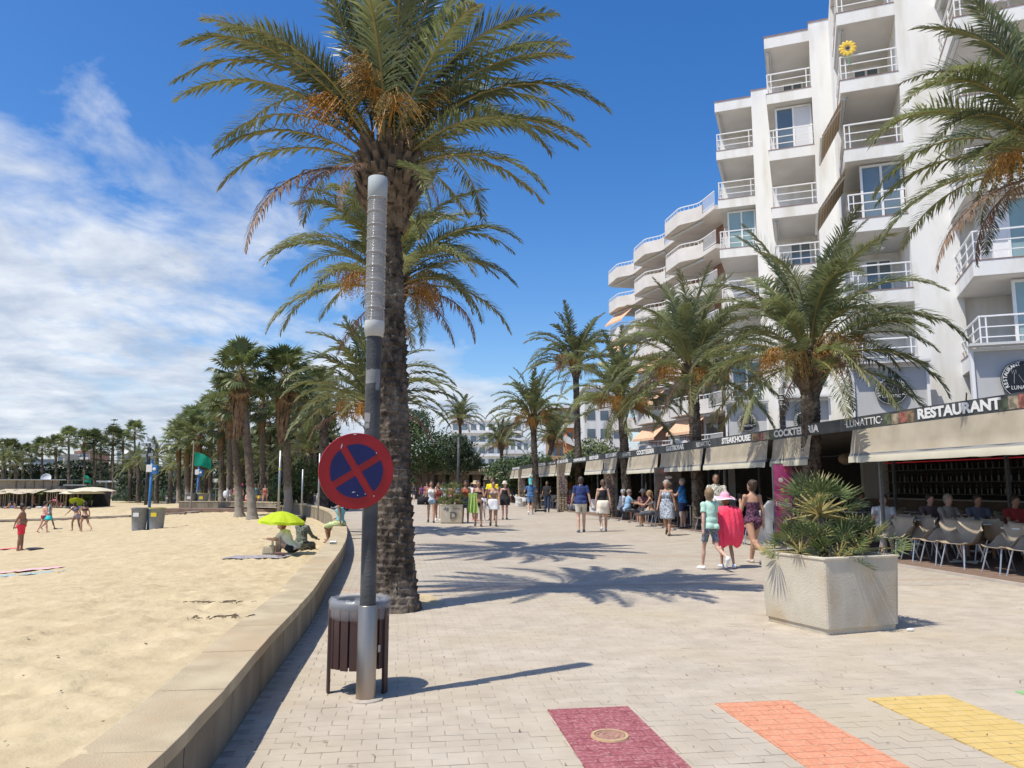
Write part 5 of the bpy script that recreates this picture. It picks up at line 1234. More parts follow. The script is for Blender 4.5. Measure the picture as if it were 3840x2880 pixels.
def canopy(b0, b1, label, sections, words, roof_depth=8.6, zt=ZT, da=0.0, pics=()):
    base = ab(CA + da, b0); t = thing('terrace_canopy', label, 'canopy', base, TH, 'restaurant canopies along the promenade'); Lc = b1 - b0
    q = MB(); q.b2(0, .10, 0, Lc, zt - .27, zt); q.build('fascia_board', fascia, t)
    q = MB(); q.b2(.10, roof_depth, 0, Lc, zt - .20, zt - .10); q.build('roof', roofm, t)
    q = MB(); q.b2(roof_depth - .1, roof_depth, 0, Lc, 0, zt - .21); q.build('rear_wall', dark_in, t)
    k = .25
    while k < Lc:
        for a in (4.2,): q = MB(); q.b2(a, a + .07, k, k + .07, 0, zt - .21); q.build('post', post_m, t)
        k += 4.1
    for (s0, s1) in sections:                      # hanging valances
        q = MB(); q.b2(.5, .56, s1 - b0 - .1, s1 - b0 - .04, 0, zt - .21); q.build('post', post_m, t)
        y0, y1 = s0 - b0, s1 - b0; q = MB(); n1 = max(6, int((y1 - y0) / .12)); zs = [zt - .27, zt - .40, zt - .60, zt - .78, zt - .80, zt - .84, zt - .85, zt - .98]; zs = [zt - .27 - (d - .27) * .98 for d in (.27, .42, .60, .76, .78, .83, .84, .97)]
        for i, z in enumerate(zs):
            for j in range(n1 + 1):
                y = y0 + .04 + (y1 - y0 - .08) * j / n1; f = i / 7
                x = -.03 - .13 * f + .03 * noise.noise(Vector((y * 1.6, z * 2, 3))) * (1 if i < 4 else .3) - .02 * sin(pi * f)
                q.v.append((x, y, z + (.012 * noise.noise(Vector((y * 3, 1, 1))) if i == 7 else 0)))
        for i in range(7):
            for j in range(n1):
                q.f.append((i * (n1 + 1) + j, (i + 1) * (n1 + 1) + j, (i + 1) * (n1 + 1) + j + 1, i * (n1 + 1) + j + 1)); q.mi.append(2 if i == 6 else (1 if i in (4,) else 0))
        q.build('valance', [canvas, greyband, hem], t, smooth=True)
        q = MB(); q.bar((-.11, y0 + .03, zt - .80), (-.11, y1 - .03, zt - .80), .04); q.build('front_bar', post_m, t)
    for w_, c, hgt, wd, kind in words:
        y = c - b0; me = text_mesh(w_, hgt * 1.35, .004, hgt * .055 if kind else 0.0, width=wd); me.materials.append(lett)
        inst('lettering', me, t, loc=(-.008, y, zt - .135), rot=(pi / 2, 0, -pi / 2))
        if kind == 2: pass
    for y, wd, cols in pics:
        for j, cc in enumerate(cols): q = MB(); n = len(cols); q.b2(-.004, 0, y - b0 + wd * j / n - wd / 2, y - b0 + wd * (j + 1) / n - .003 - wd / 2, zt - .25 + .01 * (j % 2), zt - .03 - .01 * (j % 3)); q.build('printed_picture', mat('pic_%d' % int(cc[0] * 1000 + cc[1] * 100), cc, tuple(min(1, c * 2.4) for c in cc), scale=9, rough=.4, lo=.4, hi=.6), t)
    for k in range(int(Lc / 3.2)):
        q = MB(); q.bar((.04, 1.2 + k * 3.2, zt - .02), (-.02, 1.2 + k * 3.2 - .1, zt + .12), .02); q.build('spot_arm', post_m, t)
    return t
def word(px0, px1, txt, h=.17, kind=1):
    a, b = b_px(px0), b_px(px1); return (txt, (a + b) / 2, h, abs(a - b), kind)
food = [(.12, .085, .05), (.16, .06, .045), (.17, .14, .10), (.06, .07, .04)]
B = b_px
canopy(B(4700), B(2319), 'nearest and longest restaurant canopy lettered steakhouse, gastrobar and restaurant', [(B(4690), B(3198)), (B(3050), B(2900)), (B(2888), B(2648)), (B(2642), B(2480)), (B(2472), B(2357))],
       [word(3448, 3766, 'RESTAURANT', .185), word(3172, 3313, '·LUNATTIC·', .16, 0), word(2903, 3073, 'COCKTELERIA', .17), word(2707, 2815, 'STEAKHOUSE', .17), word(2610, 2666, '·LUNATTIC·', .16, 0), word(2497, 2564, 'GASTROBAR', .17), word(2387, 2452, 'COCKTELERIA', .17), word(2334, 2367, '·LUNATTIC·', .16, 0),
        ('RESTAURANT', B(4100), .18, 1.4, 1)],
       pics=((B(3375), .9, food), (B(2862), 1.3, food[::-1]), (B(3810), .6, food[1:])))
canopy(B(2318), B(2149), 'second canopy lettered beach club and restaurant', [(B(2317), B(2268)), (B(2266), B(2200))], [word(2271, 2313, 'RESTAURANT'), word(2210, 2243, 'BEACH CLUB'), word(2150, 2195, 'CHAMPAGNE BAR', .15)], zt=2.98)
canopy(B(2147), B(1864), 'third canopy lettered cocktails and steak house', [(B(2146), B(2090)), (B(2088), B(2000)), (B(1998), B(1932)), (B(1930), B(1866))], [word(2089, 2130, 'STEAK HOUSE'), word(2055, 2081, 'Rock Club', .14, 0), word(2017, 2046, 'COCKTAILS'), word(1922, 1948, 'BEACH CLUB'), word(1880, 1905, 'COCKTAILS')], zt=3.02)
canopy(B(1855), B(1758), 'farthest canopy, its valances close to the stone pavilion', [(B(1853), B(1804)), (B(1802), B(1762))], [word(1800, 1822, 'COCKTAILS', .16), word(1764, 1785, 'BEACH CLUB', .15)], zt=3.05)
# recessed brown blind in the second canopy, glass shop fronts and stone piers inside
q = MB(); q.b2(.05, .09, 0, B(2149) - B(2200), 2.1, 2.68)
# terrace deck: boards laid one by one near the camera, the rest one piece
dk = thing('terrace_deck', 'brown timber boarded terrace floor along the restaurants', 'deck', ab(CA - .15, 3), TH)
q = MB(); q.b2(0, 8.9, 0, 105, .002, .018); q.build('deck_base', mat('deck_under', (.10, .065, .045)), dk)
q = MB(); q.b2(-.066, .066, -1.24, 1.24, 0, .018); bme = q.mesh('board', deck_m, bevel=.003)
rest = MB()
for i in range(64):
    for j in range(38):
        y = 1.25 + j * 2.5 + (1.25 if i % 2 else 0)
        if i < 7 and j < 18: inst('board', bme, dk, loc=(.07 + i * .139, y, .019 + R.uniform(-.001, .001)))
        elif y < 55: rest.box((.07 + i * .139, y, .028), (.132, 2.48, .018))
rest.build('laid_boards', deck_m, dk, kind='stuff')
q = MB(); q.b2(-.05, -.008, 0, 105, 0.0, .05); q.build('edge_strip', mat('edge_strip', (.42, .37, .31), (.5, .45, .38), scale=2, rough=.8), dk)

# ---- chairs and tables
shell = mat('chair_shell', (.36, .29, .205), (.42, .345, .25), scale=3, rough=.5); alum = mat('aluminium', (.62, .63, .63), rough=.35, metal=.8)
def chair_proto():
    t = thing('terrace_chair', '', 'chair'); mb = MB(); W_, n, m = .25, 10, 12; prof = []
    # one curved shell: seat, back and low arms (front is -y, back is +y)
    for i in range(m + 1):
        f = i / m
        if f < .5: y, z = -.24 + .44 * (f / .5), .44 - .02 * sin(pi * f * 2)
        else: g = (f - .5) / .5; y, z = .20 + .10 * g, .44 + .40 * g ** .9
        wv_ = W_ * (1.0 if f < .5 else 1.0 - .10 * ((f - .5) / .5))
        for k in range(n + 1):
            s = (k / n - .5) * 2; up = (max(0, abs(s) - .72) / .28) ** 1.2
            arm = .20 * smoothstep(.12, .42, f) * (1 - smoothstep(.62, .95, f)) + .03
            x = s * wv_ * (1 + .10 * up); cur = .05 * s * s if f > .5 else 0
            mb.v.append((x, y - cur, z + up * arm))
    w = n + 1
    for i in range(m):
        for k in range(n): mb.f.append((i * w + k, i * w + k + 1, (i + 1) * w + k + 1, (i + 1) * w + k)); mb.mi.append(0)
    o = mb.build('seat_shell', shell, t, smooth=True); md = o.modifiers.new('solid', 'SOLIDIFY'); md.thickness = .012
    for sx in (-1, 1):
        for y0, y1 in ((-.17, -.27), (.17, .30)):
            q = MB(); q.tube([(sx * .19, y0, .43), (sx * .25, y1, 0)], .0135, n=7); q.build('leg', alum, t)
    q = MB(); q.tube([(-.2, -.15, .425), (.2, -.15, .425)], .01, n=6); q.tube([(-.2, .15, .425), (.2, .15, .425)], .01, n=6); q.build('underframe', alum, t)
    return t
proto = chair_proto(); used = [0]
def place(pr, flag, loc, rz, label, group):
    o = pr if not flag[0] else copy_tree(pr); flag[0] = 1; o.location = loc; o.rotation_euler = (0, 0, rz); o['label'] = label; o['group'] = group; return o
def table_proto():
    t = thing('terrace_table', '', 'table'); q = MB(); q.b2(-.38, .38, -.38, .38, .725, .75); q.build('tabletop', mat('table_white', (.72, .72, .70), rough=.4), t, bevel=.006)
    q = MB(); q.tube([(0, 0, .02), (0, 0, .725)], .03, n=8); q.build('column', alum, t); q = MB()
    for a in (0, pi / 2): q.bar((-.3 * cos(a), -.3 * sin(a), .02), (.3 * cos(a), .3 * sin(a), .02), .05, .03 + .002 * a)
    q.build('foot', alum, t); return t
tp = table_proto(); tu = [0]
chairs = [(3345, 2098, 'first from the near planter'), (3432, 2105, 'second from the near planter'), (3510, 2118, 'third from the near planter'), (3592, 2130, 'fourth from the near planter, next to the gap'),
          (3752, 2152, 'to the right of the gap in the row'), (3852, 2168, 'cut off by the picture edge')]
for px, py, w in chairs:
    p = G(px, py, .028) + AX * .12; place(proto, used, (p.x, p.y, .028), -pi / 2 + TH + R.uniform(-.25, .25), 'beige shell armchair seen from behind, ' + w, 'beige chairs in the nearest row')
rowb = [14.2, 16.2, 18.2, 12.4]
for i, b in enumerate((11.9, 13.7, 15.6)):
    p = ab(CA + 1.35, b); place(tp, tu, (p.x, p.y, .028), TH, 'white topped terrace table, number %d inward from the picture edge' % (i + 1) if False else ['white terrace table nearest the picture edge', 'white terrace table between the beige chairs', 'white terrace table just beyond the near planter'][i], 'white tables of the near terrace')
    for dx, ang, nm in ((.62, pi / 2, 'far side'),):
        for db in (-.3, .35):
            q_ = ab(CA + 1.35 + .6, b + db); place(proto, used, (q_.x, q_.y, .028), pi / 2 + TH, 'beige chair across the table %s, %s seat' % (['nearest the picture edge', 'between the armchairs', 'beyond the near planter'][i], 'nearer' if db < 0 else 'farther'), 'beige chairs on the far side of the tables')
k = 0
for a in (3.3, 5.0):
    for b in (11.5, 13.6, 15.7, 17.8, 20, 22.5):
        p = ab(CA + a, b); place(tp, tu, (p.x, p.y, .028), TH, 'table in the shade under the near canopy', 'tables in the shade of the near canopy'); 
        for s_ in (-1, 1): q_ = ab(CA + a, b + s_ * .62); place(proto, used, (q_.x, q_.y, .028), TH + (0 if s_ > 0 else pi), 'chair in the shade under the near canopy', 'chairs in the shade of the near canopy')
# middle terrace: chairs where people sit (photo about x 2330-2480)
for px, py, w in ((2345, 1948, 'behind the man in the cap'), (2385, 1952, 'left of three empty ones facing the tables'), (2420, 1962, 'middle of three empty ones'), (2455, 1968, 'right of three empty ones'), (2625, 1995, 'beside the boy in mint green'), (2785, 2040, 'behind the woman in the dotted swimsuit')):
    p = G(px, py, .028) + AX * .2; place(proto, used, (p.x, p.y, .028), -pi / 2 + TH + R.uniform(-.3, .3), 'beige shell chair of the middle terrace, ' + w, 'beige chairs of the middle terrace')
for b, w in ((27.5, 'near the floral-dress woman'), (29.6, 'beside the seated man in the cap'), (31.6, 'at the far end of the middle terrace')):
    p = ab(CA + 1.2, b); place(tp, tu, (p.x, p.y, .028), TH, 'white terrace table ' + w, 'white tables of the middle terrace')
for b in (45, 47, 49, 51, 53, 56):
    for s_ in (-.4, .4): p = ab(CA + .9 + s_, b + s_); place(proto, used, (p.x, p.y, .028), TH + s_ * 3, 'small terrace chair beside the father carrying a child', 'chairs of the far terrace')
# ---- white moulded lounge armchairs
white_pl = mat('white_plastic', (.70, .70, .68), rough=.35)
def lounge_proto():
    t = thing('lounge_chair', '', 'armchair'); mb = MB(); mb.prism([(-.32, -.28), (.32, -.28), (.36, .30), (-.36, .30)], .0, .34); mb.build('seat', white_pl, t, bevel=.03)
    mb = MB()
    for i in range(9):
        z = .2 + .52 * i / 8; sp = .10 * (i / 8) ** 2
        for k in range(15):
            a = pi * k / 14; x = (.42 + sp) * cos(a); y = -.05 + (.42 + sp) * sin(a) if 0 < k < 14 else -.26; zz = z * (1 - .22 * (abs(cos(a)) ** 3)); mb.v.append((x, y, zz))
    for i in range(8):
        for k in range(14): mb.f.append((i * 15 + k, i * 15 + k + 1, (i + 1) * 15 + k + 1, (i + 1) * 15 + k)); mb.mi.append(0)
    o = mb.build('backrest', white_pl, t, smooth=True); o.modifiers.new('s', 'SOLIDIFY').thickness = .05
    return t
lp = lounge_proto(); lu = [0]
for px, py, rz, w in ((2130, 1908, 1.2, 'leftmost, beside the stone pier'), (2155, 1912, -1.0, 'second, holding a pink towel'), (2222, 1922, 2.4, 'behind the man in the navy shirt'), (2268, 1928, .4, 'between navy man and the woman in white shorts'), (2310, 1938, 3.6, 'right of the woman in black top'), (1938, 1898, 1.2, 'alone near the far stone pier')):
    p = G(px, py, .02) + AX * .3; place(lp, lu, (p.x, p.y, .028), rz, 'white moulded lounge armchair, ' + w, 'white lounge armchairs on the terrace')
# tall white curved menu holder beside the woman in the swimsuit
p = G(2905, 2048); t = thing('curved_display_stand', 'tall white curved sail-shaped stand beside the woman in the dark swimsuit', 'display stand', (p.x, p.y, 0), TH - .3)
mb = MB()
for i in range(15):
    f = i / 14; z = 1.12 * f
    for k in range(9):
        s = k / 8 - .5; w = .52 * (1 - .25 * sin(pi * f * .9)) + .05; mb.v.append((s * w - .18 * sin(f * pi) + .26 * f ** 2.2 - .12, .22 * (1 - f) ** 1.6 * (1 - 4 * s * s) - .10 * f, z))
for i in range(14):
    for k in range(8): mb.f.append((i * 9 + k, i * 9 + k + 1, (i + 1) * 9 + k + 1, (i + 1) * 9 + k)); mb.mi.append(0)
o = mb.build('curved_shell', white_pl, t, smooth=True); o.modifiers.new('s', 'SOLIDIFY').thickness = .035
mb = MB(); mb.b2(-.36, .30, -.06, .34, 0, .05); mb.build('foot', white_pl, t, bevel=.015)
# menu boards
def poster(px, py, Y, wd, ht, label, cols, zb=.25, words=()):
    p = D(px, py, Y); t = thing('menu_board', label, 'menu board', (p.x, p.y, 0), TH - .15); q = MB(); q.b2(-wd / 2 - .03, wd / 2 + .03, .002, .05, zb - .2, zb + ht + .03); q.build('frame', post_m, t)
    q = MB(); q.b2(-wd / 2, wd / 2, -.004, 0, zb, zb + ht); q.build('poster', mat('poster_' + label[:6], cols[0], cols[1], scale=3, rough=.4, detail=2), t)
    rr = random.Random(len(label)); n = 7
    for k in range(n):
        x = rr.uniform(-wd * .32, wd * .32); z = zb + ht * (k + .5) / n; q = MB(); q.ball((x, -.006, z), (wd * .14, .005, ht * .035), 10, 6); q.build('picture', mat('dish%d' % (k % 4), [(.6, .35, .12), (.62, .56, .5), (.45, .08, .12), (.5, .5, .2)][k % 4]), t)
    for txt, z, h in words: me = text_mesh(txt, h, .001, .002); me.materials.append(lett); inst('lettering', me, t, loc=(0, -.012, z), rot=(pi / 2, 0, 0))
    return t
poster(2937, 1850, 18.9, .42, 1.75, 'tall pink and red ice cream menu board under the canopy edge', ((.36, .03, .13), (.45, .08, .22)), words=(('Helado', 1.05, .13),))
poster(2990, 1850, 19.6, .40, 1.7, 'dark maroon menu board right of the pink one', ((.10, .02, .05), (.22, .04, .10)))
poster(2505, 1800, 27.5, .9, 1.5, 'dark board of small dish photographs behind the grey-haired woman', ((.05, .04, .04), (.16, .12, .09)), zb=.6)
# stone piers with menus
def pier(px, Y, label, menu=True):
    p = D(px, 1800, Y); t = thing('stone_pier', label, 'pillar', (p.x, p.y, 0), TH); rr = random.Random(px); core = MB(); core.b2(-.25, .25, -.25, .25, 0, 2.75); core.build('core', mat('pier_mortar', (.16, .13, .09), (.22, .18, .13), scale=8), t)
    me = [];
    for i in range(4):
        q = MB(); a, b = rr.uniform(.06, .085), rr.uniform(.045, .06); q.ball((0, 0, 0), (a, .03, b), 6, 4); me.append(q.mesh('stone', mat('pier_stone', (.22, .17, .11), (.38, .31, .22), scale=6, rough=.95)))
    for side_ in range(2):
        for i in range(20):
            for j in range(3):
                x = -.17 + .17 * j + rr.uniform(-.02, .02); z = .08 + i * .12 + rr.uniform(-.02, .02)
                if z > 2.1: continue
                o = inst('stone', me[rr.randrange(4)], t, loc=(x, -.255, z) if side_ == 0 else (-.255, x, z), rot=(0, rr.uniform(-.4, .4), 0 if side_ == 0 else pi / 2), scale=rr.uniform(.9, 1.2))
    if menu: q = MB(); q.b2(-.24, .24, -.31, -.29, 1.05, 2.2); q.build('menu_panel', mat('menu_panel', (.10, .08, .09), (.32, .25, .2), scale=14, rough=.4, detail=2, lo=.45, hi=.55), t)
pier(2108, 44.5, 'rubble stone pillar with menu panel between the lounge armchairs and hoverboard rider')
pier(1957, 60.5, 'rubble stone pillar left of the father carrying a child')
pier(2290, 36.5, 'rubble stone pillar behind the woman in the black top')
# scooters behind the wall end
blackp = mat('black_paint', (.02, .02, .022), rough=.3); tyre = mat('tyre', (.02, .02, .02), rough=.85)
def scooter(px, py, Y, rz, colr, label):
    p = D(px, py, Y); t = thing('motor_scooter', label, 'scooter', (p.x, p.y, -.0), rz, 'scooters parked behind the wall'); cm = mat('scooter_' + label.split()[0], colr, rough=.3)
    for y in (-.62, .62):
        q = MB(); o = len(q.v); q.lathe([(.16, -.05), (.24, -.05), (.25, 0), (.24, .05), (.16, .05)], n=16); w = q.build('wheel', tyre, t, loc=(0, y, .25)); w.rotation_euler = (0, pi / 2, 0)
        q = MB(); q.lathe([(.01, -.04), (.16, -.045), (.16, .045), (.01, .04)], n=12); q.build('rim', gal, w)
    q = MB(); q.tube([(0, -.75, .55), (0, -.45, .62), (0, -.05, .5), (0, .2, .33), (0, .5, .35)], [.1, .2, .17, .13, .08], n=10); q.tube([(0, .55, .35), (0, .5, .75), (0, .42, .98)], [.13, .15, .07], n=10); q.build('body', cm, t, smooth=True)
    q = MB(); q.tube([(0, -.65, .74), (0, -.3, .78), (0, 0, .74)], [.10, .15, .10], n=10); q.build('seat', blackp, t, smooth=True)
    q = MB(); q.tube([(-.34, .36, 1.02), (0, .44, 1.0), (.34, .36, 1.02)], .02, n=6); q.tube([(-.3, .4, 1.02), (-.36, .38, 1.2)], .012, n=5); q.tube([(.3, .4, 1.02), (.36, .38, 1.2)], .012, n=5); q.build('handlebar', blackp, t)
    q = MB(); q.ball((0, .57, .88), (.09, .05, .07)); q.build('headlight', white_pl, t)
    q = MB(); q.ball((0, -.85, .85), (.18, .17, .16)); q.build('top_box', blackp, t)
for px, Y, rz, c, l in ((1165, 62, 1.2, (.05, .055, .06), 'dark grey scooter, first of the parked row beside the bush'), (1192, 58, 1.5, (.02, .02, .025), 'black scooter with raised mirrors in the middle of the parked row'), (1218, 54, 1.3, (.35, .36, .38), 'silver scooter of the parked row'), (1243, 50, 1.6, (.03, .03, .035), 'glossy black scooter of the parked row, second from the sign'), (1262, 46.5, 1.35, (.06, .06, .07), 'charcoal scooter half hidden by the round red sign')):
    scooter(px, 1880, Y, rz, c, l)
# distant lamp columns
def slim_pole(px, pt, Y, label, ht=None, r=.07, m=None, zb=0.0, name='lamp_post', cat='lamp post'):
    q = ray(px, 1850); b = Vector((q.x / q.y * Y, Y, zb)); H = D(px, pt, Y).z - zb; t = thing(name, label, cat, b); mb = MB(); mb.tube([(0, 0, 0), (0, 0, H)], r, n=10); mb.build('column', m or gal, t, smooth=True)
    return t, H
t, H = slim_pole(2948, 1455, 20.5, 'ribbed grey light column rising over the canopy beside the broad date palm', r=.075, m=post_m, zb=0)
for k in range(7): q = MB(); q.lathe([(.078, 0), (.088, .01), (.088, .02), (.078, .03)], c=(0, 0, H - .2 - k * .14), n=16); q.build('lens_ring', lens_white, t)
t, H = slim_pole(1718, 1640, 62, 'dark light column standing before the pavilion', r=.11, m=dark_paint)
t, H = slim_pole(1046, 1690, 40, 'slim grey pole beside the leaning pair of fan palms', r=.055, zb=-.3); 
q = MB(); q.lathe([(.06, 0), (.06, .09)], c=(0, 0, H - 1.0), n=12); q.build('yellow_band', mat('yellow_band', (.7, .6, .1)), t)
slim_pole(1195, 1700, 34, 'thin grey pole behind the scooters', r=.04, zb=0)
slim_pole(1133, 1760, 42, 'short grey pole in front of the round bush', r=.045, zb=-.2)

# inside the near restaurant: bar counter, back bar with bottles, lamps
t = thing('bar_counter', 'long dark bar counter deep under the near canopy', 'counter', ab(CA + 6.6, 12), TH); q = MB(); q.b2(0, .6, 0, 14, 0, 1.05); q.build('counter', mat('counter_wood', (.07, .04, .025), (.11, .07, .04), scale=4, rough=.4), t); q = MB(); q.b2(-.05, .65, -.05, 14.05, 1.052, 1.09); q.build('worktop', mat('worktop', (.35, .33, .3), rough=.3), t)
t = thing('bottle_shelf', 'back bar shelf with bottles and a red light strip in the dark restaurant', 'shelf', ab(CA + 8.1, 12), TH)
for z in (1.2, 1.6, 2.0): q = MB(); q.b2(0, .3, 0, 14, z, z + .03); q.build('shelf_board', post_m, t)
q = MB(); q.b2(-.03, 0, 0, 14, 2.28, 2.31); rl = mat('red_strip', (.8, .05, .05)); rb = [n for n in rl.node_tree.nodes if n.type == 'BSDF_PRINCIPLED'][0]; rb.inputs['Emission Color'].default_value = (1, .05, .08, 1); rb.inputs['Emission Strength'].default_value = .12; q.build('light_strip', rl, t)
rr = random.Random(2); bcol = [mat('bottle_%d' % i, c, rough=.15) for i, c in enumerate(((.01, .03, .015), (.05, .03, .01), (.07, .07, .065), (.04, .01, .01), (.02, .03, .05)))]
q = MB(); q.lathe([(.035, 0), (.035, .18), (.012, .23), (.012, .29)], n=8, cap=True); bms = []
for m_ in bcol: me = q.mesh('bottle', m_); bms.append(me)
for z in (1.23, 1.63, 2.03):
    for k in range(56): inst('bottle', bms[rr.randrange(5)], t, loc=(.12 + rr.uniform(-.03, .06), .2 + k * .245 + rr.uniform(-.05, .05), z))
lampm = mat('lamp_shade', (.30, .24, .16), rough=.8)
for k, b in enumerate((12.5, 15.2, 17.8, 20.5)):
    p = ab(CA + 3.2, b, 2.25); t = thing('pendant_lamp', ['round wicker pendant lamp nearest the picture edge under the canopy', 'round wicker pendant lamp between the near and the far ones', 'round wicker pendant lamp behind the near planter palm', 'round wicker pendant lamp farthest under the near canopy'][k], 'lamp', p, 0, 'wicker lamps under the near canopy'); q = MB(); q.ball((0, 0, 0), (.22, .22, .17), 14, 9); q.build('shade', lampm, t); q = MB(); q.tube([(0, 0, .15), (0, 0, .48)], .008, n=5); q.build('cord', blackp, t)
# ================================================================= PEOPLE
def skin_mat(tone):
    cols = {'light': ((.55, .33, .24), (.62, .40, .30)), 'tan': ((.40, .22, .14), (.47, .27, .18)), 'brown': ((.25, .13, .085), (.31, .17, .11)), 'pink': ((.60, .31, .24), (.66, .39, .31)), 'dark': ((.08, .05, .035), (.11, .07, .05))}[tone]
    return mat('skin_' + tone, cols[0], cols[1], scale=6, rough=.55, spec=.35)
FAB = {}
def fab(c, pat=None):
    key = (c, pat)
    if key not in FAB:
        c2 = pat if pat else tuple(min(1, x * 1.18 + .01) for x in c)
        FAB[key] = mat('fabric_%d' % len(FAB), c, c2, scale=34 if pat else 6, rough=.9, lo=.47 if pat else .3, hi=.53 if pat else .7, bump=.25, bscale=30, detail=2)
    return FAB[key]
def capsule(mb, p, q, r0, r1, n=10, over=.5):
    p, q = Vector(p), Vector(q); d = (q - p).normalized(); pts, rad = [], []
    for t in (-1, -.7, -.35, 0): pts.append(p + d * r0 * t * .98); rad.append(r0 * sqrt(max(.0004, 1 - t * t)))
    for t in (0, .35, .7, 1): pts.append(q + d * r1 * t * .98); rad.append(r1 * sqrt(max(.0004, 1 - t * t)))
    mb.tube(pts, rad, n=n)
TMPC = bpy.data.collections.new('tmp')
def fuse(mb, name, voxel, smooth_it=6):
    me = mb.mesh(name, []); ob = bpy.data.objects.new(name, me); C.objects.link(ob)
    m = ob.modifiers.new('r', 'REMESH'); m.mode = 'VOXEL'; m.voxel_size = voxel; m.use_smooth_shade = True
    s_ = ob.modifiers.new('s', 'SMOOTH'); s_.factor = .5; s_.iterations = smooth_it
    dg = bpy.context.evaluated_depsgraph_get(); out = bpy.data.meshes.new_from_object(ob.evaluated_get(dg)); out.name = name
    bpy.data.objects.remove(ob); bpy.data.meshes.remove(me); return out
def person(label, loc, face, H=1.7, tone='tan', sex='m', legs=((0, 0), (0, 0)), arms=((0, 8, 8), (0, 8, 8)), lean=0, head=(0, 0), fat=1.0, top=None, bottom=None, shoes=None,
           hair=None, hat=None, voxel=.022, sit=False, extra=(), group=None, z0=None, fingers=False):
    """legs: (thigh forward deg, knee bend deg) for left, right; arms: (forward, sideways, elbow bend); face: heading, 0 = towards +Y, clockwise"""
    s = H / 1.75; fem = sex == 'f'; child = H < 1.5
    hipw = .095 if not fem else .10; shw = .185 if not fem else .165
    if child: shw = .15; hipw = .08
    V = Vector; seg = {}
    pel = V((0, 0, 0)); joints = {}
    L1, L2 = (.43, .41)
    for i, sx in enumerate((-1, 1)):
        a, k = radians(legs[i][0]), radians(legs[i][1]); hp = V((sx * hipw, 0, -.03)); kn = hp + V((sx * .01, sin(a), -cos(a))) * L1; b = a - k
        an = kn + V((sx * .0, sin(b), -cos(b))) * L2; joints[i] = (hp, kn, an, b)
    low = min(min(j[2].z for j in joints.values()) - .075, 0)
    dz = -low if not sit else 0
    if sit: dz = 0.0
    lr = radians(lean)
    def up(v): v = V(v); return V((v.x, v.y * cos(lr) + v.z * sin(lr), v.z * cos(lr) - v.y * sin(lr)))
    mb = MB(); f = fat
    # torso
    ch = up((0, 0, .36)); nk = up((0, -.01, .525)); hd = nk + up((0, .02, .142)) ; Rl = Matrix.Rotation(-lr, 3, 'X')
    mb.ball(up((0, 0, .0)), (hipw + .075 * f, .115 * f, .13), 14, 9, R=Rl)
    mb.ball(up((0, .005 + .06 * (f - 1), .14)), (.135 * f if not fem else .12 * f, .10 * f + .09 * (f - 1), .17), 14, 9, R=Rl)
    mb.ball(up((0, .0, .33)), (shw * .88, .112 * (1 + .4 * (f - 1)), .20), 14, 9, R=Rl)
    mb.ball(up((0, -.005, .44)), (shw * .95, .075, .085), 14, 7, R=Rl); mb.ball(up((0, -.01, .49)), (shw * .55, .055, .06), 12, 7, R=Rl)
    for sx in (-1, 1): mb.ball(up((sx * .07, -.07, -.04)), (.085, .08, .10), 10, 7)
    if fem and not child:
        for sx in (-1, 1): mb.ball(up((sx * .075, .095, .33)), (.06, .055, .06), 10, 7)
    capsule(mb, nk + V((0, 0, -.04)), nk + (hd - nk) * .7, .057 if not fem else .048, .052 if not fem else .045)
    hs = 1.15 if child else 1.06; hy, ht = radians(head[0]), radians(head[1])
    RH = Matrix.Rotation(-hy, 3, 'Z') @ Matrix.Rotation(-ht, 3, 'X')
    def hh(v): return hd + RH @ (V(v) * hs)
    mb.ball(hh((0, -.005, .02)), (.077 * hs, .098 * hs, .105 * hs), 14, 11, R=RH); mb.ball(hh((0, .025, -.045)), (.055 * hs, .06 * hs, .065 * hs), 12, 8, R=RH)
    mb.ball(hh((0, .098, -.012)), (.013, .022, .02), 8, 6, R=RH)
    for sx in (-1, 1): mb.ball(hh((sx * .078, -.01, -.005)), (.01, .02, .03), 8, 6, R=RH)
    # arms
    hands = []
    for i, sx in enumerate((-1, 1)):
        a, o_, e = [radians(v) for v in arms[i][:3]]; inw = radians(arms[i][3]) if len(arms[i]) > 3 else 0
        sh = up((sx * shw, 0, .455)); u = V((sx * sin(o_), sin(a) * cos(o_), -cos(a) * cos(o_))); el = sh + u * (.285)
        a2 = a + e; w_ = V((sx * sin(o_ * .6 - inw), sin(a2) * cos(o_ * .6 - inw), -cos(a2) * cos(o_ * .6 - inw))); wr = el + w_ * .245
        mb.ball(sh, (.054, .055, .06), 10, 8); capsule(mb, sh, el, .049 * (.9 if fem else 1) * f ** .4, .038 * f ** .3); capsule(mb, el, el.lerp(wr, .35), .038, .041); capsule(mb, el.lerp(wr, .3), wr, .039, .026)
        hn = wr + w_ * .07; capsule(mb, wr + w_ * .02, hn, .026, .034, n=8)
        side = w_.cross(V((0, 1, 0)) if abs(w_.y) < .8 else V((0, 0, 1))).normalized(); side = V((0, 1, 0)) - w_ * w_.y if abs(w_.y) < .8 else side; side.normalize()
        for q_ in range(4):
            b0 = hn + side * (.024 - .016 * q_) + w_ * .02; ln = (.062, .072, .068, .052)[q_]; cr_ = V((-sx, .25, 0)) * .012
            mid = b0 + w_ * ln * .5; capsule(mb, b0, mid, .0095, .009, n=6); capsule(mb, mid, mid + w_ * ln * .4 + cr_, .009, .0075, n=6)
        th_ = hn - w_ * .03 + side * .03; capsule(mb, th_, th_ + side * .03 + w_ * .035, .011, .009, n=6)
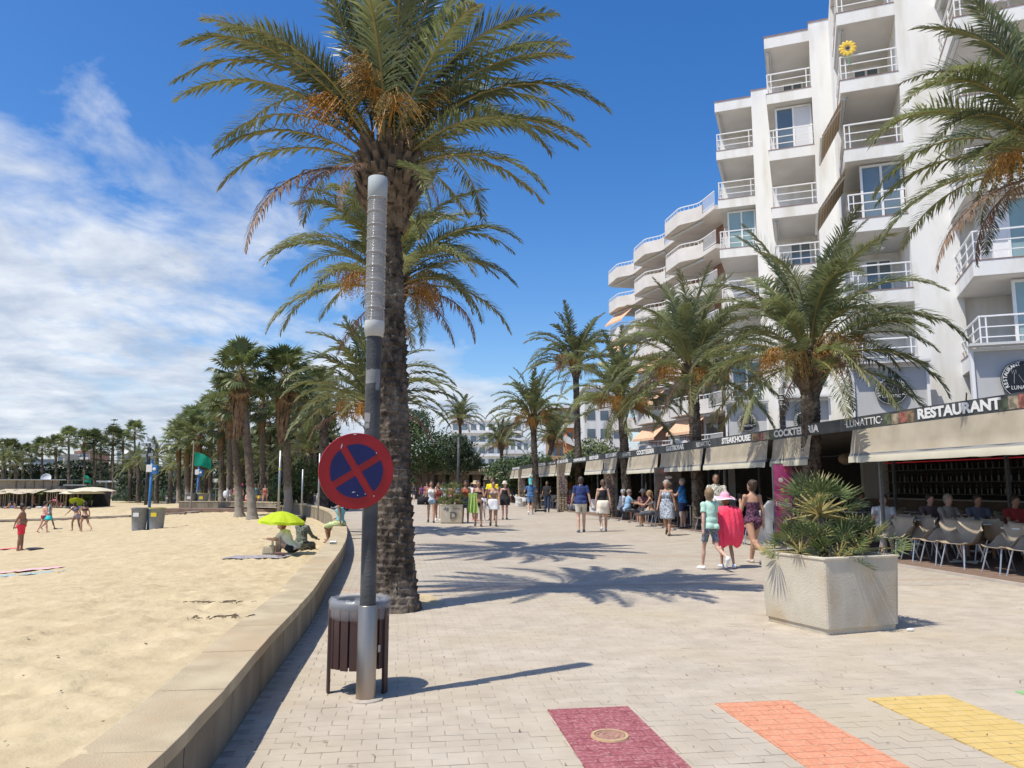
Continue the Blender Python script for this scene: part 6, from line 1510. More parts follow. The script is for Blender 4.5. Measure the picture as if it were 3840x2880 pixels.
        seg['ua%d' % i] = (sh, el, .05); seg['fa%d' % i] = (el, wr, .035); seg['hd%d' % i] = (wr, hn + w_ * .1, .03); hands.append(hn)
    for i, sx in enumerate((-1, 1)):
        hp, kn, an, b = joints[i]; g = f ** .5 * (1.04 if fem else 1.0) * (.85 if child else 1)
        capsule(mb, hp, hp.lerp(kn, .5), .088 * g, .073 * g); capsule(mb, hp.lerp(kn, .45), kn, .075 * g, .054 * g); capsule(mb, kn, kn.lerp(an, .35), .052 * g, .056 * g); capsule(mb, kn.lerp(an, .3), an, .056 * g, .036 * g)
        bk = V((0, -cos(b), -sin(b)));  mb.ball(kn.lerp(an, .3) + bk * .015, (.05 * g, .05 * g, .10), 8, 7)
        ft = b * .55; fd = V((sx * .12, cos(ft) if True else 1, sin(ft) if b < 0 else sin(ft) * .4)).normalized()
        if b < -.3: fd = V((sx * .08, cos(b * .9), sin(b * .9))).normalized()
        heel = an + V((0, -.02, -.035)) - fd * .02; toe = an + fd * .15 + V((0, 0, -.052)) ; capsule(mb, heel, toe, .036, .028); capsule(mb, an, heel + fd * .07, .036, .034)
        for q_ in range(5): b0 = toe + V((sx * (.022 - .011 * q_), 0, -.004)); capsule(mb, b0, b0 + fd * (.035 - .003 * (4 - q_ if sx > 0 else q_)), .010, .009, n=5)
        seg['th%d' % i] = (hp, kn, .08); seg['sh%d' % i] = (kn, an, .05); seg['ft%d' % i] = (heel, toe + fd * .04, .035)
    seg['to'] = (up((0, 0, -.10)), nk, .13); seg['he'] = (nk + V((0, 0, .05)), hd + V((0, 0, .1)), .08)
    me = fuse(mb, 'body', voxel / s, 4); sm = skin_mat(tone); me.materials.append(sm)
    n = len(me.vertices); co = np.zeros(n * 3); me.vertices.foreach_get('co', co); co = co.reshape(-1, 3); no = np.zeros(n * 3); me.vertices.foreach_get('normal', no); no = no.reshape(-1, 3)
    keys = list(seg); dist = np.zeros((len(keys), n)); par = np.zeros((len(keys), n))
    for j, kk in enumerate(keys):
        p, q, r = seg[kk]; p = np.array(p); q = np.array(q); d = q - p; t = np.clip(((co - p) @ d) / (d @ d), 0, 1); dist[j] = np.linalg.norm(co - (p + t[:, None] * d), axis=1) - r; par[j] = ((co - p) @ d) / (d @ d)
    lab = dist.argmin(0); tt = par[lab, np.arange(n)]; names = np.array([k[:2] for k in keys])[lab]
    ut = par[keys.index('to')]
    root = thing('person', label, 'person', (0, 0, 0), 0, group)
    S_ = Matrix.Diagonal((s, s, s, 1)); Tz = Matrix.Translation((0, 0, dz * s))
    M = Tz @ S_; me.transform(M); inst('body', me, root)
    polys = [tuple(p.vertices) for p in me.polygons]
    def wear(name, mask, off, m, wob=0.0, flare=None):
        idx = -np.ones(n, int); k = 0; vs = []
        for i in np.nonzero(mask)[0]:
            idx[i] = k; k += 1
        if k == 0: return
        cc = co[mask]; nn = no[mask]; of = np.full(k, off)
        w = np.array([noise.noise(Vector(c * 9)) for c in cc]) * wob if wob else 0
        c2 = cc + nn * (of + w)[:, None] if wob else cc + nn * of[:, None]
        if flare is not None: c2 = flare(c2, cc)
        fs = [tuple(int(idx[v]) for v in p) for p in polys if all(idx[v] >= 0 for v in p)]
        me2 = bpy.data.meshes.new(name); me2.from_pydata([tuple(x) for x in c2], [], fs); me2.update(); me2.transform(M); me2.materials.append(m)
        me2.polygons.foreach_set('use_smooth', [True] * len(me2.polygons)); o = inst(name, me2, root); md = o.modifiers.new('s', 'SOLIDIFY'); md.thickness = .008; md.offset = -1; return o
    def drape(name, za, zb, margin, m, flare=.0, labs=('to', 'th', 'sh'), n_=28, rings=12):
        msk = np.isin(names, labs); P = co[msk]; q = MB(); an_ = np.linspace(0, 2 * pi, n_, endpoint=False); dirs = np.stack([np.cos(an_), np.sin(an_)], 1); last = None; c0 = None
        for i in range(rings):
            z = za + (zb - za) * i / (rings - 1); sel = np.abs(P[:, 2] - z) < .05
            if sel.sum() > 8:
                xy = P[sel][:, :2]; c = (xy.max(0) + xy.min(0)) / 2; c0 = c if c0 is None else c0 * .6 + c * .4; sup = np.array([((xy - c0) @ d).max() for d in dirs])
                sup = (sup + np.roll(sup, 1) + np.roll(sup, -1)) / 3; last = sup if last is None else np.maximum(sup, last * .93)
            if last is None: continue
            fold = np.array([noise.noise(Vector((cos(a) * 2.2, sin(a) * 2.2, 3.3 + H))) for a in an_])
            rr = last + margin + flare * i / rings + fold * .05 * (i / rings)
            for d, r_ in zip(dirs, rr): q.v.append((c0[0] + d[0] * r_, c0[1] + d[1] * r_, z))
        k = len(q.v) // n_
        for i in range(k - 1):
            for j in range(n_): q.f.append((i * n_ + j, i * n_ + (j + 1) % n_, (i + 1) * n_ + (j + 1) % n_, (i + 1) * n_ + j)); q.mi.append(0)
        me2 = q.mesh(name, m, smooth=True); me2.transform(M); o = inst(name, me2, root); md = o.modifiers.new('s', 'SOLIDIFY'); md.thickness = .01; return o
    U = lambda k: names == k
    fore = np.min(np.stack([dist[j] for j, kk in enumerate(keys) if kk[:2] in ('fa', 'hd')]), 0)
    tors, uarm, farm, thi, shi = U('to') & (fore > .022), U('ua'), U('fa'), U('th') & (fore > .018), U('sh')
    if top:
        kind, c = top[0], top[1]; m = fab(c, top[2] if len(top) > 2 else None)
        if kind in ('tee', 'long'):
            def loose(c2, cc):
                c2 = c2.copy(); w = np.exp(-((cc[:, 2] - .11) / .12) ** 2) * (np.abs(cc[:, 0]) < .2); nn_ = np.stack([cc[:, 0], cc[:, 1], 0 * cc[:, 0]], 1); nn_ /= (np.linalg.norm(nn_, axis=1)[:, None] + 1e-6)
                return c2 + nn_ * (w * .034)[:, None]
            msk = ((((tors | thi) & (co[:, 2] > -.055)) if not sit else (tors & (ut > .0))) & (ut < 1.02)) | (uarm & (tt < .62)) | (U('he') & (tt < -.1))
            if kind == 'long': msk = msk | uarm | (farm & (tt < .9))
            wear('shirt', msk, .018, m, .012, flare=loose)
        elif kind == 'tank': wear('top', (tors & (ut > .10) & (ut < .90)), .012, m, .008)
        elif kind == 'bikini': wear('bikini_top', tors & (ut > .58) & (ut < .76) & (co[:, 1] * 0 + 1 > 0), .008, m)
        elif kind == 'swimsuit': wear('swimsuit', (tors & (ut > -.5) & (ut < .73)) | (thi & (tt < .16)), .009, m, .004); wear('halter', (U('he') & (tt < -.1)), .012, m)
        elif kind == 'dress': wear('dress_top', (tors & (ut > .3) & (ut < .88)), .014, m, .006); drape('dress', .22, top[3] if len(top) > 3 else -.42, .02, m, .05)
    if bottom:
        kind, c = bottom[0], bottom[1]; m = fab(c, bottom[2] if len(bottom) > 2 else None)
        if kind == 'shorts': wear('shorts', ((tors | thi) & (co[:, 2] < .03) & (ut < .22) & (co[:, 2] > -.3)) | (thi & (tt < .72)), .015, m, .008)
        elif kind == 'hotpants': wear('shorts', (tors & (ut < .22)) | (thi & (tt < .32)), .014, m, .006)
        elif kind == 'briefs': wear('bikini_bottom', (tors & (ut < .10)) | (thi & (tt < .14)), .009, m)
        elif kind == 'skirt': drape('skirt', .10, bottom[3] if len(bottom) > 3 else -.36, .016, m, .04)
        elif kind == 'trousers': wear('trousers', (tors & (ut < .22)) | thi | (shi & (tt < .97)), .018, m, .012)
    if shoes:
        for i in range(2):
            k_ = np.array([keys[q][-1] == str(i) for q in lab]); wear('shoe', (U('ft') | (shi & (tt > .97))) & k_, .012, fab(shoes))
    if hair:
        kind, c = hair; q = MB(); m = mat('hair_%d_%d' % (int(c[0] * 100), int(c[1] * 100)), c, tuple(min(1, x * 1.35) for x in c), scale=30, rough=.6, stretch=(1, 1, .2))
        q.ball(hh((0, -.022, .038)), (.086 * hs, .102 * hs, .103 * hs), 14, 10, R=RH); q.ball(hh((0, -.045, -.01)), (.078 * hs, .07 * hs, .085 * hs), 12, 8, R=RH)
        if kind == 'long':
            q.ball(hh((0, -.07, -.10)), (.085 * hs, .05 * hs, .13 * hs), 12, 8, R=RH); capsule(q, hh((0, -.08, -.1)), hh((0, -.10, -.26)), .06, .03)
        if kind == 'bun': q.ball(hh((0, -.09, .10)), (.05, .05, .045), 10, 8)
        if kind == 'pony': capsule(q, hh((0, -.11, .04)), hh((0, -.15, -.16)), .035, .015)
        if kind == 'curly':
            rr = random.Random(3)
            for _ in range(26): a = rr.uniform(0, 2 * pi); e = rr.uniform(-.4, 1.4); q.ball(hh((.09 * cos(a) * cos(e), -.03 + .10 * sin(a) * cos(e) * (1 if sin(a) < 0 else .5), .03 + .10 * sin(e))), .032, 6, 5)
        me2 = fuse(q, 'hair', .012, 2); me2.transform(M); me2.materials.append(m); inst('hair', me2, root)
    if hat:
        kind, c = hat[0], hat[1]; q = MB(); m = fab(c)
        hm = Matrix.Translation(hh((0, -.01, .075))) @ RH.to_4x4()
        if kind == 'brim':
            br = hat[2] if len(hat) > 2 else .19
            prof = [(.001, .10), (.05, .10), (.085, .07), (.098, .02), (.10, 0), (br * .8, -.02), (br, -.035), (br * .8, -.028), (.098, -.01)]; n_ = 28; o = 0
            for i, (r_, z) in enumerate(prof):
                for k in range(n_): a = 2 * pi * k / n_; q.v.append(tuple(hm @ V((r_ * cos(a) * hs, r_ * 1.08 * sin(a) * hs, (z + (.018 * sin(3 * a) if r_ > .12 else 0)) * hs))))
            for i in range(len(prof) - 1):
                for k in range(n_): q.f.append((i * n_ + k, i * n_ + (k + 1) % n_, (i + 1) * n_ + (k + 1) % n_, (i + 1) * n_ + k)); q.mi.append(1 if (len(hat) > 3 and 5 <= i <= 6) else 0)
            ms = [m, fab(hat[3])] if len(hat) > 3 else m
        else:
            q.ball(hm @ V((0, 0, -.02)), (.092 * hs, .108 * hs, .10 * hs), 14, 9); q.add([tuple(hm @ V(v)) for v in ((-.06, .08, -.02), (.06, .08, -.02), (.05, .17, -.035), (-.05, .17, -.035))], [(0, 1, 2, 3)]); ms = m
        me2 = q.mesh('hat', ms, smooth=True); me2.transform(M); inst('hat', me2, root)
    if voxel < .03:
        q = MB()
        for sx in (-1, 1): q.ball(hh((sx * .03, .088, .012)), (.012, .008, .008), 6, 5, R=RH)
        me2 = q.mesh('eyes', mat('eye', (.03, .02, .015), rough=.9, spec=.1)); me2.transform(M); inst('eyes', me2, root)
        q = MB(); q.ball(hh((0, .083, -.058)), (.022, .008, .007), 8, 5, R=RH); me2 = q.mesh('mouth', mat('lips', (.30, .10, .08))); me2.transform(M); inst('mouth', me2, root)
    a = radians(face); loc = Vector(loc)
    root.location = loc; root.rotation_euler = (0, 0, -a)
    Rz = Matrix.Rotation(-a, 4, 'Z')
    root_info[root.name] = [Matrix.Translation(loc) @ Rz @ M @ h for h in hands]
    return root
root_info = {}
def hand(p, i): return root_info[p.name][i]
VN = .016; VM = .026; VF = .036
WALK = ((24, 6), (-14, 28)); WALK2 = ((-16, 30), (22, 5)); STAND = ((2, 0), (-2, 2)); RELAX = ((2, 9, 10), (-2, 9, 10)); SW = ((18, 8, 18), (-18, 8, 10)); SW2 = ((-18, 8, 10), (18, 8, 18))
g = G
# promenade, from the camera outwards
boy = person('boy in mint green T-shirt and dark camouflage shorts walking beside the pink towel', g(2668, 2138), -18, 1.47, 'light', 'm', ((18, 8), (-16, 48)), ((-14, 10, 8), (12, 10, 25)), top=('tee', (.42, .62, .50)), bottom=('shorts', (.10, .11, .13), (.25, .27, .30)), shoes=(.75, .75, .73), hair=('short', (.20, .13, .07)), voxel=VN, head=(8, -6))
girl = person('child in a wide pink and white sun hat wrapped in a neon pink towel', g(2727, 2130), -6, 1.34, 'tan', 'f', ((10, 4), (-8, 14)), ((10, 6, 60, 20), (10, 6, 60, 20)), top=('tank', (.9, .05, .16)), shoes=(.6, .65, .7), hair=('short', (.2, .12, .06)), hat=('brim', (.75, .35, .45), .235, (.8, .72, .74)), voxel=VN, head=(0, -8))
wom = person('woman in a dark purple patterned swimsuit holding her phone, walking away', g(2830, 2116), -14, 1.66, 'tan', 'f', ((-22, 40), (22, 4)), ((14, 10, 118, 26), (-6, 9, 12)), top=('swimsuit', (.028, .012, .03), (.17, .065, .11)), shoes=(.5, .42, .35), hair=('bun', (.045, .025, .018)), voxel=VN, head=(-12, -12), fat=1.1)
person('dark-haired man in a white T-shirt with olive stripes looking at his phone', g(2693, 2040), 188, 1.80, 'brown', 'm', STAND, ((28, 12, 75, 25), (28, 12, 75, 25)), top=('tee', (.62, .60, .54), (.24, .23, .17)), bottom=('shorts', (.2, .2, .22)), shoes=(.15, .1, .1), hair=('short', (.02, .018, .016)), voxel=.02, fat=1.12, head=(0, -20))
person('grey-haired woman in a sleeveless white and blue floral dress with a shoulder bag', g(2503, 2008), 205, 1.68, 'tan', 'f', ((16, 4), (-16, 30)), ((-12, 12, 12), (10, 12, 14)), top=('dress', (.50, .53, .56), (.16, .20, .27), -.40), shoes=(.12, .08, .06), hair=('curly', (.27, .25, .22)), voxel=.02, fat=1.05)
bl = person('man in a bright blue T-shirt and navy shorts standing with a white plastic bag', g(2563, 1985), -62, 1.76, 'light', 'm', STAND, ((30, 8, 70), (0, 12, 10)), top=('tee', (.03, .17, .42)), bottom=('shorts', (.02, .035, .10)), shoes=(.03, .03, .035), hair=('short', (.25, .22, .19)), voxel=.02)
person('man in a navy blue T-shirt and beige shorts walking away', g(2180, 1996), -4, 1.79, 'light', 'm', ((-4, 10), (8, 2)), ((8, 14, 14), (-12, 14, 10)), top=('tee', (.022, .04, .14)), bottom=('shorts', (.50, .47, .39)), shoes=(.12, .14, .16), hair=('short', (.05, .035, .03)), voxel=.02, fat=1.12)
person('woman in a black tank top and short white skirt walking away', g(2263, 1993), -2, 1.70, 'light', 'f', ((-10, 24), (10, 2)), ((4, 12, 8), (-6, 12, 10)), top=('tank', (.015, .015, .018)), bottom=('skirt', (.66, .61, .52), None, -.34), shoes=(.55, .55, .55), hair=('pony', (.09, .055, .035)), voxel=.02)
fa = person('man in denim blue T-shirt and shorts carrying a child on his shoulders', g(1990, 1929), 3, 1.78, 'light', 'm', ((-12, 24), (12, 2)), ((10, 30, 110, 30), (10, 30, 110, 30)), top=('tee', (.055, .13, .27)), bottom=('shorts', (.12, .20, .33)), shoes=(.75, .75, .75), hair=('short', (.06, .04, .03)), voxel=VM, fat=1.08)
person('small child in turquoise riding on the shoulders of the denim-clad man', Vector(fa.location) + Vector((0, -.07, 1.58)), 3, .98, 'light', 'm', ((72, 62), (72, 62)), ((30, 14, 40), (30, 14, 40)), top=('tee', (.12, .48, .50)), bottom=('shorts', (.2, .45, .45)), hat=('brim', (.35, .6, .45), .14), voxel=VM, sit=True)
hv = person('man in black T-shirt with white print and jeans beside the hoverboard', g(2052, 1921), 200, 1.74, 'brown', 'm', STAND, ((20, 10, 60), (10, 10, 20)), top=('tee', (.02, .02, .022)), bottom=('trousers', (.03, .045, .09)), shoes=(.03, .03, .03), hair=('short', (.02, .02, .02)), voxel=VM)
p = g(2027, 1921); t = thing('hoverboard', 'black hoverboard on the promenade beside the man in jeans', 'hoverboard', p, .2); q = MB(); q.tube([(-.28, 0, .10), (0, 0, .085), (.28, 0, .10)], [.06, .045, .06], n=8); q.build('deck', blackp, t)
for sx in (-1, 1): q = MB(); q.lathe([(.01, -.035), (.085, -.035), (.09, 0), (.085, .035), (.01, .035)], n=14); w = q.build('wheel', tyre, t, loc=(sx * .3, 0, .088)); w.rotation_euler = (0, pi / 2, 0)
ws = person('woman in a pale bikini top and white tied shorts walking towards the camera', g(1850, 1974), 178, 1.68, 'tan', 'f', ((10, 3), (-10, 16)), SW, top=('bikini', (.5, .46, .42), (.25, .22, .2)), bottom=('skirt', (.72, .72, .72), None, -.30), shoes=(.04, .03, .03), hair=('bun', (.03, .02, .015)), voxel=.022)
person('woman in open white blouse and dark bikini with a green towel over her arm', g(1793, 1974), 176, 1.70, 'tan', 'f', ((12, 3), (-8, 14)), ((16, 12, 80, 10), (-6, 12, 10)), top=('bikini', (.03, .025, .03)), bottom=('briefs', (.03, .02, .025)), shoes=(.05, .03, .03), hair=('bun', (.05, .035, .025)), voxel=.022)
cloth((g(1785, 1974).x - .12, g(1785, 1974).y - .16, 1.22), .1, .34, .72, fab((.36, .52, .10), (.50, .66, .2)), 'lime green towel hanging from the arm of the woman in the blouse', name='towel')
person('person in a straw sun hat and white T-shirt behind the woman with the green towel', g(1781, 1953), 180, 1.72, 'brown', 'm', WALK, RELAX, top=('tee', (.66, .66, .68)), bottom=('skirt', (.15, .18, .1), None, -.3), shoes=(.5, .15, .12), hat=('brim', (.45, .36, .22), .2), voxel=VM)
person('small child in white shorts walking between the two bikini-clad women', g(1811, 1960), 182, 1.22, 'brown', 'm', WALK2, SW, top=('tee', (.6, .6, .62)), bottom=('shorts', (.68, .68, .66)), shoes=(.7, .7, .7), hair=('short', (.03, .02, .02)), voxel=VM)
person('man in a bright yellow T-shirt behind the woman in white shorts', g(1846, 1950), 186, 1.86, 'brown', 'm', STAND, ((12, 14, 30), (12, 14, 30)), top=('tee', (.75, .60, .02)), bottom=('shorts', (.1, .1, .12)), shoes=(.05, .04, .04), hair=('short', (.03, .02, .02)), voxel=VM)
person('woman in a cream bucket hat and short black dress walking away', g(1893, 1948), 10, 1.66, 'pink', 'f', ((4, 2), (-4, 4)), ((0, 14, 12), (10, 10, 40)), top=('dress', (.015, .015, .017), None, -.28), shoes=(.04, .03, .03), hat=('brim', (.60, .56, .47), .15), voxel=VM, fat=1.15)
ld = person('woman in white crop top and denim shorts with a large black bag', g(1616, 1960), 172, 1.70, 'tan', 'f', ((12, 3), (-8, 18)), ((50, 14, 110, 15), (0, 10, 10)), top=('tank', (.62, .62, .63)), bottom=('hotpants', (.30, .38, .48)), shoes=(.03, .03, .03), hair=('long', (.035, .02, .015)), voxel=VM)
q = MB(); q.prism([(-.24, -.08), (.24, -.08), (.20, .08), (-.20, .08)], -.36, -.05); q.tube([(-.15, 0, -.02), (-.1, 0, .22), (.1, 0, .22), (.15, 0, -.02)], .015, n=6); o = q.build('shoulder_bag', fab((.012, .012, .015)), loc=Vector(ld.location) + Vector((-.32, -.02, 1.08)), smooth=True); tag(o, 'big black shoulder bag of the woman in denim shorts', 'bag')
person('woman with sunglasses in a dark red top right behind the denim shorts woman', g(1643, 1953), 178, 1.68, 'brown', 'f', WALK, RELAX, top=('tank', (.20, .03, .03)), bottom=('hotpants', (.02, .02, .025)), shoes=(.6, .6, .6), hair=('long', (.03, .02, .015)), voxel=VM)
person('bare-shouldered woman in rust top and dark denim skirt by the graffitied planter', g(1745, 1962), 174, 1.70, 'brown', 'f', ((4, 2), (-4, 6)), ((8, 10, 30), (8, 10, 30)), top=('tank', (.30, .08, .04)), bottom=('skirt', (.03, .045, .08), None, -.32), shoes=(.4, .38, .35), hair=('long', (.03, .02, .015)), voxel=VM)
far_p = [(1661, 1925, 1.7, 'light', (.35, .52, .60), 'person in pale blue shirt behind the graffitied planter'), (1693, 1918, 1.66, 'brown', (.6, .2, .25), 'person in a coral cap behind the planter plants'), (1551, 1880, 1.66, 'tan', (.05, .05, .06), 'distant woman in black bikini beside the palm trunk'), (1580, 1885, 1.6, 'brown', (.16, .05, .15), 'distant person in purple beside the palm trunk'),
         (1816, 1905, 1.75, 'brown', (.04, .04, .05), 'person in black T-shirt behind the straw-hat wearer'), (1600, 1900, 1.7, 'tan', (.3, .12, .12), 'distant stroller in dull red'), (1925, 1885, 1.7, 'brown', (.03, .03, .04), 'person in dark clothes under the far canopy'), (1642, 1893, 1.7, 'light', (.6, .6, .62), 'distant stroller in white between two women'),
         (1712, 1897, 1.7, 'tan', (.2, .25, .4), 'distant stroller in blue behind the planter'), (1765, 1890, 1.7, 'brown', (.4, .3, .3), 'distant stroller near the pavilion piers'), (1870, 1890, 1.72, 'tan', (.1, .1, .12), 'distant person under the farthest valance')]
for k, (px, py, H, tone, c, lb) in enumerate(far_p): person(lb, g(px, py), R.choice((0, 180, 170, 20)), H, tone, 'fm'[k % 2], (WALK, WALK2, STAND)[k % 3], (SW, RELAX)[k % 2], top=('tee', c), bottom=('shorts', (.08, .09, .12)), hair=('short', (.03, .02, .02)), voxel=.045)
# neon towel and other carried things
q = MB(); n1, n2 = 26, 14
for i in range(n2 + 1):
    z = 1.10 - .70 * i / n2
    for k in range(n1 + 1):
        a = pi * (-.10 - .80 * k / n1) ; w = .255 + .05 * sin(i * .25) + .018 * sin(k * 1.9 + i * .15); r_ = w * (1 if i else .82); q.v.append((r_ * cos(a) * 1.05, r_ * .72 * sin(a) - .02, z + (.03 * cos(k * .5) if i == n2 else 0) + (.04 * (1 - abs(k / n1 - .5) * 2) if i == 0 else 0)))
for i in range(n2):
    for k in range(n1): q.f.append((i * (n1 + 1) + k, i * (n1 + 1) + k + 1, (i + 1) * (n1 + 1) + k + 1, (i + 1) * (n1 + 1) + k)); q.mi.append(0)
o = q.build('neon_towel', mat('neon_pink', (.97, .05, .11), (.99, .09, .16), scale=5, rough=.9, bump=.5, bscale=16), loc=girl.location, rz=radians(4), smooth=True); tag(o, 'neon pink towel wrapped round the child in the sun hat', 'towel'); o.modifiers.new('s', 'SOLIDIFY').thickness = .015
q = MB(); q.b2(-.035, .035, -.005, .005, -.07, .07); hp = hand(wom, 0); o = q.build('phone', blackp, loc=hp + Vector((0, .02, .06))); tag(o, 'black phone in the hand of the swimsuit woman', 'phone')
hp = hand(bl, 1); q = MB(); rr = random.Random(4)
q.ball((0, 0, -.30), (.15, .11, .20), 16, 12)
q.v = [tuple(Vector(v) * (1 + .12 * noise.noise(Vector(v) * 14))) for v in q.v]; q.tube([(0, -.02, -.14), (0, -.02, .0)], [.05, .015], n=8); q.tube([(0, .03, -.14), (0, .02, .0)], [.05, .015], n=8)
o = q.build('plastic_bag', mat('bag_white', (.70, .71, .72), (.78, .79, .8), scale=9, rough=.4, trans=.3), loc=hp, smooth=True); tag(o, 'full white plastic bag held by the man in bright blue', 'bag')
# seated guests
def sitter(px, py, Y, face, tone, sex, c, lb, hair=('short', (.04, .03, .02)), hat=None, vox=.03, seat=.45, H=1.7, arms=((40, 10, 60), (40, 10, 60)), top='tee', legs=((82, 80), (82, 84)), bot=(.08, .09, .11), lean=8):
    q = ray(px, py); b = Vector((q.x / q.y * Y, Y, seat + .10)); return person(lb, b, face, H, tone, sex, legs, arms, lean=lean, top=(top, c) if top else None, bottom=('shorts', bot), hair=hair if not hat else None, hat=hat, voxel=vox, sit=True, shoes=(.2, .2, .2))
sitter(2352, 1900, 31.5, 80, 'light', 'm', (.22, .36, .52), 'seated man in light blue shirt and grey cap at the middle terrace', hat=('cap', (.25, .2, .18)), vox=.026)
sitter(2330, 1890, 33.2, 70, 'pink', 'm', (.4, .4, .42), 'seated guest in white cap left of the man in blue', hat=('cap', (.6, .6, .58)), vox=.03)
sitter(2445, 1915, 28.6, -70, 'tan', 'f', (.5, .5, .55), 'bare-backed blonde woman seated among the beige chairs', hair=('pony', (.24, .16, .08)), vox=.026, top='bikini')
sitter(2412, 1885, 31.8, 190, 'tan', 'f', (.2, .1, .1), 'seated guest in a pale sun hat in the shade of the middle terrace', hat=('brim', (.5, .44, .34), .17), vox=.03)
sitter(2130, 1882, 44.5, -60, 'pink', 'f', (.55, .10, .20), 'guest in pink lying back in the leftmost white lounge armchair', vox=.035)
for px, py, Y, face, tone, c, lb in ((3310, 1880, 16.8, 200, 'light', (.42, .44, .46), 'broad-backed guest in a white T-shirt seated behind the planter palm'), (3480, 1880, 17.2, 180, 'pink', (.16, .12, .12), 'dimly lit guest in brown at the shaded tables'), (3545, 1880, 16.6, 170, 'light', (.35, .33, .30), 'guest wearing a pale headscarf at the shaded tables'),
                                     (3660, 1880, 16.2, 190, 'tan', (.12, .13, .18), 'guest in dark blue at the shaded tables'), (3795, 1880, 15.4, 180, 'tan', (.30, .03, .03), 'guest in a dark red shirt near the picture edge'), (3225, 1860, 22, 180, 'brown', (.2, .2, .2), 'guest in grey at the back of the shaded terrace')):
    sitter(px, py, Y, face, tone, 'm', c, lb, hair=('short', (.3, .25, .2)) if 'scarf' in lb else ('short', (.04, .03, .02)))
# beach
def gb(px, py, z=-1.12): return G(px, py, z)
def sz(x, y): return sand_z(x, y)[0]
def on_sand(px, py):
    z = -1.1
    for _ in range(12): p = G(px, py, z); z = z * .5 + sz(p.x, p.y) * .5
    return Vector((p.x, p.y, z))
person('big-bellied man in bright red swim shorts standing with hands behind his back', on_sand(74, 2066), 70, 1.72, 'brown', 'm', STAND, ((-28, 8, 10, 20), (-28, 8, 10, 20)), bottom=('shorts', (.75, .04, .07)), hair=('short', (.02, .018, .015)), voxel=.024, fat=1.3)
wb = person('bare-backed man in maroon swim shorts with a turquoise bag walking away', on_sand(162, 1997), 30, 1.72, 'pink', 'm', ((-12, 14), (12, 4)), ((20, 8, 30), (0, 10, 10)), bottom=('hotpants', (.22, .04, .06)), hair=('short', (.03, .02, .02)), voxel=.03, fat=1.1)
q = MB(); q.prism([(-.14, -.06), (.14, -.06), (.12, .06), (-.12, .06)], -.22, .0); q.prism([(-.19, -.08), (.19, -.08), (.15, .08), (-.15, .08)], -.24, -.1); q.tube([(-.05, 0, .2), (0, 0, .62)], .015, n=5); o = q.build('beach_bag', fab((.03, .45, .46)), loc=Vector(wb.location) + Vector((.30, -.08, .92)), smooth=True); tag(o, 'turquoise beach bag hanging from the shoulder of the man in maroon shorts', 'bag')
person('man with a grey towel over his shoulder walking beside the turquoise bag', on_sand(182, 1985), 60, 1.75, 'brown', 'm', WALK, RELAX, top=('tank', (.40, .42, .45)), bottom=('shorts', (.12, .1, .1)), hair=('short', (.1, .05, .03)), voxel=.032)
person('young woman in blue bikini striding with arms swinging, left of two', on_sand(284, 1991), -68, 1.68, 'brown', 'f', ((28, 34), (-8, 16)), ((40, 14, 10), (-30, 12, 20)), lean=22, top=('bikini', (.1, .15, .35)), bottom=('briefs', (.10, .14, .3), (.4, .4, .5)), hair=('long', (.02, .015, .012)), voxel=.028)
person('young woman in a dark bikini striding beside the blue bikini', on_sand(315, 1994), -60, 1.68, 'tan', 'f', ((24, 40), (-22, 34)), ((30, 14, 20), (-20, 12, 20)), lean=10, top=('bikini', (.03, .03, .03)), bottom=('briefs', (.04, .03, .04)), hair=('long', (.02, .015, .012)), voxel=.028)
bz = [(857, 1903, 0, 'f', 'tan', (.45, .42, .40), (.3, .3, .28), 'woman with a white sack bag seen on the beach walkway'), (880, 1901, 180, 'f', 'brown', (.70, .08, .25), (.2, .25, .1), 'woman in bright pink hat beside the walkway palm'), (923, 1903, 10, 'm', 'pink', None, (.70, .06, .05), 'child in red swim shorts between the leaning palm trunks'),
      (780, 1884, 0, 'm', 'brown', (.62, .62, .6), (.04, .04, .05), 'man in white T-shirt and black shorts walking on the far path'), (798, 1884, 0, 'm', 'tan', (.1, .35, .4), (.1, .3, .35), 'small child beside the man on the far path'), (571, 1879, 180, 'm', 'brown', (.62, .62, .6), (.04, .04, .05), 'man in white T-shirt near the grey park wall'),
      (421, 1874, 180, 'm', 'brown', (.28, .08, .1), (.1, .1, .1), 'person in maroon by the far bins'), (356, 1884, 170, 'f', 'tan', (.68, .55, .08), (.68, .55, .08), 'woman in a yellow dress beside the leafy hut'), (992, 1900, 180, 'f', 'tan', (.40, .12, .08), None, 'woman in a rust bikini holding a white towel under the palms'),
      (968, 1900, 200, 'm', 'brown', (.03, .03, .03), (.70, .45, .04), 'person in black with yellow towel under the palms'), (955, 1899, 180, 'f', 'brown', (.05, .4, .42), (.05, .3, .35), 'person in turquoise beside the slim grey pole'), (903, 1898, 0, 'f', 'brown', (.35, .5, .12), (.1, .1, .1), 'person in lime green behind the pink hat'),
      (1115, 1880, 90, 'm', 'light', (.4, .4, .42), (.1, .1, .12), 'person in grey beside the clipped bush'), (665, 1876, 0, 'f', 'pink', (.5, .5, .5), (.2, .2, .2), 'distant person crossing the sand end')]
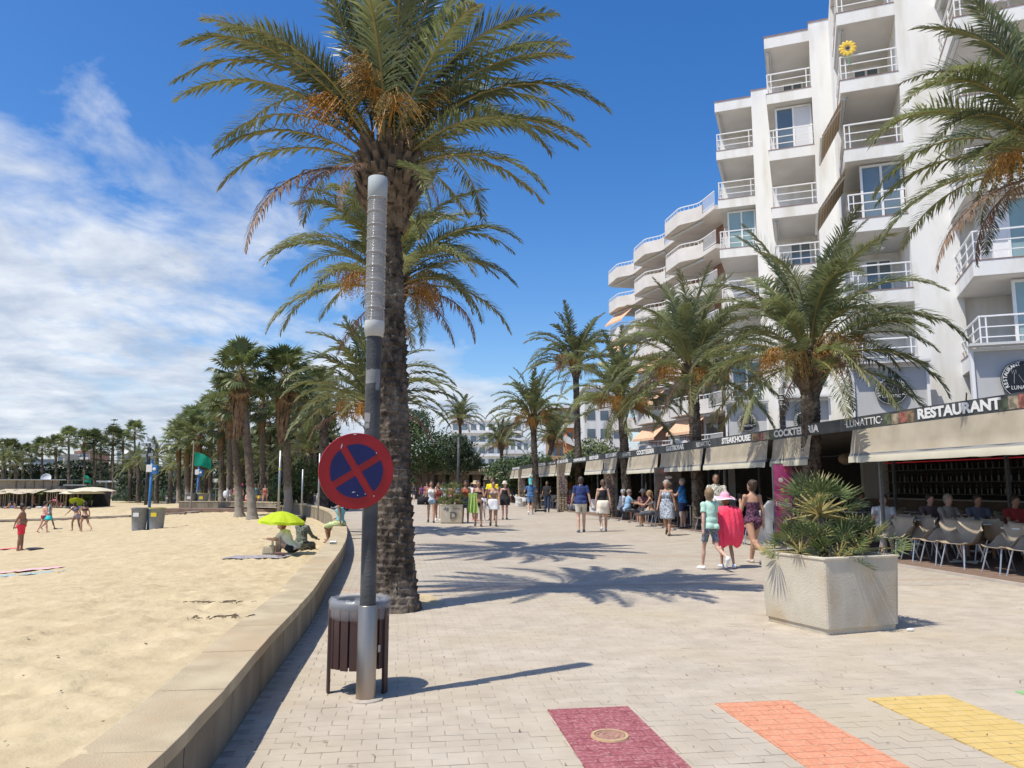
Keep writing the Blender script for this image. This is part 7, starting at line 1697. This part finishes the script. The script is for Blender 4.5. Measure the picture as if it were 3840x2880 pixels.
for k, (px, py, face, sex, tone, tc_, bc_, lb) in enumerate(bz):
    ch = 'child' in lb; p = on_sand(px, py); person(lb, p, face, (1.15 if ch else 1.7), tone, sex, (WALK, STAND, WALK2)[k % 3], (RELAX, SW)[k % 2], top=('tee' if sex == 'm' else 'tank', tc_) if tc_ else None, bottom=('shorts', bc_) if bc_ else ('briefs', (.3, .08, .06)), hair=('short' if sex == 'm' else 'long', (.03, .02, .02)), hat=('brim', (.8, .08, .25), .15) if 'pink hat' in lb else None, voxel=.045)
q = MB(); q.ball((0, 0, 0), (.19, .15, .27), 12, 9); q.v = [tuple(Vector(v) * (1 + .25 * noise.noise(Vector(v) * 6))) for v in q.v]; q.tube([(0, 0, .2), (.1, 0, .45)], .03, n=5); o = q.build('sack_bag', fab((.7, .7, .68)), loc=on_sand(857, 1903) + Vector((-.2, -.15, .95)), smooth=True); tag(o, 'white sack bag carried on the beach walkway', 'bag')
# couple under the lime parasol and a person on the wall
up_ = on_sand(1045, 2080)
wpn = person('woman in a white T-shirt and black shorts hunched under the lime parasol', on_sand(1095, 2078) + Vector((0, 0, .16)), -78, 1.66, 'light', 'f', ((118, 118), (100, 95)), ((50, 5, 45, 10), (50, 5, 45, 10)), lean=30, top=('tee', (.62, .61, .58)), bottom=('hotpants', (.02, .02, .025)), hair=('short', (.30, .05, .05)), voxel=.022, sit=True, head=(0, -40))
person('person draped in a dark olive wrap sitting behind the woman in white', on_sand(1118, 2066) + Vector((0, .25, .16)), 20, 1.72, 'brown', 'f', ((95, 90), (90, 85)), ((30, 10, 40), (30, 10, 40)), lean=5, top=('long', (.05, .065, .05), (.20, .22, .18)), bottom=('trousers', (.05, .055, .05), (.2, .22, .18)), hair=('long', (.02, .02, .018)), voxel=.024, sit=True)
ww = person('person in turquoise top and yellow-white shorts sitting on the low wall', Vector((xwall(22.0) - .15, 22.0, WH + .1)), -70, 1.66, 'brown', 'f', ((78, 92), (84, 82)), ((-20, 10, 10), (20, 10, 50)), lean=-4, top=('tank', (.15, .42, .46)), bottom=('shorts', (.62, .65, .42), (.30, .42, .10)), hair=('long', (.03, .02, .02)), voxel=.024, sit=True)
# ================================================================= THINGS ON THE BEACH
lime = mat('lime_parasol', (.55, .72, .02), (.62, .78, .04), scale=3, rough=.7, trans=.35)
def parasol(loc, R_, H, m, label, tilt=(0, 0), ribs=8, drop=.3, cat='parasol'):
    t = thing('parasol', label, cat, loc); t.rotation_euler = (tilt[0], tilt[1], .2); q = MB(); q.tube([(0, 0, -.1), (0, 0, H)], .016, n=8); q.build('pole', gal, t)
    n = ribs * 4; prof = [0, .25, .5, .75, 1.0]; rings = []
    q = MB(); q.v.append((0, 0, H + .0))
    for f in prof[1:]:
        for k in range(n): a = 2 * pi * k / n; sc = 1 - .05 * (1 - abs(cos(ribs * a / 2))) * f ** 2; q.v.append((R_ * f * cos(a) * sc, R_ * f * sin(a) * sc, H - drop * f ** 1.8 - .02 * (1 - abs(cos(ribs * a / 2))) * f))
    for k in range(n): q.v.append((R_ * cos(2 * pi * k / n) * .99, R_ * sin(2 * pi * k / n) * .99, H - drop - .07 - .012 * (k % 4 == 2)))
    for k in range(n): q.f.append((0, 1 + k, 1 + (k + 1) % n))
    for i in range(4):
        for k in range(n): q.f.append((1 + i * n + k, 1 + (i + 1) * n + k, 1 + (i + 1) * n + (k + 1) % n, 1 + i * n + (k + 1) % n))
    q.mi = [0] * len(q.f); q.build('canopy', m, t, smooth=False)
    for k in range(ribs): a = 2 * pi * k / ribs; q = MB(); q.tube([(R_ * f * cos(a), R_ * f * sin(a), H - drop * f ** 1.8 - .015) for f in (0.02, .25, .5, .75, .99)], .005, n=4); q.build('rib', gal, t)
    q = MB(); q.tube([(0, 0, H - .01), (0, 0, H + .05)], .012, n=6); q.build('finial', gal, t); return t
parasol(up_, .57, 1.08, lime, 'lime yellow-green beach parasol standing in the sand near the wall', tilt=(.02, .05), drop=.24)
q = MB(); q.b2(-.15, .15, -.09, .09, 0, .24); o = q.build('straw_bag', mat('straw', (.42, .34, .22), (.55, .47, .33), scale=40, rough=.9), loc=up_ + Vector((-.22, -.1, 0)), bevel=.05); tag(o, 'pale straw bag with bottle beside the parasol pole', 'bag')
q = MB(); q.tube([(0, 0, .1), (0, 0, .30), (0, 0, .34)], [.03, .03, .012], n=8); o = q.build('bottle', mat('bottle', (.6, .5, .35), rough=.2), loc=up_ + Vector((-.14, -.08, .02))); tag(o, 'small bottle sticking out of the straw bag', 'bottle')
def flat_towel(c, rz, w, l, m, label):
    mb = MB(); n1, n2 = 16, 26; c = Vector(c)
    for i in range(n2 + 1):
        for k in range(n1 + 1):
            x, y = w * (k / n1 - .5), l * (i / n2 - .5); X = c.x + x * cos(rz) - y * sin(rz); Y = c.y + x * sin(rz) + y * cos(rz)
            mb.v.append((x, y, sz(X, Y) - c.z + .018 + .02 * noise.noise(Vector((X * 3, Y * 3, 2)))))
    for i in range(n2):
        for k in range(n1): mb.f.append((i * (n1 + 1) + k, i * (n1 + 1) + k + 1, (i + 1) * (n1 + 1) + k + 1, (i + 1) * (n1 + 1) + k)); mb.mi.append(0)
    return tag(mb.build('beach_towel', m, loc=c, rz=rz, smooth=True), label, 'towel')
c = on_sand(960, 2090); flat_towel(c, 1.4, .8, 1.5, fab((.45, .42, .44), (.16, .14, .16)), 'grey patterned towel spread left of the lime parasol')
mb = MB(); mb.ball((0, 0, .06), (.12, .05, .04), 8, 5); mb.ball((.1, .03, .05), (.06, .07, .04), 8, 5); o = mb.build('flip_flops', fab((.15, .08, .08)), loc=c + Vector((.55, 0, .03))); tag(o, 'dark sandals dropped at the edge of the grey towel', 'sandals')
c = on_sand(85, 2142); flat_towel(c, .2, 1.7, .5, fab((.70, .38, .42)), 'rumpled pink towel on the sand at the picture edge')
c = on_sand(70, 2158); flat_towel(c, .1, 2.0, .55, fab((.45, .62, .62), (.16, .2, .22)), 'crumpled teal and black striped towel in front of the pink one')
c = on_sand(12, 2060); flat_towel(c, .2, 1.3, .6, fab((.75, .10, .14)), 'red towel at the feet of the man in red shorts')
c = on_sand(130, 2064); o = MB(); o.ball((0, 0, .04), (.35, .12, .05), 10, 5); tag(o.build('dark_mat', fab((.03, .03, .05)), loc=c + Vector((0, 0, .02)), smooth=True), 'small dark mat lying right of the man in red shorts', 'mat')
# seaweed and twigs
for px, py, n_, lb in ((805, 2268, 36, 'scatter of brown twigs on the sand, upper of two'), (840, 2318, 30, 'line of brown seaweed on the sand, lower of two')):
    c = on_sand(px, py); mb = MB(); rr = random.Random(px)
    for _ in range(n_):
        x, y = rr.gauss(0, .15), rr.gauss(0, .05); zz = sz(c.x + x, c.y + y) - c.z + .012; a = rr.uniform(0, pi); l = rr.uniform(.01, .04); mb.tube([(x - cos(a) * l, y - sin(a) * l, zz), (x + .01, y + .02, zz + .003), (x + cos(a) * l, y + sin(a) * l, zz)], rr.uniform(.002, .005), n=4)
    tag(mb.build('dry_seaweed', mat('seaweed', (.10, .07, .04), (.2, .15, .1), scale=9, rough=1), loc=c, kind='thing'), lb, 'seaweed')
# blue posts with loudspeakers, each with bins
bluep = mat('blue_post', (.03, .14, .36), (.04, .18, .42), scale=3, rough=.45); bing = mat('bin_grey', (.21, .225, .235), (.26, .275, .285), scale=5, rough=.7)
lidc = {'yellow': mat('lid_yellow', (.7, .55, .04)), 'blue': mat('lid_blue', (.05, .2, .5)), 'grey': mat('lid_grey', (.3, .31, .32))}
def post(px, pb_, pt, label):
    b = on_sand(px, pb_); H = D(px, pt, b.y).z - b.z; t = thing('blue_post', label, 'post', b, 0, 'blue loudspeaker posts on the beach'); q = MB(); q.tube([(0, 0, -.1), (0, 0, H)], .07, n=12); q.build('column', bluep, t, smooth=True)
    q = MB(); q.b2(-.22, .08, -.14, .14, H - .45, H - .08); q.build('control_box', white_pl, t, bevel=.02); q = MB(); q.b2(.06, .32, -.12, .12, H - .55, H - .1); q.build('loudspeaker', bluep, t, bevel=.02); q = MB(); q.ball((.19, -.13, H - .30), (.09, .02, .08), 10, 6); q.build('speaker_cone', white_pl, t)
    q = MB(); q.tube([(0, 0, H), (0, 0, H + .16)], .05, n=8); q.build('cap', bluep, t); return b
def bin_(b, dx, dy, label, lid='grey', h=1.05, w=.40):
    t = thing('beach_bin', label, 'bin', b + Vector((dx, dy, 0)), 0, 'grey beach bins'); q = MB(); q.lathe([(w * .80, -.1), (w * .82, .05), (w * .98, h - .05), (w * 1.06, h - .04), (w * 1.06, h), (w * .95, h), (w * .93, h - .12)], n=22); q.build('tub', bing, t, smooth=True)
    q = MB(); q.lathe([(w * .93, h - .1), (.001, h - .12)], n=22); q.build('liner', blackp, t)
    q = MB(); q.lathe([(w * .94, h + .005), (w * 1.08, h + .005), (w * 1.08, h + .03), (w * .94, h + .03)], n=22, cap=False); q.build('rim', lidc[lid], t)
    q = MB(); q.b2(-.14, .14, -w * 1.0, -w * .93, h * .62, h * .80); q.build('sticker', lidc['yellow'] if lid == 'yellow' else white_pl, t); return t
b = post(555, 1985, 1737, 'tall blue post with white box and loudspeaker, nearest on the sand'); bin_(b, -.42, -.1, 'left grey bin at the nearest blue post', 'grey'); bin_(b, .44, -.05, 'grey bin with yellow rim and sticker at the nearest blue post', 'yellow')
b = post(738, 1905, 1757, 'blue post by the near green flag'); bin_(b, -.42, -.1, 'grey bin left of the blue post near the flag', 'grey'); bin_(b, .44, -.05, 'grey bin with yellow rim near the flag', 'yellow')
b = post(644, 1890, 1772, 'blue post farther off, left of the flag'); bin_(b, -.42, -.1, 'left bin of the farther blue post', 'grey'); bin_(b, .44, 0, 'right bin of the farther blue post', 'grey')
b = post(438, 1878, 1795, 'distant blue post beside the red board'); bin_(b, -.5, -.1, 'distant pale bin left of the blue post', 'grey'); bin_(b, .3, 0, 'distant pale bin right of the blue post', 'grey')
green = mat('flag_green', (.0, .26, .16), (.01, .32, .20), scale=3, rough=.8, trans=.4)
def flag(px, pb_, pt, fw, fh, fz, label):
    b = on_sand(px, pb_); H = D(px, pt, b.y).z - b.z; t = thing('flagpole', label, 'flag', b); q = MB(); q.tube([(0, 0, -.1), (0, 0, H)], .05, n=8); q.build('pole', mat('wood_pole', (.28, .23, .17), (.36, .3, .22), scale=6), t)
    mb = MB(); n1, n2 = 14, 8
    for i in range(n2 + 1):
        for k in range(n1 + 1): f = k / n1; mb.v.append((.08 + fw * f, .18 * sin(f * 6 + i * .3) * f, H - fz - fh * i / n2 * (1 - .15 * f) - .45 * fh * f * f))
    for i in range(n2):
        for k in range(n1): mb.f.append((i * (n1 + 1) + k, i * (n1 + 1) + k + 1, (i + 1) * (n1 + 1) + k + 1, (i + 1) * (n1 + 1) + k)); mb.mi.append(0)
    mb.build('cloth', green, t, smooth=True)
flag(714, 1915, 1662, 1.15, .95, .65, 'green bathing flag flying from a wooden pole, the larger and nearer one'); flag(309, 1874, 1765, 1.2, 1.3, .8, 'small distant green flag behind the beach bar')
# red and green board, lamp mast
b = on_sand(500, 1882)
for x0, x1, c, lb in ((470, 508, (.14, .30, .06), 'green painted board on the far sand'), (508, 535, (.45, .05, .05), 'red painted board beside the green one')):
    a_, c_ = D(x0, 1860, b.y).x, D(x1, 1860, b.y).x; t = thing('beach_board', lb, 'board', ((a_ + c_) / 2, b.y, b.z)); q = MB(); w = (c_ - a_) / 2; q.b2(-w, w, 0, .1, .05, 1.3); q.build('panel', mat('board_' + lb[:3], c), t); q = MB(); q.b2(-w, w, -.02, .0, 1.31, 1.36); q.build('edge', gal, t)
q = ray(549, 1850); t, H = slim_pole(549, 1662, 100, 'tall dark lamp mast with floodlights behind the beach', r=.22, m=dark_paint, zb=-1.1, name='floodlight_mast', cat='lamp mast')
for k, (x, z) in enumerate(((-.5, -.2), (.7, -.4), (.2, .4), (-.4, -1.6), (.5, -1.5))): q = MB(); q.bar((0, 0, H + z), (x, -.2, H + z), .12); q.b2(x - .3, x + .3, -.5, -.2, H + z - .2, H + z + .2); q.build('floodlight', gal, t)
# board walk line and rope fence on the sand
mb = MB(); pts = [on_sand(-120, 1957), on_sand(200, 1948), on_sand(500, 1936), on_sand(700, 1925), on_sand(850, 1908)]
for a, b_ in zip(pts, pts[1:]): mb.bar(a + Vector((0, 0, .03)), b_ + Vector((0, 0, .03)), .9, .12)
o = mb.build('boardwalk', mat('boardwalk', (.20, .155, .12), (.30, .25, .2), scale=2, coord='World', rough=.9), kind='structure')
mb = MB(); a, b_ = on_sand(830, 1905), on_sand(1000, 1912); p = on_sand(940, 1915); mb.b2(-5.5, 6, -4, 4, -.3, .10); o = mb.build('timber_walkway', deck_m, loc=p + Vector((0, 3, .05)), rz=-.15, kind='structure')
# park wall behind the beach
mb = MB(); mb.b2(-62, 20, -.2, .2, 0, .55); t = mb.build('low_park_wall', mat('park_wall', (.34, .31, .27), (.42, .39, .34), scale=.5, rough=.9), loc=(-35, 150, -1.15), rz=-.02); tag(t, 'long low grey wall bounding the far end of the sand', 'wall')
mb = MB(); mb.b2(-70, 40, 0, 30, 0, .1); mb.build('far_pavement', pave_m, loc=(-40, 150.5, -1.1), kind='structure')
# ---- beach bar
tarp = mat('bar_tarpaulin', (.25, .215, .17), (.31, .27, .22), scale=1.2, rough=.9); wood = mat('bar_wood', (.20, .15, .10), (.33, .26, .18), scale=3, rough=.9); pale_c = mat('pale_canvas', (.55, .47, .34), (.66, .58, .44), scale=1.5, rough=.9, trans=.2)
by = on_sand(100, 1905).y; bz_ = -1.12
def bx(px): return D(px, 1850, by).x
def bzz(py): return D(150, py, by).z - bz_
ob = Vector((bx(100), by, bz_)); t = thing('beach_bar', 'beach bar with brown tarpaulin wall, bamboo fence and flat roof', 'beach bar', ob)
mb = MB(); mb.b2(bx(0) - 6 - ob.x, bx(176) - ob.x, 2.4, 2.5, bzz(1842), bzz(1801)); mb.build('tarpaulin', tarp, t)
for px in (8, 42, 77, 112, 146, 175): q = MB(); q.b2(bx(px) - ob.x - .06, bx(px) - ob.x + .06, 2.28, 2.38, bzz(1842), bzz(1801)); q.build('tarpaulin_batten', wood, t)
mb = MB(); mb.b2(bx(0) - 7 - ob.x, bx(210) - ob.x, 1.8, 7, bzz(1800), bzz(1797)); mb.build('upper_roof', gal, t)
mb = MB(); mb.b2(bx(175) - ob.x, bx(285) - ob.x, 2.0, 6, bzz(1836), bzz(1822)); mb.build('kitchen_box', dark_paint, t); mb = MB(); mb.b2(bx(205) - ob.x, bx(290) - ob.x, 1.6, 6.4, bzz(1821), bzz(1817)); mb.build('kitchen_roof', gal, t)
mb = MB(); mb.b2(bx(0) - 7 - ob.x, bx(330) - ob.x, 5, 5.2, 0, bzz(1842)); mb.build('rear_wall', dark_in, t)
mb = MB(); n1 = 20
for i in range(2):
    for k in range(n1 + 1): f = k / n1; mb.v.append((bx(170) - ob.x + (bx(325) - bx(170)) * f, -.4 + 3.2 * i, bzz(1843) + .35 * i - (.08 * abs(sin(f * 9)) if i == 0 else 0)))
for k in range(n1): mb.f.append((k, k + 1, n1 + 2 + k, n1 + 1 + k)); mb.mi.append(0)
mb.build('cloth_roof', pale_c, t)
mb = MB()
for i in range(2):
    for k in range(n1 + 1): f = k / n1; mb.v.append((bx(-20) - ob.x + (bx(140) - bx(-20)) * f, -.8 + 2.6 * i, bzz(1847) + .4 * i - (.16 * abs(sin(f * 7)) if i == 0 else 0)))
for k in range(n1): mb.f.append((k, k + 1, n1 + 2 + k, n1 + 1 + k)); mb.mi.append(0)
mb.build('cloth_roof', pale_c, t)
rr = random.Random(8)
for px in list(range(4, 136, 13)) + list(range(176, 318, 8)): q = MB(); h_ = bzz(1846) ; q.tube([(0, 0, 0), (rr.uniform(-.08, .08), 0, h_)], .045, n=6); q.build('bamboo_pole', wood, t, loc=(bx(px) - ob.x, rr.uniform(-.5, .1), 0))
p = D(174, 1795, by + 3); t2 = thing('satellite_dish', 'white satellite dish on the beach bar roof', 'satellite dish', p); q = MB(); q.lathe([(.001, .08), (.3, .12), (.55, .25), (.57, .25), (.3, .09), (.001, .05)], n=20); o = q.build('dish', white_pl, t2); o.rotation_euler = (1.2, 0, .3); q = MB(); q.tube([(0, .1, -.1), (0, .1, -.5)], .05, n=6); q.build('mast', gal, t2)
p = D(478, 1688, 213); t2 = thing('satellite_dish', 'white satellite dish on the distant grey roof', 'satellite dish', p); q = MB(); q.lathe([(.001, .3), (1.3, .7), (1.35, .7), (.001, .2)], n=20); o = q.build('dish', white_pl, t2); o.rotation_euler = (1.3, 0, -.3); q = MB(); q.tube([(0, .3, -.2), (0, .3, -1.6)], .1, n=6); q.build('mast', gal, t2)
creamp = mat('cream_parasol', (.68, .62, .46), (.74, .68, .52), scale=2, rough=.9, trans=.2)
for px, pt, R_, lb in ((352, 1826, 2.6, 'large cream parasol at the right end of the beach bar, higher one'), (318, 1834, 2.4, 'large cream parasol beside the higher one at the beach bar')):
    p = Vector((bx(px), by - .5, bz_)); parasol(p, R_ * 1.0, bzz(pt), creamp, lb, drop=.45)
q = leaf_cloud([((0, 0, 1.1), (.55, .5, 1.2))], 1500, .1, 4, green1); p = Vector((bx(342), by - .8, bz_)); t2 = thing('potted_shrub', 'leafy shrub in a black tub at the right end of the beach bar', 'plant', p); inst('foliage', q, t2, loc=(0, 0, .4)); q = MB(); q.lathe([(.5, 0), (.6, .9), (.55, .9), (.5, .1)], n=14, cap=True); q.build('tub', blackp, t2)
for px, lb in ((138, 'banana plant with broad leaves in front of the bar tarpaulin'), (20, 'banana plant at the left end of the beach bar')):
    p = Vector((bx(px), by + .6, bz_)); t2 = thing('banana_plant', lb, 'plant', p); q = MB(); q.tube([(0, 0, 0), (0, 0, 1.5)], [.12, .08], n=8); q.build('stem', green2, t2)
    for k in range(7):
        a = k * .9; e = 1.0 + .3 * sin(k * 2); q = MB(); P = [Vector((0, 0, 1.4)) + Vector((cos(a) * l * cos(e - l * .4), sin(a) * l * cos(e - l * .4), l * sin(e - l * .5))) for l in (0, .4, .8, 1.2, 1.5)]; s_ = Vector((-sin(a), cos(a), 0)); W_ = (.02, .16, .2, .15, .01)
        for i in range(4): q.quad(P[i] - s_ * W_[i], P[i] + s_ * W_[i], P[i + 1] + s_ * W_[i + 1], P[i + 1] - s_ * W_[i + 1])
        q.build('leaf', green2, t2)
# sun loungers and bathers at the bar
def lounger(px, py, rz, m, label):
    p = on_sand(px, py); t = thing('sun_lounger', label, 'sun lounger', p, rz); q = MB(); q.b2(-.32, .32, -.9, .3, .34, .38); q.build('seat', m, t); q = MB(); q.bar((0, .3, .36), (0, .85, .85), .62, .04); q.build('backrest', m, t)
    for x in (-.28, .28):
        for y in (-.8, .4): q = MB(); q.tube([(x, y, 0), (x, y, .35)], .02, n=5); q.build('leg', gal, t)
lnm = mat('lounger_grey', (.12, .125, .13)); lounger(18, 1898, 1.2, white_pl, 'white sun lounger at the left end of the beach bar'); lounger(42, 1900, 1.0, lnm, 'dark grey sun lounger behind the bathers'); lounger(62, 1901, 1.0, lnm, 'second dark grey sun lounger behind the bathers'); lounger(143, 1897, .3, lnm, 'upright grey deck chair beside the seated hat wearer')
def bsit(px, py, face, tone, c, lb, hat=None, low=.16, lean=0): 
    p = on_sand(px, py) + Vector((0, 0, low)); person(lb, p, face, 1.68, tone, 'f', ((92, 60), (88, 50)) if low < .3 else ((82, 80), (82, 80)), ((20, 10, 40), (30, 10, 40)), lean=lean, top=('bikini', c), bottom=('briefs', c), hair=None if hat else ('long', (.03, .02, .02)), hat=hat, voxel=.045, sit=True)
bsit(126, 1902, 100, 'tan', (.5, .2, .1), 'sunbather in an orange sun hat on a folding chair at the bar', hat=('brim', (.55, .32, .12), .22), low=.45)
bsit(30, 1907, -80, 'pink', (.1, .1, .1), 'sunbather lying propped up at the left end of the bar', lean=-30); bsit(82, 1908, 90, 'brown', (.05, .05, .06), 'bather sitting on the sand among dark bags', lean=-10); bsit(58, 1909, 60, 'tan', (.4, .1, .1), 'bather sitting low before the dark loungers', lean=-20)
bsit(228, 1905, 0, 'light', (.3, .3, .4), 'bather beside the pink flamingo ring'); bsit(252, 1900, 0, 'tan', (.5, .3, .1), 'bather under the bamboo roof'); bsit(268, 1902, 40, 'brown', (.6, .55, .1), 'bather in yellow near the second parasol group')
t = thing('inflatable_flamingo', 'pink inflatable flamingo ring before the beach bar', 'inflatable', on_sand(200, 1903)); pk = mat('flamingo_pink', (.75, .22, .36), rough=.4)
q = MB(); q.tube([(.4 * cos(a), .15, .45 + .4 * sin(a)) for a in [k * 2 * pi / 16 for k in range(17)]], .13, n=8, cap=False); q.build('ring', pk, t, smooth=True); q = MB(); q.tube([(.3, 0, .7), (.42, -.05, 1.0), (.3, -.1, 1.2), (.12, -.1, 1.12)], [.09, .07, .08, .05], n=8); q.build('neck', pk, t, smooth=True)
parasol(on_sand(284, 1906) + Vector((0, 0, 0)), .95, 1.15, lime, 'small tilted lime parasol behind the two striding women', tilt=(-.5, .1))
rr = random.Random(12); cols_ = [(.05, .05, .07), (.6, .6, .58), (.08, .12, .3), (.5, .42, .3), (.5, .1, .14), (.2, .22, .22)]
for k in range(16):
    px = [15, 34, 50, 70, 92, 108, 118, 146, 160, 215, 236, 246, 262, 276, 298, 310][k]; p = on_sand(px, 1906 + rr.uniform(-2, 4)); q = MB(); q.ball((0, 0, .12), (rr.uniform(.2, .4), .2, rr.uniform(.1, .2)), 9, 6); q.v = [tuple(Vector(v) * (1 + .2 * noise.noise(Vector(v) * 5 + Vector((k, 0, 0))))) for v in q.v]
    o = q.build('beach_bag', fab(cols_[k % 6]), loc=p, smooth=True); tag(o, '%s bag on the sand before the beach bar, %s' % (['black', 'white', 'navy blue', 'straw coloured', 'dark red', 'slate grey'][k % 6], ['at the left end', 'amid the bathers', 'right of the hat wearer', 'near the flamingo ring', 'at the right end'][min(4, k // 3)] + (' edge' if k == 15 else '')), 'bag')
# lifeguard style white benches and far sign board in the park
p = D(812, 1795, 95); t = thing('information_board', 'white and black information board among the grove palms', 'sign', (p.x, 95, -.6)); H = p.z + .6; q = MB(); q.b2(-.9, .9, -.03, .03, H - 1.2, H); q.build('panel', white_pl, t); q = MB(); q.b2(-.5, .5, -.05, -.031, H - 1.15, H - .45); q.build('print', black, t); q = MB(); q.tube([(0, .05, 0), (0, .05, H - 1.2)], .06, n=6); q.build('post', gal, t)
p = D(505, 1865, 149); t = thing('park_kiosk', 'small white kiosk with glazed front behind the far wall', 'kiosk', (p.x - 4, 151, -1.1)); q = MB(); q.b2(-4, 4, 0, 3, 0, .9); q.build('counter', white, t); q = MB(); q.b2(-4.5, 4.5, -.5, 3.5, 3.2, 3.5); q.build('roof', white, t)
for x in (-3.9, -1.3, 1.3, 3.9): q = MB(); q.b2(x - .1, x + .1, 0, .2, .9, 3.2); q.build('post', white, t)
q = MB(); q.b2(-3.7, 3.7, 1.5, 1.55, .9, 3.2); q.build('glazing', glassm, t)

mb = MB(); rr = random.Random(77)
for k in range(420):
    y = 2.6 + 22 * rr.random() ** 1.6; x = xwall(y) - .4 - rr.random() * (.55 * y + 1.5); z = sz(x, y); s_ = rr.uniform(.006, .02); a = rr.uniform(0, pi); d = Vector((cos(a), sin(a), rr.uniform(-.1, .4))) * s_; e = Vector((-sin(a), cos(a), .2)) * s_ * rr.uniform(.2, .7)
    q1 = noise.noise(Vector((x * 3.4, y * 2.6, 1.5))); q2 = noise.noise(Vector((x * 7.5 + 3, y * 5.5, 4.5)))
    c = Vector((x, y, z + (1 - abs(q1) * 2.2) * .05 + (1 - abs(q2) * 2.2) * .03 - .035 + noise.noise(Vector((x, y, 0)) * .7) * .03)); mb.add([c - d, c + e, c + d, c - e + Vector((0, 0, .004))], [(0, 1, 2, 3)])
mb.build('beach_litter', mat('beach_bits', (.09, .065, .04), (.26, .19, .12), scale=3, coord='World', rough=.9), kind='stuff')
